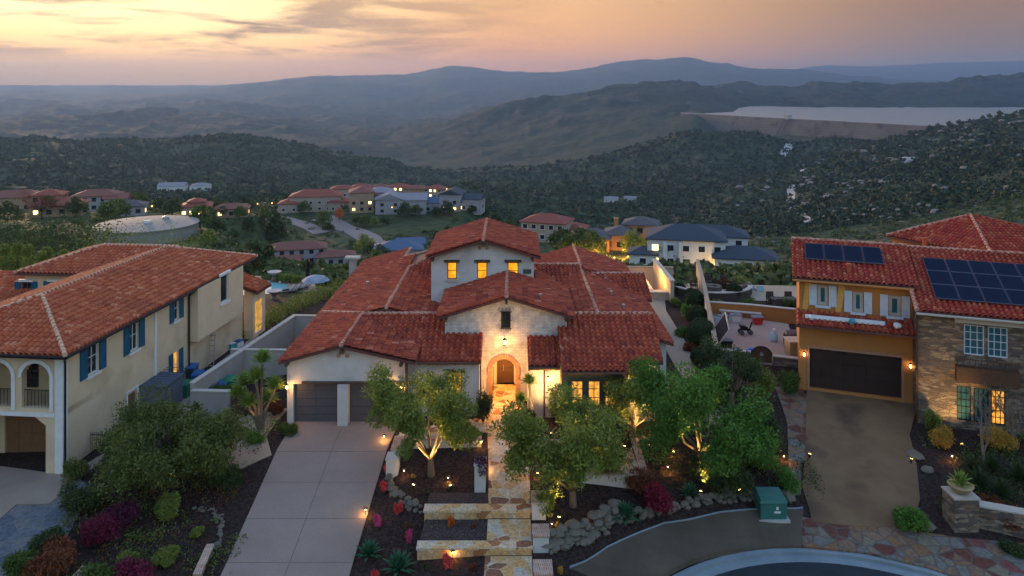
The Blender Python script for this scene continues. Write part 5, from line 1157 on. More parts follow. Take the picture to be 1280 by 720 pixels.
# ---------------------------------------------------------------- plants
rng = np.random.default_rng(5)
def leaves(name, pts, size, m, parent=None, at=None, asp=.45, up=.0, jit=.35):
    """a crown of many small pointed leaf blades, one mesh"""
    pts = np.asarray(pts, float); n = len(pts); o0 = np.array(org(parent) if parent is not None else at)
    d = rng.normal(size=(n, 3)); d[:, 2] += up; d /= np.linalg.norm(d, axis=1)[:, None]
    e = rng.normal(size=(n, 3)); e -= (e*d).sum(1)[:, None]*d; e /= np.linalg.norm(e, axis=1)[:, None]
    s = (np.asarray(size)*(1+jit*rng.uniform(-1, 1, n)))[:, None]
    a = pts-d*s*.5; b = pts+e*s*asp*.5; c = pts+d*s*.5; f = pts-e*s*asp*.5
    vs = np.stack([a, b, c, f], 1).reshape(-1, 3)-o0
    me = bpy.data.meshes.new(name); me.vertices.add(4*n); me.vertices.foreach_set('co', vs.astype(np.float32).ravel())
    me.loops.add(4*n); me.loops.foreach_set('vertex_index', np.arange(4*n, dtype=np.int32)); me.polygons.add(n); me.polygons.foreach_set('loop_start', np.arange(0, 4*n, 4, dtype=np.int32))
    me.update(calc_edges=True); me.materials.append(m)
    o = bpy.data.objects.new(name, me); COL.objects.link(o)
    if parent is not None: o.parent = parent
    else: o.location = at
    return o
def cluster(c, r, n, flat=.8, shell=.35):
    """points filling an uneven clump, thicker towards its skin"""
    d = rng.normal(size=(n, 3)); d /= np.linalg.norm(d, axis=1)[:, None]
    q = d*(shell+(1-shell)*rng.random(n)**.5)[:, None]*rng.uniform(.75, 1.15, n)[:, None]
    return np.array(c)+q*np.array([r, r, r*flat])
M_bark = mat('bark', (.13, .10, .075), (.22, .17, .12), 5, .9, bump=.6, bscale=18)
M_bark_p = mat('bark_pale', (.13, .10, .07), (.20, .16, .11), 5, .9, bump=.5, bscale=18)
M_bark_d = mat('bark_dark', (.05, .038, .03), (.08, .06, .045), 5, .9, bump=.6)
LF = {'olive': leafmat('olive_leaf', (.055, .10, .012), (.33, .36, .06)), 'lush': leafmat('lush_leaf', (.018, .08, .012), (.17, .32, .04)),
      'dark': leafmat('dark_leaf', (.03, .05, .016), (.08, .115, .03)), 'pepper': leafmat('pepper_leaf', (.03, .055, .012), (.19, .21, .04)),
      'hedge': leafmat('hedge_leaf', (.035, .07, .012), (.13, .175, .03)), 'lime': leafmat('lime_leaf', (.10, .15, .02), (.24, .27, .05)), 'yellow': leafmat('yellow_leaf', (.20, .17, .03), (.38, .30, .05)),
      'red': leafmat('red_leaf', (.12, .008, .02), (.30, .02, .05)), 'magenta': leafmat('magenta_leaf', (.05, .015, .02), (.28, .015, .07)), 'rust': leafmat('rust_leaf', (.10, .03, .012), (.26, .08, .03)),
      'blade': leafmat('blade_leaf', (.02, .09, .04), (.05, .16, .07)), 'yucca': leafmat('yucca_leaf', (.12, .22, .03), (.28, .36, .07)), 'coral': leafmat('coral_flower', (.55, .05, .05), (.75, .13, .10)), 'pink': leafmat('pink_flower', (.55, .06, .16), (.72, .12, .25)),
      'gold': leafmat('gold_leaf', (.35, .20, .03), (.55, .33, .06)), 'orange': leafmat('orange_leaf', (.45, .10, .02), (.65, .2, .04)), 'purple': leafmat('purple_leaf', (.06, .012, .03), (.14, .02, .06)), 'topiary': leafmat('topiary_leaf', (.015, .035, .010), (.05, .075, .02))}
def tree(name, base, h, rad, kind, lab, cat='tree', group=None, n=9000, size=.17, limbs=6, bark=None, th=.28, trunk=.17, flat=.75, skew=(0, 0), seed=1, sub=4, cr=.36, droop=0, core=.0):
    rr_ = random.Random(seed); b = V(base); t = thing(name, b, lab, cat, group); mb = MB(); ends = []
    fork = b+V((skew[0]*.2, skew[1]*.2, h*th)); mb.tube([b-V((0, 0, .2)), b+V((rr_.uniform(-.05, .05), 0, h*th*.5)), fork], [trunk*1.35, trunk, trunk*.85], 8)
    for i in range(limbs):
        a = 2*math.pi*i/limbs+rr_.uniform(-.4, .4); rr1 = rad*rr_.uniform(.35, .72); z1 = h*rr_.uniform(.5, .86)
        e = b+V((math.cos(a)*rr1+skew[0], math.sin(a)*rr1+skew[1], z1)); m_ = fork.lerp(e, .5)+V((rr_.uniform(-.2, .2)*rad*.4, rr_.uniform(-.2, .2)*rad*.4, -.08*h))
        mb.tube([fork, m_, e], [trunk*.6, trunk*.38, trunk*.18], 6)
        for j in range(sub):
            a2 = a+rr_.uniform(-1.2, 1.2); e2 = e+V((math.cos(a2)*rad*rr_.uniform(.15, .42), math.sin(a2)*rad*rr_.uniform(.15, .42), h*rr_.uniform(-.16-droop, .17)))
            s_ = m_.lerp(e, rr_.uniform(.3, 1)); mb.tube([s_, s_.lerp(e2, .55)+V((0, 0, .03*h)), e2], [trunk*.2, trunk*.13, trunk*.05], 5); ends.append((e2, 1)); ends.append((s_.lerp(e2, .55), .7))
        ends.append((e, 1))
    top = b+V((skew[0], skew[1], h*.84)); ends.append((top, 1)); mb.tube([fork, top], [trunk*.5, trunk*.12], 6)
    mb.build('trunk', bark or M_bark, t, smooth=True)
    per = n//len(ends); P_ = [cluster(e, rad*cr*w*rr_.uniform(.7, 1.15), int(per*rr_.uniform(.6, 1.4)), flat) for e, w in ends]
    leaves('crown', np.concatenate(P_), size, LF[kind], t); return t
def bush(name, base, r, h, kind, lab, cat='shrub', group=None, n=1800, size=.13, k=9, seed=0, up=.3):
    rr_ = random.Random(seed+int(base[0]*100)); b = V(base); P_ = []
    for i in range(k):
        a = rr_.uniform(0, 6.3); q = rr_.uniform(0, .62)*r; P_.append(cluster(b+V((math.cos(a)*q, math.sin(a)*q, h*rr_.uniform(.3, .68))), r*rr_.uniform(.32, .5), n//k, h/r*.8))
    t = thing(name, b, lab, cat, group)
    mb = MB()
    for i in range(5):
        a = i*1.26+rr_.random(); mb.tube([b-V((0, 0, .1)), b+V((math.cos(a)*r*.3, math.sin(a)*r*.3, h*.45))], [.03+r*.02, .012], 5)
    mb.build('stem', M_bark_d, t); leaves('foliage', np.concatenate(P_), size, LF[kind], t, up=up); return t
def agave(name, base, r, lab, kind='blade', cat='agave', group=None, n=46, w=.09, lift=.5, trunk=0, parent=None, seed=3):
    rr_ = random.Random(seed); b = V(base); mb = MB()
    for i in range(n):
        a = i*2.4+rr_.uniform(-.2, .2); el = (i/n)**.8*1.35+rr_.uniform(0, .12)+lift*.1; L = r*rr_.uniform(.85, 1.1); d = V((math.cos(a)*math.cos(el), math.sin(a)*math.cos(el), math.sin(el))); s_ = V((-math.sin(a), math.cos(a), 0))*w*r
        o_ = b+V((0, 0, trunk+.06*r)); m_ = o_+d*L*.55+V((0, 0, .05*r)); e = o_+d*L-V((0, 0, .10*r*math.cos(el))); nn = s_.cross(d).normalized()*w*r*.3
        mb.add([o_-s_*.6, o_+s_*.6, m_+s_, m_-s_, m_-nn, e], [(0, 4, 3), (0, 1, 4), (1, 2, 4), (3, 4, 5), (4, 2, 5)])
    if parent is not None: return mb.build('leaf_rosette', LF[kind], parent)
    if trunk:
        t = thing(name, b, lab, cat, group); m2 = MB(); m2.tube([b-V((0, 0, .1)), b+V((0, 0, trunk))], [.11, .08], 7); m2.build('stem', M_bark, t); mb.build('leaf_rosette', LF[kind], t); return t
    return tag(mb.build(name, LF[kind], None, at=b), lab, cat, group)
# the lit olive trees of the front garden
og3 = lambda px, py: on_ground(px, py, 24, 120)
tree('olive_tree', (-4.35, 41.0, gz(-4.35, 41)), 5.5, 2.75, 'olive', 'multi-stemmed olive tree in the walled bed between the driveway and the entry walk', n=30000, size=.17, limbs=7, bark=M_bark_p, th=.16, seed=4, skew=(-.25, 0), droop=.08, cr=.25, sub=7)
tree('olive_tree', (3.1, 38.7, gz(3.1, 38.7)), 4.95, 3.2, 'olive', 'spreading olive tree overhanging the white piers right of the entry walk', n=36000, size=.17, limbs=7, bark=M_bark_p, th=.15, seed=9, skew=(-.1, .2), droop=.22, cr=.25, sub=7)
tree('evergreen_tree', (7.1, 44.6, gz(7.1, 44.6)), 4.0, 2.0, 'olive', 'slim olive tree with gold-lit trunks standing at the corner of the bay window', n=15000, size=.17, limbs=5, bark=M_bark_p, th=.2, seed=12, skew=(.3, 0))
tree('evergreen_tree', (10.4, 42.0, gz(10.4, 42)), 5.8, 3.5, 'lush', 'largest bright green leafy tree filling the corner right of the bay window', n=38000, size=.18, limbs=7, bark=M_bark_p, th=.2, seed=15, droop=.16, cr=.27, sub=7)
tree('evergreen_tree', (14.2, 49.0, gz(14.2, 49.0)), 4.2, 1.9, 'dark', 'open dark-leaved tree before the arched patio gate', n=10000, size=.17, limbs=5, th=.25, seed=18)
tree('pepper_tree', (-18.8, 41.6, gz(-18.8, 41.6)), 3.7, 4.2, 'pepper', 'broad low dark tree spreading between the cream house and the wide driveway', n=50000, size=.17, limbs=13, th=.14, seed=21, bark=M_bark_d, flat=.7, droop=.2, cr=.23, sub=6)
# yuccas
def yucca(base, heads, lab, seed=1):
    b = V(base); t = thing('yucca', b, lab, 'yucca'); mb = MB()
    for hx, hy, hz_, r in heads: mb.tube([b-V((0, 0, .1)), b+V((hx*.35, hy*.35, hz_*.5)), b+V((hx, hy, hz_))], [.16, .1, .07], 7)
    mb.build('stem', M_bark_p, t)
    for i, (hx, hy, hz_, r) in enumerate(heads): agave('', b+V((hx, hy, hz_)), r, '', 'yucca', parent=t, n=110, w=.06, seed=seed+i)
    return t
yucca((-15.2, 46.0, gz(-15.2, 46)), [(.1, 0, 4.0, .95), (-1.0, .1, 2.6, .95), (.9, -.2, 2.5, .9), (-.2, -.3, 3.1, .9), (.4, .2, 1.6, .8), (-.7, -.2, 1.5, .85), (-1.5, .2, 1.9, .8)], 'many-headed yucca lit gold against the left corner of the garage')
yucca((1.3, 46.5, 0), [(-.25, 0, 2.35, .72), (-.75, .1, 1.2, .66)], 'two-headed yucca leaning beside the arched entry')
yucca((8.7, 45.7, 0), [(.05, 0, 2.7, .78), (.5, .1, 1.6, .6)], 'tall yucca with one high rosette against the lit wall right of the bay')
# garden plants
def pb(px, py): return on_ground(px, py, 24, 150)
agave('agave', pb(461, 697), .8, 'round green agave closest to the edge of the wide driveway'); agave('agave', pb(498, 716), .95, 'larger green agave right of the driveway agave, below the lower stone step')
agave('agave', pb(781, 652), .95, 'big blue-green agave above the rock bank, left of the red bush'); agave('agave', pb(862, 622), .75, 'blue-green agave right of the red bush'); agave('', bowl.location+V((0, 0, .38)), .78, '', 'yucca', parent=None, name='potted_agave') if False else None
bo = agave('', V(bowl.location)+V((0, 0, .3)), .8, '', 'yucca', parent=bowl, n=36)
FLW = [(485, 594, 'coral', 'coral plume plant by the driveway, uppermost in the row'), (480, 616, 'coral', 'coral plume plant by the driveway, second down the row'), (497, 643, 'coral', 'coral plume plant below the curved pebble edging'),
       (473, 657, 'pink', 'pink plume plant nearest the driveway edge in mid row'), (511, 678, 'pink', 'crimson plume plant just left of the lower stone step'), (565, 662, 'orange', 'orange-lit plume plant between the two stone steps'), (561, 710, 'coral', 'red-orange plume plant below the lower stone step'), (468, 728, 'coral', 'coral plume plant at the very foot of the driveway bed')]
for i, (px, py, k, lab) in enumerate(FLW): bush('plume_plant', pb(px, py), .26, .62, k, lab, 'flowering plant', 'bright plume plants in the driveway bed', n=210, size=.26, k=4, up=2.6)
SM = [(516, 600, 'gold', 'small gold-lit tuft near the foot of the lone olive tree'), (561, 610, 'gold', 'bright gold tuft in the olive bed, right of the trunk'), (533, 617, 'dark', 'small dull tuft below the olive trunk'), (538, 666, 'gold', 'faint yellow tuft left of the orange plume between the steps'), (592, 664, 'rust', 'dry brown tuft beside the walk between the steps'), (507, 660, 'rust', 'rusty dry tuft beside the crimson plume'), (533, 712, 'dark', 'small dark tuft below the left end of the lower step'), (591, 712, 'rust', 'brown tuft beside the walk under the lower step'),
      (702, 716, 'gold', 'lone dull gold tuft at the point of the parkway'), (697, 660, 'gold', 'gold-lit tuft beside the middle brick pier')]
for i, (px, py, k, lab) in enumerate(SM): bush('grass_tuft', pb(px, py), .24, .3, k, lab, 'plant', 'small tufts dotted through the mulch beds', n=220, size=.12, k=4, up=1)
BU = [(820, 640, 1.25, 1.5, 'red', 'deep red bush between the two blue-green agaves'), (800, 612, 1.0, 1.0, 'rust', 'dull rust-red shrub under the terrace wall corner'), (912, 618, 1.9, 2.0, 'dark', 'large black-green shrub at the right end of the rock edging'), (870, 596, 1.0, 1.1, 'dark', 'dark shrub under the big green tree'),
      (208, 706, .75, .7, 'lime', 'largest lime-yellow shrub in the bed left of the driveway'), (246, 672, .42, .5, 'lime', 'small round lime shrub nearest the pebble edging'), (160, 708, .6, .7, 'lime', 'dull yellow shrub left of the largest lime one'),
      (120, 682, 1.35, 1.3, 'magenta', 'magenta flowering shrub in the dark bed below the cream house'), (70, 716, 1.5, 1.4, 'rust', 'rusty dark shrub at the bottom corner beside the blue flagstones'), (105, 640, 1.4, 1.5, 'dark', 'dark shrub beside the tan apron of the cream house'), (150, 662, 1.2, 1.2, 'purple', 'dark wine-red shrub beside the magenta one'), (165, 735, 1.3, 1.0, 'magenta', 'dark magenta shrub at the bottom edge of the bed'),
      (60, 690, 1.0, 1.1, 'dark', 'green-black shrub overhanging the blue flagstones'), (22, 722, 1.1, 1.2, 'hedge', 'bushy green shrub in the lowest corner beside the apron'), (120, 735, 1.2, 1.2, 'hedge', 'green shrub along the street edge under the wine-red one'), (210, 650, .7, 1.3, 'lime', 'upright lime cactus-like bush lit from below'), (95, 600, .9, 1.2, 'pepper', 'green shrub at the corner of the cream house drive'),
      (285, 606, 1.1, 1.1, 'dark', 'dark rounded shrub in the bed at the elbow of the beige path'), (358, 545, .7, .8, 'hedge', 'green shrub at the foot of the yucca'), (320, 552, .7, .5, 'lush', 'low bright green shrub ringed by path left of the garage'), (343, 520, .7, 1.0, 'rust', 'rust-tinted shrub against the left garage wall'),
      (270, 508, 1.3, 1.5, 'hedge', 'bright green shrub behind the low grey gate wall'), (250, 522, 1.0, 1.3, 'dark', 'dark shrub in front of the green bins'),
      (604, 528, .7, 2.0, 'dark', 'tall dark shrub at the left side of the arched entry'), (592, 552, .6, .9, 'lush', 'green shrub where the side walk leaves the entry walk'), (660, 530, .6, 1.0, 'dark', 'dark shrub at the foot of the two-headed yucca'), (575, 545, .8, 1.0, 'lush', 'bright shrub under the lit square window'),
      (700, 525, .9, 1.1, 'hedge', 'green shrub before the dark bay'), (760, 530, .9, 1.1, 'dark', 'dark green shrub under the bay windows'), (730, 560, 1.0, .8, 'dark', 'low shrub behind the short gold wall'),
      (680, 640, .7, 1.2, 'olive', 'grey-green shrub growing between the upper and middle brick piers'), (960, 560, 1.5, 2.0, 'dark', 'dark bush beside the stone margin of the tan driveway'), (985, 615, .95, 1.2, 'lush', 'bright green bush behind the utility cabinet'), (948, 585, 1.3, 1.5, 'lush', 'green bush between the tall tree and the stone margin'),
      (955, 500, 1.3, 2.2, 'olive', 'tall yellow-green shrub below the arched patio gate'), (985, 492, 1.0, 1.5, 'hedge', 'green shrub at the left corner of the ochre garage'), (905, 505, 1.3, 1.6, 'hedge', 'green shrub at the near end of the long tan wall'), (925, 545, 1.4, 1.7, 'dark', 'dark shrub filling the gap behind the big green tree'),
      (1133, 660, 1.15, 1.1, 'lush', 'round green bush at the foot of the tan driveway'), (1180, 560, .8, 1.2, 'gold', 'yellow-green shrub against the stone wall'), (1165, 540, .6, 1.3, 'olive', 'thin upright shrub at the corner of the stone wall'), (1250, 650, 1.6, .8, 'rust', 'low rusty ground shrub behind the low stone wall'), (1185, 640, .9, .9, 'hedge', 'dark green shrub left of the stone pier'),
      (1245, 560, 1.1, 1.4, 'gold', 'gold-lit shrub under the lower lit window'), (1262, 690, .9, .5, 'dark', 'low dark shrub spilling at the foot of the low stone wall')]
for i, (px, py, r, h, k, lab) in enumerate(BU): bush('shrub', pb(px, py), r, h, k, lab, n=int(1400+2800*r), size=.12 if r < 1 else .14, k=10, seed=i)
for i, (px, py, r) in enumerate(((1195, 618, 1.0), (1225, 612, 1.2), (1252, 625, 1.2), (1215, 590, .9), (1275, 605, 1.3), (1240, 590, 1.0))):
    agave('flax_plant', pb(px, py), r, ['dark strap-leaved flax directly above the bowl planter', 'large dark flax right of the one above the bowl planter', 'dark flax behind the low stone wall, right of centre', 'flax tucked close to the lit ground light under the stone wall', 'biggest dark flax at the right edge of the stone house bed', 'dark flax between the bare tree and the gold-lit shrub'][i], 'topiary', 'flax', 'dark flax clumps before the stone house', n=55, w=.035)
o = leaves('trailing_flowers', np.concatenate([cluster((-1.66, 39.75, 1.0), .42, 500, .6), cluster((-1.55, 39.55, .7), .3, 300, 1.6)]), .11, LF['purple'], None, (-1.66, 39.9, .9)); tag(o, 'wine-coloured flowers trailing over the white pier beside the walk', 'flowers')
# clipped shrubs along the long tan wall
TP = [(868, 386, 1.0, 1.7), (871, 407, .95, 1.6), (877, 437, 1.15, 2.2), (881, 462, 1.05, 1.4), (849, 363, .7, 1.1), (905, 357, .9, 1.4), (918, 369, .8, 1.4), (893, 352, .8, 1.2), (864, 376, .7, 1.2), (875, 423, .8, 1.5), (886, 482, .9, 1.3)]
tl = ['rust-green clipped dome, third from the house end of the wall row', 'square-topped clipped shrub in the middle of the wall row', 'tallest and darkest clipped shrub of the wall row', 'low clipped shrub nearest the tan wall end', 'small clipped ball beside the outdoor kitchen', 'clipped ball behind the tan wall with a rusty crown', 'dark clipped ball beside the round fire terrace', 'small clipped ball next to the pole on the tan wall', 'small clipped shrub at the far end of the wall row', 'clipped shrub wedged between the square-topped and tallest ones', 'clipped shrub at the near end of the wall row by the big green tree']
for i, (px, py, r, h) in enumerate(TP):
    q = G(px, py, -.3); q.z = gz(q.x, q.y); d = rng.normal(size=(3200, 3)); d /= np.linalg.norm(d, axis=1)[:, None]; p_ = np.array([q.x, q.y, q.z+h*.5])+d*np.array([r, r, h*.55])*rng.uniform(.88, 1.02, 3200)[:, None]; p_ = p_[p_[:, 2] > q.z]
    t = thing('clipped_shrub', q, tl[i], 'shrub', 'clipped shrubs along the tan boundary wall'); mb = MB(); mb.tube([q-V((0, 0, .1)), q+V((0, 0, h*.5))], .07, 6); mb.build('stem', M_bark_d, t); mb = MB(); mb.lathe(q, [(r*.5, h*.06), (r*.86, h*.3), (r*.88, h*.6), (r*.6, h*.9), (r*.1, h*1.0)], 14); leaves('foliage', p_, .14, LF['rust' if i == 5 else 'topiary'], t); mb.build('inner_foliage', LF['topiary'], t, smooth=True)
for i, (px, py, r, h, k, lab) in enumerate([(858, 400, .9, 1.4, 'lush', 'loose bright shrub left of the square-topped clipped one'), (852, 425, .8, .9, 'lush', 'bright leafy shrub lining the side path mid-way'), (862, 445, .7, .8, 'rust', 'small orange-leaved shrub beside the tallest clipped one'), (845, 385, .7, .8, 'lime', 'lime shrub at the end of the outdoor kitchen'), (935, 385, 1.4, 1.0, 'hedge', 'low green hedge below the round terrace'), (985, 385, 1.3, 1.0, 'hedge', 'green bush at the corner of the ochre house terrace'), (900, 385, .9, .9, 'lime', 'lime shrub behind the long tan wall'), (870, 352, 1.5, 1.6, 'dark', 'dark bush at the far end of the tan wall'), (932, 345, 1.0, 1.3, 'lime', 'lime tree-like shrub behind the round terrace')]):
    q = G(px, py, -.4); q.z = gz(q.x, q.y); bush('shrub', q, r, h, k, lab, n=1500, size=.15, seed=60+i)
# hedges and trees behind the cream house
def hedge(p0, p1, w_, h, kind, lab, n, size=.2, bump_=.35):
    p0, p1 = V(p0), V(p1); L = (p1-p0).length; P_ = []; k = int(L/1.3)
    for i in range(k+1):
        q = p0.lerp(p1, i/k); P_.append(cluster(q+V((rnd.uniform(-.2, .2), rnd.uniform(-.2, .2), h*.5)), w_*rnd.uniform(.85, 1.1), n//(k+1), h*.55/w_*rnd.uniform(.85, 1.2)))
    t = thing('hedge', p0.lerp(p1, .5), lab, 'hedge'); mb = MB()
    for i in range(k+1): q = p0.lerp(p1, i/k); mb.tube([q-V((0, 0, .2)), q+V((0, 0, h*.5))], .07, 5)
    mb.build('stems', M_bark_d, t); leaves('foliage', np.concatenate(P_), size, LF[kind], t)
hedge((-66, 92, -4), (-49, 92, -4), 3.0, 9.4, 'dark', 'tall dark clipped hedge behind the upper red roof of the cream house', 12000, .3)
hedge((-47, 84, -3), (-34.0, 82, -3), 2.3, 8.0, 'lime', 'yellow-green hedge catching the last light behind the cream house roof', 9000, .22)
for i, (px, py, Y) in enumerate(((8, 318, 76), (22, 316, 75), (38, 318, 74), (50, 327, 73), (60, 322, 76), (76, 326, 74))):
    top = P(px, py-13, Y); bb = V((top.x, top.y, -1.6)); hh_ = top.z-bb.z; t = thing('cypress', bb, ['small cypress at the far left picture edge beyond the roof', 'pale cypress second from the left beyond the upper roof', 'bushy cypress third from the left beyond the upper roof', 'short cypress just left of the roof hip', 'pale cypress fifth along the roofline', 'last cypress before the dark hedge meets the roof'][i], 'tree', 'small cypresses beyond the cream house roof')
    mb = MB(); mb.tube([bb-V((0, 0, .2)), bb+V((0, 0, hh_*.8))], [.15, .05], 6); mb.build('trunk', M_bark_d, t)
    leaves('crown', np.concatenate([cluster(bb+V((rnd.uniform(-.3, .3), 0, hh_*z)), 1.05*w_, 700, 1.1) for z, w_ in ((.35, 1), (.55, 1), (.75, .8), (.92, .5))]), .2, LF['lime'], t)
# ---------------------------------------------------------------- houses out on the slopes
def fmat(name, a, b_, sc_=3): return mat(name, a, b_, sc_, .75, bump=.6, bscale=4)
FR_ = {'red': fmat('far_tile_red', (.20, .05, .035), (.30, .09, .06)), 'grey': fmat('far_slate', (.07, .065, .07), (.12, .11, .115)), 'blue': fmat('far_slate_blue', (.035, .045, .06), (.055, .07, .09)), 'brown': fmat('far_tile_brown', (.17, .06, .045), (.24, .10, .07)), 'pale': fmat('far_roof_pale', (.20, .19, .21), (.30, .28, .30)), 'sky': fmat('far_roof_blue', (.06, .10, .17), (.10, .15, .23))}
FW_ = {'cream': fmat('far_cream', (.33, .26, .20), (.40, .32, .25), .6), 'white': fmat('far_white', (.56, .55, .53), (.64, .63, .6), .6), 'tan': fmat('far_tan', (.30, .20, .13), (.38, .26, .17), .6), 'amber': fmat('far_amber', (.38, .19, .08), (.46, .25, .11), .6), 'grey': fmat('far_greywall', (.28, .26, .27), (.34, .32, .32), .6)}
M_far_dark = mat('far_window', (.02, .025, .035), rough=.12); M_far_lit = litmat('far_window_lit', (1, .62, .2), 2.2, .5)
def far_house(key, name, vols, wall_, roof_, rz, lab, group=None, cat='house', chim=None):
    """vols: (dx, dy, width, depth, height, 'hip' or 'gable', lit windows per front, windows across, storeys)"""
    px, py, Y, r = PLOT[key]; b = P(px, py, Y); t = thing(name, b, lab, cat, group); mbw = MB(); mbr = MB(); Rm = Matrix.Rotation(rz, 3, 'Z'); rr_ = random.Random(hash(len(lab)*31+int(px)))
    wins = []
    big = 1.28 if key.startswith('ridge') else 1.0
    for vi, (dx, dy, w_, d_, h_, kind, lit, nw, st) in enumerate(vols):
        dx, dy, w_, d_, h_ = dx*big, dy*big, w_*big, d_*big, h_*big
        if key.startswith('west') and key != 'west_d': lit = min(lit, 1) if vi == 0 and key != 'west_b' else 0
        T = lambda x, y, z, dx=dx, dy=dy: b+Rm @ V((dx+x, dy+y, 0))+V((0, 0, z))
        x, y = w_/2, d_/2; q = [(-x, -y), (x, -y), (x, y), (-x, y)]; e = .55; zt = h_
        mbw.hexa([T(a, c, -1.8) for a, c in q], [T(a, c, h_) for a, c in q])
        x2, y2 = x+e, y+e; rh = .38*min(x2, y2); q2 = [(-x2, -y2), (x2, -y2), (x2, y2), (-x2, y2)]
        lo = [T(a, c, zt-.16+vi*.01) for a, c in q2]; hi = [T(a, c, zt+.06+vi*.01) for a, c in q2]; mbr.hexa(lo, hi)
        if w_ >= d_: r0, r1 = (-(x2-y2) if kind == 'hip' else -x2, 0), ((x2-y2) if kind == 'hip' else x2, 0)
        else: r0, r1 = (0, -(y2-x2) if kind == 'hip' else -y2), (0, (y2-x2) if kind == 'hip' else y2)
        A, B = T(r0[0], r0[1], zt+.06+rh), T(r1[0], r1[1], zt+.06+rh); vs = hi+[A, B]
        fs = [(0, 1, 5, 4), (1, 2, 5), (2, 3, 4, 5), (3, 0, 4)] if w_ >= d_ else [(0, 1, 4), (1, 2, 5, 4), (2, 3, 5), (3, 0, 4, 5)]
        mbr.add([v+V((0, 0, .005)) for v in vs], fs)
        for s_ in range(st):
            for k in range(nw):
                cx_ = -x+(k+.5)*w_/nw; z0 = .9+s_*3.0
                if z0+1.4 > h_: continue
                wins.append((T, cx_, -y, z0, (k+s_*nw+vi) % 5 < lit, 0))
            for k in range(max(1, int(nw*d_/w_))): 
                cy_ = -y+(k+.5)*d_/max(1, int(nw*d_/w_)); sx = x if b.x < 0 else -x
                if .9+s_*3+1.4 < h_: wins.append((T, sx, cy_, .9+s_*3.0, rr_.random() < .15*lit, 1))
    mbw.build('wall', FW_[wall_], t); mbr.build('roof', FR_[roof_], t)
    for T, cx_, cy_, z0, lt, side in wins:
        wd = .8; m1 = MB(); m2 = MB()
        def bx(mbx, a0, a1, z0_, z1_, w0, w1):
            if side == 0: f_ = lambda a, w__, z: T(cx_+a, cy_-w__, z)
            else: f_ = lambda a, w__, z: T(cx_+(w__ if cx_ > 0 else -w__), cy_+a, z)
            mbx.hexa([f_(a0, w0, z0_), f_(a1, w0, z0_), f_(a1, w1, z0_), f_(a0, w1, z0_)], [f_(a0, w0, z1_), f_(a1, w0, z1_), f_(a1, w1, z1_), f_(a0, w1, z1_)])
        bx(m1, -wd, wd, z0, z0+1.5, .003, .06); o = m1.build('window', M_white if wall_ in ('white', 'cream') else M_eave, t)
        bx(m2, -wd+.12, wd-.12, z0+.12, z0+1.38, .061, .075); m2.build('pane', M_far_lit if lt else M_far_dark, o)
    if chim:
        m1 = MB(); c = b+Rm @ V((chim[0], chim[1], 0)); m1.box(c+V((0, 0, chim[2]/2)), (1.1, 1.1, chim[2]), rz); m1.box(c+V((0, 0, chim[2]+.1)), (1.4, 1.4, .25), rz); m1.build('chimney', FW_[wall_], t)
    return t
wm = far_house('white_modern', 'modern_house', [(-4, 3, 17, 12, 6.6, 'hip', 1, 5, 2), (8.5, -2, 13, 9, 3.7, 'hip', 0, 3, 1), (2, 10, 16, 9, 6.0, 'hip', 0, 4, 2), (-13.5, -1, 6, 6, 3.2, 'hip', 0, 1, 1)], 'white', 'blue', R(-12), 'large white house with dark slate hipped roofs and garden lights on the slope behind', chim=None)
b = P(*PLOT['white_modern'][:3]); mb = MB()
for k in (-8.6, -5.2): mb.box(b+Matrix.Rotation(R(-12), 3, 'Z') @ V((k, -3.5, 3)), (.9, .9, 6.2), R(-12))
mb.build('portico_column', FW_['white'], wm)
for k in (4.5, 8.6, 12.4):
    mb = MB(); c = b+Matrix.Rotation(R(-12), 3, 'Z') @ V((k, -6.53, 1.2)); mb.box(c, (2.7, .06, 2.5), R(-12)); mb.build('garage_door', FR_['blue'], wm)
am_ = far_house('amber', 'amber_house', [(-4, 0, 11, 9, 3.6, 'hip', 1, 4, 1), (4, 3, 9, 9, 4.2, 'hip', 0, 3, 1), (9, 8, 9, 8, 6.2, 'hip', 0, 3, 2)], 'amber', 'grey', R(-14), 'amber-lit stone house with grey roofs between the white slate-roofed and red-roofed houses', chim=(2, 8, 7))
far_house('red_white', 'red_roofed_house', [(0, 0, 14, 10, 6, 'hip', 0, 5, 2), (8, 5, 6, 8, 3.4, 'hip', 0, 2, 1)], 'cream', 'red', R(-20), 'cream two-storey house with a pinkish red hipped roof just right of the upper gable')
far_house('grey_low', 'grey_roofed_house', [(-6, 2, 21, 10, 5.8, 'hip', 0, 6, 2), (8, -4, 14, 8, 3.4, 'hip', 2, 4, 1), (-9, -7, 9, 7, 3.2, 'gable', 0, 2, 1)], 'grey', 'brown', R(14), 'long grey-brown roofed house with lit garage end below the winding road')
far_house('blue_roof', 'blue_roofed_house', [(0, 0, 15, 10, 3.6, 'hip', 0, 4, 1), (4, 6, 9, 7, 3.8, 'gable', 0, 2, 1)], 'grey', 'sky', R(8), 'low house with a pale blue roof peeping over the main house left roof')
far_house('ridge_a', 'ridge_house', [(0, 0, 20, 11, 6, 'hip', 0, 6, 2), (-10, -3, 8, 8, 3.6, 'hip', 0, 2, 1), (9, -2, 8, 9, 3.8, 'hip', 1, 2, 1)], 'cream', 'red', R(8), 'cream house with red roofs at the left end of the ridge street')
far_house('ridge_b', 'ridge_house', [(0, 0, 9, 10, 7.5, 'hip', 1, 3, 2), (6, 3, 9, 9, 6, 'hip', 0, 3, 2)], 'tan', 'brown', R(12), 'tall brown stone house second from the left on the ridge street')
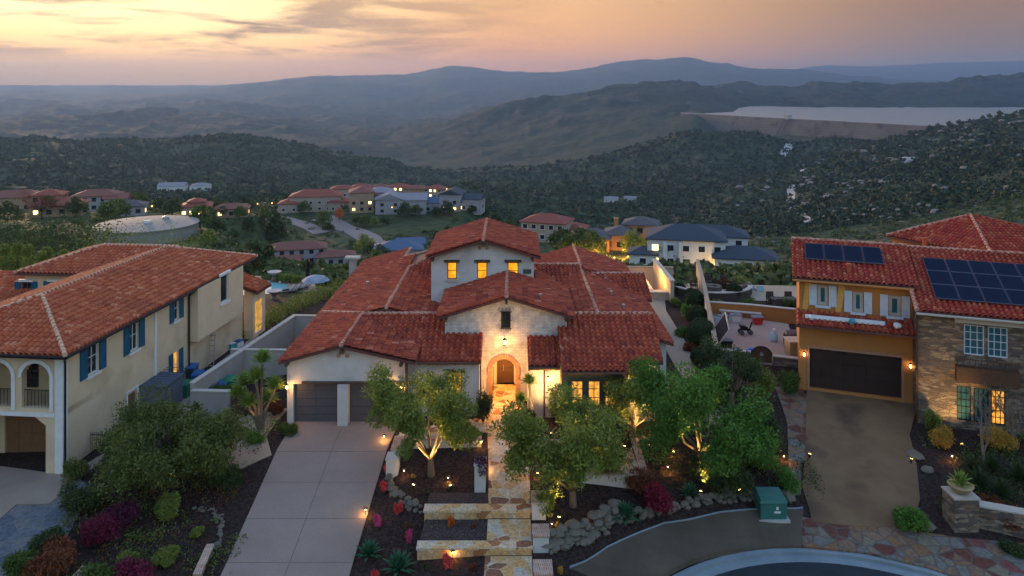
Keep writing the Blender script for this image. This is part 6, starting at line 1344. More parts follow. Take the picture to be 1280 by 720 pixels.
far_house('ridge_c', 'ridge_house', [(0, 0, 10, 11, 5.6, 'gable', 0, 2, 2), (8, 1, 12, 10, 5.0, 'gable', 0, 3, 1), (-4, 8, 10, 8, 7, 'hip', 0, 3, 2)], 'grey', 'pale', R(6), 'mauve-grey house with pale gabled roofs in the middle of the ridge street')
far_house('ridge_d', 'ridge_house', [(0, 0, 14, 9, 3.6, 'hip', 1, 3, 1)], 'grey', 'sky', R(-6), 'single-storey house with blue-grey roof on the ridge street')
far_house('ridge_e', 'ridge_house', [(0, 0, 8, 10, 6.6, 'gable', 2, 2, 2), (7, 2, 9, 8, 4.6, 'gable', 0, 2, 1)], 'grey', 'blue', R(-10), 'steep dark-gabled house with chimney at the right end of the ridge street', chim=(3, 3, 9))
far_house('stub_row', 'ridge_house', [(0, 0, 12, 8, 3.6, 'hip', 1, 3, 1)], 'cream', 'grey', R(-10), 'small pale house beyond the steep dark-gabled one')
for i, k in enumerate(('row_1', 'row_2', 'row_3', 'row_4', 'row_5', 'row_6')):
    far_house(k, 'hillside_house', [(0, 0, 13-i % 3, 9, 5.2+.5*(i % 2), 'hip', 2 if i % 2 else 1, 4, 2), (6, 4, 8, 7, 3.6, 'hip', 0, 2, 1)], ('cream', 'tan', 'white', 'cream', 'tan', 'cream')[i], ('red', 'red', 'brown', 'red', 'brown', 'red')[i], R(10-6*i),
              ['red-roofed house farthest left in the back row on the ridge', 'tan red-roofed house second in the back row on the ridge', 'white brown-roofed house third in the back row on the ridge', 'cream red-roofed house fourth in the back row on the ridge', 'tan brown-roofed house fifth in the back row on the ridge', 'cream red-roofed house last in the back row on the ridge'][i], 'back row of houses on the ridge')
far_house('west_a', 'hillside_house', [(0, 0, 16, 10, 6, 'hip', 1, 5, 2), (8, -3, 8, 8, 5, 'gable', 0, 2, 1)], 'grey', 'brown', R(14), 'grey-brown two-storey house above the water tank on the left slope')
far_house('west_b', 'hillside_house', [(0, 0, 20, 11, 5.5, 'hip', 1, 6, 1)], 'tan', 'brown', R(18), 'long brown-roofed house at the far left edge of the slope')
far_house('west_c', 'hillside_house', [(0, 0, 15, 10, 3.6, 'hip', 1, 4, 1), (-5, 7, 9, 8, 6, 'hip', 1, 3, 2)], 'tan', 'red', R(16), 'tan low house with red roof beside the bare brown tree')
far_house('west_d', 'lit_pavilion', [(0, 0, 11, 11, 3.8, 'hip', 4, 4, 1), (0, 0, 6, 6, 5.4, 'hip', 0, 1, 1)], 'cream', 'red', R(16), 'red tent-roofed pavilion with bright lights around it on the left slope')
far_house('west_e', 'hillside_house', [(0, 0, 13, 8, 3.5, 'hip', 2, 3, 1)], 'tan', 'brown', R(16), 'small low lit house beside the road right of the red pavilion')
far_house('west_f', 'hillside_house', [(0, 0, 12, 8, 3.4, 'hip', 1, 3, 1)], 'grey', 'grey', R(16), 'small grey house between the tank and the two-storey grey-brown one')
far_house('hut', 'farm_building', [(0, 0, 30, 18, 6, 'gable', 1, 5, 1), (30, 5, 22, 14, 5, 'hip', 0, 3, 1)], 'white', 'pale', R(10), 'white farm buildings alone on the green valley side at left', cat='building')
far_house('hut_2', 'farm_building', [(0, 0, 16, 10, 4, 'gable', 0, 3, 1), (22, 8, 14, 9, 4, 'gable', 0, 2, 1)], 'white', 'pale', R(-10), 'tiny white farm buildings in the valley behind the amber-lit house', cat='building')
far_house('hilltop', 'hilltop_house', [(0, 0, 26, 14, 9, 'hip', 0, 4, 2), (24, 4, 20, 12, 6, 'hip', 0, 3, 1)], 'white', 'blue', R(-20), 'white house alone on the skyline of the rocky right-hand hill')
# round water tank
b = P(*PLOT['tank'][:3]); t = thing('water_tank', b, 'huge round flat-topped water tank behind the cream house roof', 'water tank')
mb = MB(); mb.lathe(b, [(12.2, -2), (12.2, 3.2), (12.6, 3.25), (12.6, 3.5), (6, 3.9), (.4, 4.1)], 64); mb.build('tank_body', mat('tank_paint', (.20, .20, .185), (.26, .26, .24), .15, .8, bump=.1), t)
mb = MB(); mb.box(b+V((1, -2, 4.3)), (1.6, 1.2, .6)); mb.build('hatch', M_white, t)
mb = MB(); mb.lathe(b+V((3, 4, 3.9)), [(.9, 0), (.9, .6), (.2, .9)], 10); mb.build('roof_vent', M_alu, t)
# roads on the slopes
M_road = mat('road_pale', (.22, .18, .17), (.28, .23, .21), .3, .9); M_kerbf = mat('road_kerb', (.45, .42, .38))
def road(pts, w_, name='road', m=None, off=.25, y1=900):
    q = [on_ground(a, b_, 100, y1) for a, b_ in pts]; L, R_ = [], []
    for i in range(len(q)):
        d = (q[min(i+1, len(q)-1)]-q[max(i-1, 0)]); d.z = 0; d.normalize(); n = V((-d.y, d.x, 0))*w_/2; L.append(tuple((q[i]+n)[:2])); R_.append(tuple((q[i]-n)[:2]))
    return ribbon(name, L, R_, m or M_road, off, 6, 4, edge=.6)
road([(300, 268), (330, 269), (352, 273), (372, 279), (392, 286), (402, 292)], 8); road([(400, 274), (420, 281), (445, 290), (462, 299), (470, 309)], 9); road([(250, 264), (275, 266), (300, 268)], 8)
M_track = mat('dirt_track', (.36, .33, .30), (.45, .42, .38), .1, .95)
for pts, w_ in (([(992, 178), (985, 186), (978, 195)], 16), ([(990, 232), (989, 242), (988, 252)], 9), ([(1000, 268), (1012, 279)], 6), ([(1000, 216), (1018, 206), (1040, 201)], 6), ([(1135, 198), (1139, 204)], 14)): road(pts, w_, 'dirt_track', M_track, 1.2, 1900)
# ---------------------------------------------------------------- brush, rocks and trees on the slopes
def scatter(name, n, y0, y1, u0, u1, rmin, rmax, per, lsz, m, seed, thr=-.2, kindz=None):
    r_ = np.random.default_rng(seed); ly = r_.uniform(math.log(y0), math.log(y1), n); u = r_.uniform(u0, u1, n); Y = np.exp(ly); X = u*Y
    keep = .6*fbm(X/28, Y/28, 77, 3)+.8*fbm(X/130, Y/130, 78, 3)+r_.uniform(-.4, .4, n) > thr
    for (cx_, cy_, r, cz_) in SMOOTH:
        keep &= (X-cx_)**2+(Y-cy_)**2 > (r*.95)**2
        if cy_ < 480: keep &= ~((np.abs(X/Y-cx_/cy_) < 1.05*r/cy_) & (Y < cy_) & (Y > cy_-55) & (r_.random(n) < .85))
    X, Y = X[keep], Y[keep]; Z = ground(X, Y); k = len(X); rad = (rmin+(rmax-rmin)*r_.random(k)**2.2)*np.maximum(1, Y/330)**.8
    d = r_.normal(size=(k, per, 3)); d /= np.linalg.norm(d, axis=2)[:, :, None]; d[:, :, 2] = np.abs(d[:, :, 2])*.8
    P_ = np.stack([X, Y, Z], 1)[:, None, :]+d*(rad[:, None]*r_.uniform(.55, 1.05, (k, per)))[:, :, None]
    sz = np.repeat(rad*lsz, per)
    return tag(leaves(name, P_.reshape(-1, 3), sz, m, None, (0, 0, 0), asp=.8), kind='stuff')
M_scrub = leafmat('scrub_leaf', (.04, .065, .02), (.12, .14, .045), .02, .8, .1); M_scrub2 = leafmat('scrub_leaf_far', (.022, .040, .018), (.042, .062, .026), .012, .8, 0)
scatter('hillside_scrub', 19000, 88, 480, -.8, .8, .5, 2.3, 30, .6, M_scrub, 1, -.5)
scatter('valley_scrub', 62000, 450, 1800, -.75, .75, .7, 2.4, 7, .95, M_scrub2, 2, -.35)
ys_ = []; mb = MB(); r_ = random.Random(4)
for i in range(2600):
    px = r_.uniform(930, 1330)+r_.gauss(0, 20); Y = math.exp(r_.uniform(math.log(420), math.log(1330))); x = (px-CX)/F*Y
    if float(fbm(np.array([x/60.]), np.array([Y/60.]), 33, 3)[0])+r_.uniform(-.15, .15) < .12: continue
    s_ = Y*(.0012+.0042*r_.random()**3); rock(mb, (x, Y, gz(x, Y)+s_*.35), s_, i, .55)
tag(mb.build('hillside_boulders', mat('granite', (.17, .145, .125), (.27, .235, .205), .05, .9, bump=.5, bscale=.5)), kind='stuff')
def clump_tree(name, kind, h, rad, lab, group=None, n=900, size=.7, loc=(0, 0, 0), shape='round', bark=None, zs=None):
    t = thing(name, V(loc), lab, 'tree', group); b = V(loc); mb = MB(); mb.tube([b-V((0, 0, .5)), b+V((0, 0, h*.8))], [h*.035, h*.012], 6)
    for i in range(5): a = i*1.3; mb.tube([b+V((0, 0, h*.3)), b+V((math.cos(a)*rad*.55, math.sin(a)*rad*.55, h*.65))], [h*.016, h*.006], 5)
    mb.build('trunk', bark or M_bark_d, t); P_ = []
    zs = zs or ([(.45, .62, 4), (.65, .55, 4), (.85, .2, 2)] if shape == 'round' else [(.2, .5, 5), (.4, .42, 4), (.6, .28, 3), (.78, .14, 2), (.92, .02, 1)])
    for z, q, k in zs:
        for j in range(k):
            a = j*6.28/k+z*9+rnd.uniform(-.4, .4); P_.append(cluster(b+V((math.cos(a)*q*rad, math.sin(a)*q*rad, h*(z+rnd.uniform(-.05, .05)))), rad*(.42 if shape == 'round' else .5*(1.15-z)), n//12, .8))
    leaves('crown', np.concatenate(P_), size, LF[kind], t); return t
protos = {k: clump_tree('hillside_tree', k, 6, 3, 'x', n=900, size=.75) for k in ('dark', 'hedge', 'olive', 'lime')}
HT = [(268, 268, 'dark'), (280, 272, 'dark'), (300, 274, 'hedge'), (315, 262, 'dark'), (330, 282, 'hedge'), (310, 290, 'dark'), (292, 300, 'hedge'), (372, 262, 'dark'), (380, 268, 'hedge'), (404, 285, 'hedge'), (410, 292, 'dark'), (446, 282, 'dark'), (456, 284, 'hedge'), (468, 283, 'olive'), (480, 282, 'dark'), (455, 318, 'olive'), (463, 322, 'dark'), (476, 330, 'dark'), (505, 272, 'dark'), (520, 270, 'hedge'), (545, 270, 'dark'), (560, 270, 'dark'), (590, 268, 'dark'), (605, 272, 'dark'), (620, 282, 'dark'), (640, 286, 'hedge'), (318, 345, 'dark'), (470, 335, 'hedge'),
      (727, 316, 'dark'), (700, 318, 'dark'), (712, 322, 'hedge'), (790, 322, 'lime'), (810, 325, 'lime'), (838, 332, 'lime'), (740, 325, 'hedge'), (640, 300, 'dark'), (150, 275, 'hedge'), (135, 280, 'hedge'), (215, 272, 'dark'), (262, 275, 'hedge'), (95, 272, 'dark'), (60, 270, 'dark'), (200, 262, 'dark'), (175, 262, 'hedge'), (10, 276, 'dark'), (250, 285, 'hedge'), (270, 295, 'dark'), (260, 310, 'olive')]
GR = {'dark': ('dark rounded tree among the brush on the slopes beyond the houses', 'dark trees on the far slopes'), 'hedge': ('mid-green rounded tree among the brush on the slopes beyond', 'mid-green trees on the far slopes'), 'olive': ('grey-green loose tree on the slope below the ridge street', 'grey-green trees on the far slopes'), 'lime': ('yellow-green lamp-lit tree in the garden of the white slate-roofed house', 'lamp-lit garden trees')}
used = set()
for i, (px, py, k) in enumerate(HT):
    q = on_ground(px, py, 100, 600); o = protos[k] if k not in used else copy_tree(protos[k]); used.add(k)
    o.location = q-V((0, 0, .3)); s_ = rnd.uniform(.75, 1.35); o.scale = (s_*1.1, s_*1.1, s_); o.rotation_euler = (0, 0, rnd.uniform(0, 6)); tag(o, GR[k][0], 'tree', GR[k][1])
q = on_ground(345, 300, 150, 400); clump_tree('pine_tree', 'dark', 14, 5.2, 'big near-black conifer standing beside the winding road', n=4200, size=.8, loc=q, shape='cone')
q = on_ground(424, 276, 150, 400); clump_tree('orange_tree', 'orange', 6, 3.0, 'bright orange-leaved tree at the bend of the ridge road', n=1400, size=.5, loc=q)
q = on_ground(52, 275, 120, 260); q = V((q.x, q.y, q.z)); tree('bare_tree', q, 9.5, 6.5, 'rust', 'thin brown bare-looking tree on the left skyline of the town', n=2600, size=.28, limbs=8, bark=M_bark_d, trunk=.22, seed=33, cr=.22)
for i in range(16):                    # small trees along the crest by the lake
    px = 1058+i*13+rnd.uniform(-4, 4); ly = None; ys2 = np.geomspace(900, 1500, 200); xs2 = (px-CX)/F*ys2; zz2 = ground(xs2, ys2); el2 = (zz2-CZ)/ys2; j = int(np.argmax(el2))
    o = copy_tree(protos['dark']); o.location = (float(xs2[j]), float(ys2[j]), float(zz2[j])-1.5); s_ = rnd.uniform(1.2, 2.2); o.scale = (s_, s_, s_); tag(o, 'small dark tree on the crest of the rocky hill below the lake', 'tree', 'crest trees below the lake')

# low planting between the shrubs of the front beds: nobody could count it
def cover(name, boxes, n, kind, size, seed, h=.16):
    r_ = np.random.default_rng(seed); P_ = []
    for (x0, x1, y0, y1) in boxes:
        k = int(n*(x1-x0)*(y1-y0)); x = r_.uniform(x0, x1, k); y = r_.uniform(y0, y1, k); keep = fbm(x*.9, y*.9, seed, 3)+r_.uniform(-.35, .35, k) > .12; x, y = x[keep], y[keep]
        P_.append(np.stack([x, y, ground(x, y)+r_.random(len(x))*h], 1))
    return tag(leaves(name, np.concatenate(P_), size, LF[kind], None, (0, 0, 0), asp=.6, up=.4), kind='stuff')
cover('ground_cover', [(-22.5, -14.5, 36.5, 46), (-20, -12.8, 33, 37)], 190, 'pepper', .12, 3, .3); cover('ground_cover', [(-22, -14.5, 34, 44)], 90, 'rust', .10, 4, .2)
cover('ground_cover', [(4.5, 17.3, 40.9, 46), (9.3, 16, 45.5, 52)], 150, 'dark', .12, 5, .3); cover('leaf_litter', [(-6.3, -4.5, 32, 44), (-4.3, -1.3, 40.3, 43.5), (2, 6, 37.6, 40.4), (-4.3, -1.3, 33, 35)], 45, 'rust', .07, 6, .03)
cover('ground_cover', [(24.5, 34, 40, 46.5)], 150, 'hedge', .13, 7, .3); cover('ground_cover', [(-16.8, -14.2, 44.2, 48.4)], 160, 'lush', .12, 8, .2)
# ---------------------------------------------------------------- back gardens and yard things
def slab(name, pts, z, m, th=.12, kind='structure'):
    mb = MB(); mb.prism(pts, z-th, z); o = mb.build(name, m); bm = bmesh.new(); bm.from_mesh(o.data); bmesh.ops.recalc_face_normals(bm, faces=bm.faces); bm.to_mesh(o.data); bm.free(); return tag(o, kind=kind)
zp = -1.9; g2 = lambda px, py, z=zp: tuple(G(px, py, z)[:2])
slab('pool_terrace', [g2(290, 345), g2(345, 345), g2(392, 352), g2(398, 366), g2(372, 374), g2(350, 381), g2(290, 390)], zp, M_beige)
pc_ = G(322, 361, zp); slab('pool_water', [(pc_.x+4.6*math.cos(a)-1.5, pc_.y+4.2*math.sin(a)) for a in [i*.2618 for i in range(24)]], zp+.012, mat('pool_water', (.25, .5, .52), rough=.04), .1)
slab('lawn', [g2(290, 391), g2(350, 382), g2(374, 375), g2(366, 392), g2(345, 425), g2(290, 430)], zp-.02, M_lawn)
M_cush = mat('grey_cushion', (.30, .28, .27), (.36, .34, .33), 4, .9); M_wick = mat('wicker', (.06, .045, .04), (.1, .075, .06), 12, .7)
def lounger(px, py, z, rz, lab, m, grp):
    b = G(px, py, z); t = thing('sun_lounger', b, lab, 'lounger', grp); M3 = Matrix.Rotation(rz, 3, 'Z'); T = lambda x, y, z_: b+M3 @ V((x, y, z_))
    mb = MB(); mb.box(T(0, -.2, .22), (.7, 1.4, .12), rz)
    mb.build('frame', M_wick, t)
    for x in (-.3, .3):
        for y in (-.8, .4): mb = MB(); mb.box(T(x, y, .08), (.06, .06, .18), rz); mb.build('leg', M_wick, t)
    mb = MB(); mb.box(T(0, -.2, .33), (.66, 1.36, .1), rz); mb.build('cushion', m, t)
    mb = MB(); mb.hexa([T(-.33, .5, .3), T(.33, .5, .3), T(.33, .6, .26), T(-.33, .6, .26)], [T(-.33, 1.0, .85), T(.33, 1.0, .85), T(.33, 1.1, .8), T(-.33, 1.1, .8)]); mb.build('backrest', m, t)
for i, (px, py) in enumerate(((356, 367), (363, 366), (372, 363), (379, 361))): lounger(px, py, zp, R(-60), ['grey lounger nearest the urn on the pool terrace', 'second grey lounger from the urn by the pool', 'third grey lounger from the urn by the pool', 'grey lounger farthest from the urn, next to the closed parasol'][i], M_cush, 'loungers by the pool')
b = G(384.5, 354, zp); t = thing('closed_parasol', b, 'tall closed black parasol by the pool loungers', 'parasol'); mb = MB(); mb.tube([b, b+V((0, 0, 2.9))], .04, 6); mb.build('pole', M_iron, t); mb = MB(); mb.lathe(b+V((0, 0, .8)), [(.24, 0), (.2, .8), (.1, 1.8), (.03, 2.1)], 10); mb.build('canopy', M_iron, t)
for px, py, lab in ((343, 377, 'dark stone urn at the near side of the pool terrace'), (343, 352, 'fire bowl urn at the far side of the pool')):
    b = G(px, py, zp); t = thing('stone_urn', b, lab, 'urn'); mb = MB(); mb.lathe(b, [(.45, 0), (.4, .2), (.22, .5), (.3, .8)], 12); mb.build('pedestal', M_stone_v, t); mb = MB(); mb.lathe(b+V((0, 0, .8)), [(.3, 0), (.75, .3), (.8, .38), (.6, .36)], 14); mb.build('bowl', M_conc, t)
b = G(394, 372, zp); t = thing('striped_parasol', b, 'tilted blue-grey parasol behind the hedge by the pool', 'parasol'); mb = MB(); mb.tube([b, b+V((0, .2, 2.3))], .04, 6); mb.build('pole', M_alu, t); mb = MB(); mb.lathe(b+V((0, .2, 1.8)), [(1.5, 0), (1.0, .35), (.05, .6)], 8); mb.build('canopy', mat('parasol_cloth', (.16, .22, .30), (.35, .38, .42), 1.5, .8), t)
for i, (px, py, r) in enumerate(((352, 352, 1.1), (362, 353, 1.2), (373, 354, 1.0))): bush('shrub', G(px, py, zp), r, 1.1, 'lime', ['left bright ball shrub beyond the pool', 'middle bright ball shrub beyond the pool', 'right bright ball shrub beyond the pool'][i], n=1500, size=.16)
hedge((-23.4, 66, -1.6), (-18.9, 82, -2), .9, 1.9, 'lime', 'yellow-tipped hedge running along the lawn beside the grey boundary wall', 9000, .17)
hedge((-19.8, 57, -1.2), (-19.2, 63, -1.2), .7, 1.6, 'hedge', 'green hedge behind the grey cross wall in the side yard', 3500, .15)
b = V((-17.6, 84, -2.2)); t = thing('gate_pillar', b, 'slender grey pillar with a cap on the boundary wall by the white house roof', 'pillar'); mb = MB(); mb.box(b+V((0, 0, 1.9)), (.7, .7, 3.8)); mb.build('shaft', M_wallg, t); mb = MB(); mb.box(b+V((0, 0, 3.9)), (1.6, 1.0, .22)); mb.build('cap', M_sill, t)
# cream house side yard
t = thing('storage_shed', (-21.9, 53, -1.2), 'grey-blue flat-roofed storage enclosure against the cream house wall', 'shed')
u0, u1 = fE.at(171)+.3, fE.at(171)+2.7; M_shed = mat('shed_grey', (.12, .13, .15), (.17, .18, .2), 2, .6)
mb = MB(); fbox(mb, fE, u0, u1, -1.4, .75, .02, 1.7); mb.build('panels', M_shed, t)
mb = MB(); fbox(mb, fE, u0-.08, u1+.08, .75, .87, .01, 1.8); 
for k in range(9): fbox(mb, fE, u0+k*.4, u0+k*.4+.05, .87, .9, .02, 1.75)
mb.build('roof', mat('shed_roof', (.07, .09, .13), (.09, .12, .16), 2, .5), t)
def bin_(px, py, z, bm_, lm, lab, rz=0):
    b = G(px, py, z); t = thing('wheelie_bin', b, lab, 'bin', None); M3 = Matrix.Rotation(rz, 3, 'Z'); T = lambda x, y, z_: b+M3 @ V((x, y, z_))
    mb = MB(); mb.hexa([T(-.24, -.3, .05), T(.24, -.3, .05), T(.24, .3, .05), T(-.24, .3, .05)], [T(-.33, -.4, .98), T(.33, -.4, .98), T(.33, .4, .98), T(-.33, .4, .98)]); mb.build('bin_body', bm_, t)
    mb = MB(); mb.hexa([T(-.36, -.44, .98), T(.36, -.44, .98), T(.36, .44, .98), T(-.36, .44, .98)], [T(-.32, -.38, 1.06), T(.32, -.38, 1.06), T(.34, .44, 1.12), T(-.34, .44, 1.12)]); mb.build('lid', lm, t)
    for x in (-.28, .28): mb = MB(); mb.tube([T(x-.03, .32, .12), T(x+.03, .32, .12)], .12, 10); mb.build('wheel', M_iron, t)
M_bg, M_bb, M_bd = mat('bin_green', (.01, .13, .07), (.015, .17, .09), 3, .45), mat('bin_blue', (.02, .10, .26), (.03, .13, .32), 3, .45), mat('bin_dark', (.03, .05, .06), (.04, .065, .08), 3, .5)
bin_(231, 497, -1.0, M_bg, M_bg, 'green wheelie bin nearest the grey storage enclosure'); bin_(222, 486, -1.1, M_bd, M_bd, 'dark bin directly behind the nearest green one'); bin_(247, 484, -1.0, M_bb, M_bb, 'blue wheelie bin standing behind the green bin'); bin_(240, 475, -1.1, M_bd, M_bb, 'dark bin with a blue lid at the back of the group')
bin_(287, 492, -.4, M_bg, M_bg, 'green-lidded bin behind the low grey gate wall'); bin_(278, 498, -.5, M_bb, M_bb, 'blue bin behind the low grey gate wall, left of the green one')
b = V((fE.p(fE.at(258), -1.2, .5))); t = thing('step_ladder', b, 'aluminium step ladder leaning under the jettied room of the cream house', 'ladder'); mb = MB()
for s_ in (-.25, .25): mb.tube([b+V((s_, -.5, 0)), b+V((s_*.7, .1, 2.6))], .03, 5)
mb.build('rail', M_alu, t)
for k in range(7): mb = MB(); mb.box(b+V((0, -.45+k*.085, .3+k*.36)), (.44-.02*k, .1, .03)); mb.build('rung', M_alu, t)
M_plw = mat('white_plastic', (.6, .62, .62), (.68, .7, .7), 3, .5); M_plt = mat('teal_plastic', (.05, .3, .32), (.08, .36, .4), 3, .5)
for i, (px, py, k) in enumerate(((284, 434, 'tank'), (270, 442, 'box'), (277, 440, 'box'), (291, 436, 'box'), (298, 434, 'box'), (264, 450, 'box'))):
    b = G(px, py, -1.2)
    if k == 'tank':
        t = thing('propane_tank', b, 'white propane tank with a dome top in the cream house side yard', 'tank'); mb = MB(); mb.lathe(b, [(.28, 0), (.36, .1), (.36, .7), (.25, .9), (.1, .95)], 14); mb.build('cylinder', M_plw, t, smooth=True); mb = MB(); mb.lathe(b+V((0, 0, .95)), [(.1, 0), (.14, .05), (.14, .2), (.05, .22)], 8); mb.build('valve_guard', M_plt, t)
    else:
        t = thing('storage_crate', b, ['', 'blue-lidded crate beside the tall ladder', 'white crate left of the propane tank', 'teal crate right of the propane tank', 'white crate at the far end of the side yard', 'dark blue crate at the foot of the ladder'][i], 'crate'); mb = MB(); mb.box(b+V((0, 0, .25)), (.7, .5, .5), .3*i); mb.build('tub', (M_plw, M_bb, M_plw, M_plt, M_plw, M_bb)[i], t); mb = MB(); mb.box(b+V((0, 0, .53)), (.76, .56, .06), .3*i); mb.build('lid', (M_plt, M_plw, M_plt, M_plw, M_bb, M_plt)[i], t)
# iron side fence of the cream house
q0, q1 = V(fE.p(.9+fE.at(100), -1.4, .05)), V(fE.p(fE.at(100)+.9, -1.4, 1.9)); t = thing('iron_fence', q0, 'short black iron picket fence beside the cream house corner', 'fence'); mb = MB()
for k in range(16): a = q0.lerp(q1, k/15); mb.tube([a, a+V((0, 0, 1.5))], .02, 4)
for z in (.15, 1.35): mb.tube([q0+V((0, 0, z)), q1+V((0, 0, z))], .025, 4)
mb.build('pickets', M_iron, t)
# outdoor kitchen by the side path
t = thing('outdoor_kitchen', (14.6, 77, -.5), 'L-shaped tan outdoor counter and tall screen wall glowing gold beside the path', 'counter')
k0 = G(822, 372, -.35); mb = MB(); mb.box((15.4, 77.5, .45), (.35, 9, 2.9)); mb.box((14.2, 74.2, .05), (2.4, .7, 1.0)); mb.box((13.4, 77.3, .05), (.8, 6.2, 1.0)); mb.build('masonry', M_walltan, t)
mb = MB(); mb.box((14.2, 74.2, .59), (2.6, .9, .08)); mb.box((13.4, 77.6, .59), (1.0, 6.2, .08)); mb.box((15.4, 77.5, 1.94), (.5, 9.2, .1)); mb.build('worktop', M_sill, t)
lamp_light(t, (14.3, 77.5, 1.5), 130, .2); lamp_light(t, (14.6, 75.6, 1.0), 50, .2)
# neighbour's patio between the tan wall and the ochre house
M_terra = mat('patio_pink', (.34, .23, .18), (.40, .28, .22), .8, .85)
slab('patio', [(15.6, 57.6), (21.2, 55.9), (24.0, 66.0), (18.2, 69.2), (16.6, 63)], -.02, M_terra, .3)
lowwall('patio_front_wall', [(15.3, 57.6), (17.9, 57.0)], .75, -1.2, .3, M_stone_v, M_sill, 'grey stone wall left of the arched gate closing the ochre house patio')
lowwall('patio_front_wall', [(19.4, 56.6), (21.4, 55.9)], .6, -1.2, .3, M_stone_v, M_sill, 'grey stone wall between the arched gate and the ochre house')
lowwall('patio_back_wall', [(18.0, 69.3), (21.5, 68.4), (25.5, 66.8)], 1.0, -.6, .3, M_stucco_o, M_sill, 'ochre back wall of the patio with a pale coping')
t = thing('arched_gate', (18.65, 56.8, -1.1), 'dark arch-topped wooden gate in the patio front wall', 'gate'); ga = Fr((17.95, 56.95), (1.4, -.35), (0, -1))
pts = [(0, -1.1), (1.45, -1.1), (1.45, .55)]+[(.725+.725*math.cos(math.pi*k/12), .55+.62*math.sin(math.pi*k/12)) for k in range(1, 12)]+[(0, .55)]
mb = MB(); gable(mb, ga, pts, .1); mb.build('leaf', M_wood, t); mb = MB(); mb.tube([ga.p(u*1.0, z, .03) for u, z in pts[2:]+[(0, -1.1)]], .06, 5); mb.build('surround', M_garage_d, t); mb = MB(); mb.tube([ga.p(.725, .6, .02), ga.p(.725, .6, .08)], .14, 10); mb.build('round_knocker', M_alu, t)
lowwall('round_terrace_wall', [(20.6+3.9*math.sin(a), 78.5-3.4*math.cos(a)) for a in [R(-80+i*16) for i in range(11)]], .25, -1.6, .35, M_wick, M_sill, 'dark curved wall of the round fire terrace beyond the patio')
slab('round_terrace', [(20.6+3.7*math.cos(a), 78.5+3.2*math.sin(a)) for a in [i*.314 for i in range(20)]], -.45, M_flag, .5)
slab('upper_patio', [(23.2, 70), (29, 69), (31, 80), (24.5, 81)], -.5, M_beige, .4)
b = V((20.8, 78.6, -.45)); t = thing('fire_pit', b, 'round stone fire pit in the middle of the curved terrace', 'fire pit'); mb = MB(); mb.lathe(b, [(.9, 0), (.85, .45), (.6, .45), (.55, .3)], 18); mb.build('stone_ring', M_stone_v, t)
def armchair(b, rz, lab, m, grp=None):
    b = V(b); t = thing('patio_chair', b, lab, 'chair', grp); M3 = Matrix.Rotation(rz, 3, 'Z'); T = lambda x, y, z_: b+M3 @ V((x, y, z_))
    for x in (-.32, .32):
        for y in (-.3, .3): mb = MB(); mb.box(T(x, y, .17), (.06, .06, .34), rz); mb.build('leg', M_iron, t)
    mb = MB(); mb.box(T(0, 0, .4), (.68, .68, .14), rz); mb.build('seat', m, t); mb = MB(); mb.box(T(0, .34, .72), (.7, .1, .66), rz); mb.build('backrest', m, t)
    for x in (-.37, .37): mb = MB(); mb.box(T(x, 0, .6), (.07, .66, .06), rz); mb.build('armrest', M_iron, t)
M_lb = mat('light_blue_cloth', (.30, .45, .55), (.4, .55, .62), 4, .9)
armchair(tuple(G(937, 368, -1.0)), R(180), 'left one of two pale blue chairs below the round terrace', M_lb); armchair(tuple(G(949, 369, -1.0)), R(180), 'right one of two pale blue chairs below the round terrace', M_lb)
slab('chair_pad', [g2(925, 374, -1), g2(960, 376, -1), g2(960, 366, -1), g2(925, 364, -1)], -1.0, M_conc, .5)
for i, (dx, dy, rz) in enumerate(((-1.9, .4, 90), (1.9, .3, -90), (0, 1.9, 0), (1.3, 1.5, -40))): armchair((20.8+dx, 78.6+dy, -.45), R(rz), ['dark wicker chair left of the fire pit', 'dark wicker chair right of the fire pit', 'dark wicker chair behind the fire pit', 'dark wicker chair in the back corner by the fire pit'][i], M_wick)
for i, (x, y, rz) in enumerate(((25.2, 74, 0), (27, 74, 0), (25.2, 72, 180), (27, 72, 180))): armchair((x, y, -.5), R(rz), ['dining chair, back left of the patio table by the ochre house', 'dining chair, back right of the patio table by the ochre house', 'dining chair, front left of the patio table by the ochre house', 'dining chair, front right of the patio table by the ochre house'][i], M_wick)
b = V((26.1, 73, -.5)); t = thing('patio_table', b, 'dark rectangular patio table with four chairs by the ochre house', 'table'); mb = MB(); mb.box(b+V((0, 0, .73)), (2.4, 1.1, .06)); mb.build('table_top', M_wick, t)
for x in (-1.1, 1.1):
    for y in (-.45, .45): mb = MB(); mb.box(b+V((x, y, .35)), (.07, .07, .7)); mb.build('leg', M_iron, t)
b = V((23.6, 79.5, -1.0)); t = thing('stone_planter', b, 'round stone planter with a low green plant at the terrace edge', 'planter'); mb = MB(); mb.lathe(b, [(1.3, 0), (1.4, 1.1), (1.2, 1.15), (1.1, 1.0)], 18); mb.build('ring', M_stone_v, t); leaves('planting', cluster(b+V((0, 0, 1.3)), .8, 500, .6), .2, LF['lime'], t)
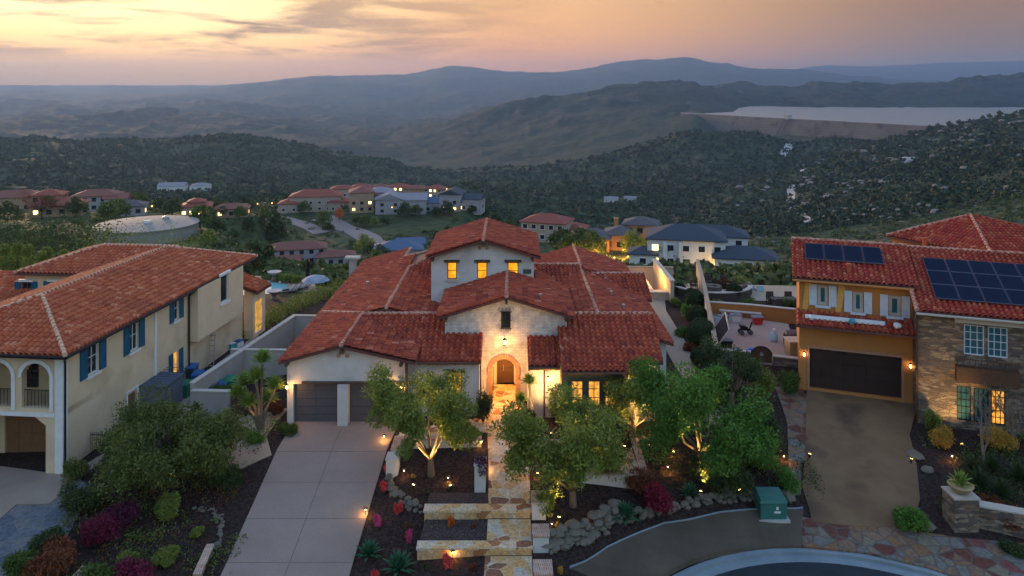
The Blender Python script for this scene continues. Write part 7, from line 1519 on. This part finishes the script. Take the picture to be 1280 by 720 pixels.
# patio clutter
t = thing('slatted_screen', (16.4, 61, 0), 'large tilted slatted shade frame leaning by the tan wall on the patio', 'screen'); T = lambda a, c: V((15.9+a*1.0+c*.9, 58.8+a*4.6, .5+c*1.25)); mb = MB()
for a in (0, 1): mb.tube([T(a, 0), T(a, 1)], .06, 4)
for c in (0, 1): mb.tube([T(0, c), T(1, c)], .06, 4)
mb.build('frame', M_sill, t)
mb = MB()
for k in range(14): p = T(k/13, 0); q = T(k/13, 1); mb.tube([p, q], .05, 4)
mb.build('slats', M_wick, t)
for x_, y_ in ((15.9, 58.8), (16.9, 63.4)): mb = MB(); mb.tube([(x_, y_, -.02), (x_, y_, .5)], .05, 4); mb.build('leg', M_wick, t)
b = V((17.9, 58.4, -.02)); t = thing('inflatable_boat', b, 'bright blue inflatable boat lying by the patio front wall', 'inflatable'); mb = MB(); ring = [b+V((1.15*math.cos(a), .42*math.sin(a), .2)) for a in [i*math.pi/8 for i in range(17)]]; mb.tube(ring, .19, 8, cap=False); mb.build('tube', mat('inflatable_blue', (.01, .10, .55), (.02, .14, .65), 3, .35), t, smooth=True); mb = MB(); mb.box(b+V((0, 0, .1)), (1.9, .6, .08)); mb.build('floor_mat', M_bb, t)
b = V((22.4, 60.6, -.02)); t = thing('grill', b, 'dark domed grill cart near the ochre house wall on the patio', 'grill'); mb = MB(); mb.box(b+V((0, 0, .45)), (1.3, .65, .8)); mb.build('cabinet_body', M_iron, t); mb = MB(); mb.tube([b+V((-.6, 0, .9)), b+V((.6, 0, .9))], .32, 10); mb.build('hood', M_shed, t); mb = MB(); mb.box(b+V((0, -.36, .75)), (1.0, .05, .05)); mb.build('handle', M_alu, t)
b = V((21.6, 58.3, -.02)); t = thing('cabinet', b, 'tan wooden cabinet by the corner of the ochre house patio', 'cabinet'); mb = MB(); mb.box(b+V((0, 0, .6)), (1.0, 1.2, 1.1)); mb.build('carcass', mat('tan_wood', (.34, .21, .10), (.42, .27, .14), 3, .6, stretch=(6, 6, 1)), t); mb = MB(); mb.box(b+V((0, 0, 1.2)), (1.14, 1.34, .08)); mb.build('top', M_sill, t)
b = V((19.4, 63.2, -.02)); t = thing('kick_scooter', b, 'black stroller with big wheels parked mid-patio', 'stroller'); mb = MB(); mb.tube([b+V((-.3, 0, .5)), b+V((.35, .1, .35)), b+V((.6, .1, 1.0))], .07, 5); mb.build('frame', M_iron, t); mb = MB(); mb.hexa([b+V((-.35, -.25, .4)), b+V((.3, -.25, .4)), b+V((.3, .25, .4)), b+V((-.35, .25, .4))], [b+V((-.5, -.28, .85)), b+V((.1, -.28, .7)), b+V((.1, .28, .7)), b+V((-.5, .28, .85))]); mb.build('seat', M_iron, t)
for x, y in ((-.35, -.3), (-.35, .3), (.4, -.2), (.4, .2)): mb = MB(); mb.tube([b+V((x, y-.03, .2)), b+V((x, y+.03, .2))], .2, 12); mb.build('wheel', M_garage, t)
t.name = 'stroller'
CL = [('water_jug', 21.2, 61.5, 'jug', M_lb, 'pale blue water jug standing on the patio'), ('toy_tub', 18.4, 66.3, 'tub', M_plt, 'teal toy tub against the patio back wall'), ('folded_chair', 17.4, 64.8, 'chair', M_lb, ''), ('toy_tub', 19.6, 66.6, 'tub', M_plw, 'white tub against the patio back wall'), ('toy_tub', 21.3, 66.0, 'tub', mat('red_plastic', (.45, .03, .03), (.55, .05, .05), 3, .45), 'red tub beneath the pale bench on the patio'), ('dark_crate', 16.9, 60.0, 'tub', M_iron, 'black crate standing beside the tilted slatted frame')]
for nm, x, y, k, m_, lab in CL:
    b = V((x, y, -.02))
    if k == 'jug': t = thing(nm, b, lab, 'jug'); mb = MB(); mb.lathe(b, [(.25, 0), (.3, .1), (.3, .6), (.12, .78), (.1, .9)], 12); mb.build('vessel', m_, t, smooth=True); mb = MB(); mb.lathe(b+V((0, 0, .9)), [(.12, 0), (.12, .1)], 10); mb.build('cap', M_white, t)
    elif k == 'tub': t = thing(nm, b, lab, 'tub'); mb = MB(); mb.hexa([b+V((p_*.35, q_*.25, .02)) for p_, q_ in ((-1, -1), (1, -1), (1, 1), (-1, 1))], [b+V((p_*.45, q_*.33, .6)) for p_, q_ in ((-1, -1), (1, -1), (1, 1), (-1, 1))]); mb.build('shell', m_, t); mb = MB(); mb.box(b+V((0, 0, .63)), (.98, .74, .05)); mb.build('lid', M_shed, t)
    else: armchair(tuple(b), R(160), 'pale blue folding chair near the magenta flowers on the patio', m_)
bush('flowering_shrub', (16.8, 66.0, 0), .8, 1.1, 'magenta', 'magenta bougainvillea against the tan wall on the patio', n=900)
t = thing('timber_bench', (20.4, 67.8, 0), 'long pale timber bench along the patio back wall', 'bench'); mb = MB(); mb.box((20.4, 67.9, .45), (3.6, .45, .1), R(-17)); mb.build('seat', M_sill, t)
for k in (-1.5, 1.5): mb = MB(); mb.box((20.4+k*.956, 67.9-k*.292, .2), (.2, .4, .42), R(-17)); mb.build('leg', M_sill, t)
# white board and disc on the lower tiled roof
t = thing('white_board', R1(2.2, -.7, 5.0), 'long white board lying on the small tiled roof over the garage', 'board'); mb = MB(); mb.hexa([R1(-.3, -.75, 4.92), R1(4.6, -.75, 4.92), R1(4.6, -.45, 5.05), R1(-.3, -.45, 5.05)], [R1(-.3, -.75, 5.0), R1(4.6, -.75, 5.0), R1(4.6, -.45, 5.13), R1(-.3, -.45, 5.13)]); tag(mb.build('board', M_white, t))
for u, m_, lab in ((2.6, M_plt, 'teal disc ornament hanging at the middle of the white board'), (.1, M_plw, 'white bundle at the left end of the small tiled roof'), (5.3, M_plw, 'white bundle at the right end of the small tiled roof')):
    b = V(R1(u, -.85, 5.0)); mb = MB(); rock(mb, b+V((0, 0, .05)), .24, int(u*10)+3, .8); tag(mb.build('roof_ornament', m_, None, at=b), lab, 'ornament')
# bare tree before the stone house
def bare(base, h, rad, lab, seed):
    rr_ = random.Random(seed); b = V(base); t = thing('bare_tree', b, lab, 'tree'); mb = MB()
    def br(p, d, L, r, dep):
        q = p+d*L*.5+V((rr_.uniform(-.1, .1), rr_.uniform(-.1, .1), 0))*L; e = q+(d+V((rr_.uniform(-.2, .2), rr_.uniform(-.2, .2), .1))).normalized()*L*.5; mb.tube([p, q, e], [r, r*.8, r*.6], 5)
        if dep == 0: return
        for k in range(3): br(e if k < 2 else q, (d+V((rr_.uniform(-.9, .9), rr_.uniform(-.9, .9), rr_.uniform(-.2, .5)))).normalized(), L*rr_.uniform(.6, .8), r*.58, dep-1)
    br(b-V((0, 0, .1)), V((rad, 0, 1)).normalized(), h*.3, .11, 4); mb.build('trunk', M_bark, t)
q = on_ground(1232, 585); bare(q, 6.0, -.15, 'leafless branching tree in front of the stone house windows', 5); q = on_ground(1268, 560); bare(q, 4.2, .1, 'smaller leafless tree at the right edge by the gold-lit shrub', 8)
# ---------------------------------------------------------------- garden lamps (the photograph shows them lit; two down the walk are added)
def uplight(loc, target, e, lab, col=(1, .60, .20), grp='small uplights in the garden beds', ang=70):
    b = V(loc); t = thing('ground_spotlight', b, lab, 'garden light', grp); mb = MB(); mb.tube([b-V((0, 0, .05)), b+V((0, 0, .18))], .02, 5); mb.build('stake', M_iron, t)
    d = (V(target)-b).normalized(); mb = MB(); c = b+V((0, 0, .22)); mb.tube([c-d*.1, c+d*.1], [.05, .08], 8); hd = mb.build('lamp_head', M_iron, t)
    mb = MB(); mb.tube([c+d*.1, c+d*.115], .07, 8); mb.build('lens', M_bulb_s, hd)
    l = bpy.data.lights.new('spot_glow', 'SPOT'); l.energy = e*2.3; l.color = col; l.spot_size = R(ang); l.spot_blend = .6; l.shadow_soft_size = .06
    o = bpy.data.objects.new('spot_glow', l); COL.objects.link(o); o.parent = t; o.location = (c+d*.18)-b; o.rotation_euler = d.to_track_quat('-Z', 'Y').to_euler()
UL = [((-5.2, 39.9), (-4.2, 41.0, 3), 260, 'spotlight at the foot of the lone olive, driveway side'), ((-3.2, 39.7), (-4.2, 41.3, 4), 200, 'spotlight at the foot of the lone olive, walk side'), ((2.3, 37.4), (3.0, 38.8, 3), 260, 'spotlight under the spreading olive near the brick piers'), ((4.1, 37.4), (3.4, 39, 4), 200, 'spotlight under the spreading olive above the rock bank'),
      ((6.4, 43.4), (7.1, 44.8, 3), 260, 'spotlight aimed at the slim olive by the bay corner'), ((7.9, 43.6), (7.6, 46.5, 2.5), 160, 'spotlight washing the wall right of the bay'), ((10.0, 40.3), (10.8, 42, 3.5), 380, 'spotlight under the largest green tree'), ((12.2, 40.6), (11, 42, 3), 260, 'spotlight at the right of the largest green tree'),
      ((-15.4, 44.9), (-15.2, 46.1, 2.5), 170, 'spotlight under the many-headed yucca'), ((-17.2, 38.3), (-17.9, 39.6, 1.8), 160, 'spotlight under the lime cactus-like bush'), ((2.3, 44.5), (2.2, 47.3, 2.4), 140, 'spotlight washing the wall left of the bay'), ((3.3, 41.0), (3.3, 42.6, .5), 90, 'spotlight aimed at the short tan garden wall'),
      ((26.6, 44.9), (27.2, 47, 1), 140, 'spotlight beside the gold-lit shrub under the stone wall'), ((22.9, 43.6), (23.6, 44.2, .1), 60, 'spotlight glowing on the rocks beside the right driveway'), ((.9, 44.8), (1.3, 46.5, 2), 110, 'spotlight under the two-headed yucca'), ((17.3, 44.2), (17.8, 44.6, .4), 45, 'spotlight lighting the stone margin of the right driveway')]
for (x, y), tg, e, lab in UL: uplight((x, y, gz(x, y)), tg, e, lab)
def pathlight(px, py, e, lab, y1=80):
    b = on_ground(px, py, 24, y1); t = thing('path_light', b, lab, 'garden light', 'low mushroom path lights'); mb = MB(); mb.tube([b-V((0, 0, .05)), b+V((0, 0, .42))], .018, 5); mb.build('stem', M_iron, t); mb = MB(); mb.lathe(b+V((0, 0, .42)), [(.13, 0), (.02, .07)], 10); mb.build('shade', M_copper, t); mb = MB(); mb.lathe(b+V((0, 0, .34)), [(.03, 0), (.035, .07)], 8); mb.build('bulb', M_bulb, t); lamp_light(t, b+V((0, 0, .33)), e*1.7, .04)
PLT = [(457, 646, 12, 'path light at the driveway edge casting a gold patch on the concrete'), (560, 606, 7, 'path light in the olive bed beside the gold tuft'), (505, 597, 5, 'path light at the foot of the cobble edging'), (570, 650, 9, 'path light just below the upper stone step'), (566, 700, 8, 'path light just below the lower stone step'), (750, 655, 9, 'path light above the rock bank'), (690, 664, 6, 'path light beside the middle pier'),
       (842, 572, 6, 'path light in the dark beyond the terrace wall'), (835, 592, 10, 'path light among the rust shrubs'), (980, 578, 9, 'path light at the stone margin of the right driveway'), (602, 560, 8, 'path light at the branch of the walk'), (607, 590, 10, 'added path light half way down the left edge of the walk'), (672, 600, 8, 'added path light at the right edge of the walk above the upper pier'), (480, 553, 10, 'path light at the corner of the driveway and side walk'), (875, 468, 8, 'path light on the side path under the clipped shrubs'), (1190, 578, 8, 'path light on the rocks below the stone house')]  # the two down the walk are added to turn its paving golden
for px, py, e, lab in PLT: pathlight(px, py, e, lab)
# lamps far off, around the lit houses
def far_lamp(px, py, y0, y1, lab, e=0, h=2.2, r=.28, grp='lamps on the far slopes', hs=1):
    b = on_ground(px, py, y0, y1); t = thing('garden_lamp', b, lab, 'lamp', grp); mb = MB(); mb.tube([b-V((0, 0, .4)), b+V((0, 0, h))], .07, 5); mb.build('post', M_iron, t); mb = MB(); mb.lathe(b+V((0, 0, h)), [(.1, 0), (r, r*.5), (r, r), (.1, r*1.5)], 8); mb.build('globe', M_bulb_f, t)
    if e: lamp_light(t, b+V((0, -.6, h)), e, .3, (1, .58, .15))
M_bulb_f = mat('lamp_globe', (1, .8, .5), emit=(1, .45, .08), estr=2.5)
for i, (px, py, e) in enumerate(((790, 318, 400), (806, 321, 500), (818, 323, 0), (830, 325, 500), (842, 327, 0), (852, 330, 500), (868, 333, 0), (884, 338, 400), (780, 315, 0), (896, 341, 0), (936, 345, 200))): far_lamp(px, py+3, 120, 260, 'garden lamp in the row along the wall of the white slate-roofed house', e, 1.0, .3, 'garden lamps along the white slate-roofed house')
for i, (px, py, e) in enumerate(((728, 308, 900), (745, 310, 900), (768, 312, 900), (785, 306, 600), (718, 306, 600))):
    q = P(px, py+1, 192+i); q.z = gz(q.x, q.y); t = thing('garden_lamp', q, 'low lamp throwing amber light on the stone house beyond', 'lamp', 'lamps before the amber-lit house'); mb = MB(); mb.tube([q-V((0, 0, .4)), q+V((0, 0, .9))], .06, 5); mb.build('post', M_iron, t); mb = MB(); mb.lathe(q+V((0, 0, .9)), [(.08, 0), (.2, .15), (.05, .3)], 8); mb.build('globe', M_bulb_f, t); lamp_light(t, q+V((0, 1, 1.6)), e, .3, (1, .5, .12))
for i, (px, py) in enumerate(((235, 266), (228, 264), (244, 262), (262, 268), (250, 270), (322, 263), (66, 256), (134, 272), (440, 262), (506, 262), (443, 258), (548, 258), (398, 328), (438, 326), (490, 268), (340, 262), (20, 262), (556, 252), (475, 240), (590, 258), (190, 270), (170, 266), (300, 264), (212, 268))): far_lamp(px, py, 150, 520, 'small bright lamp among the houses of the far slopes', 0, 3.2, .27)
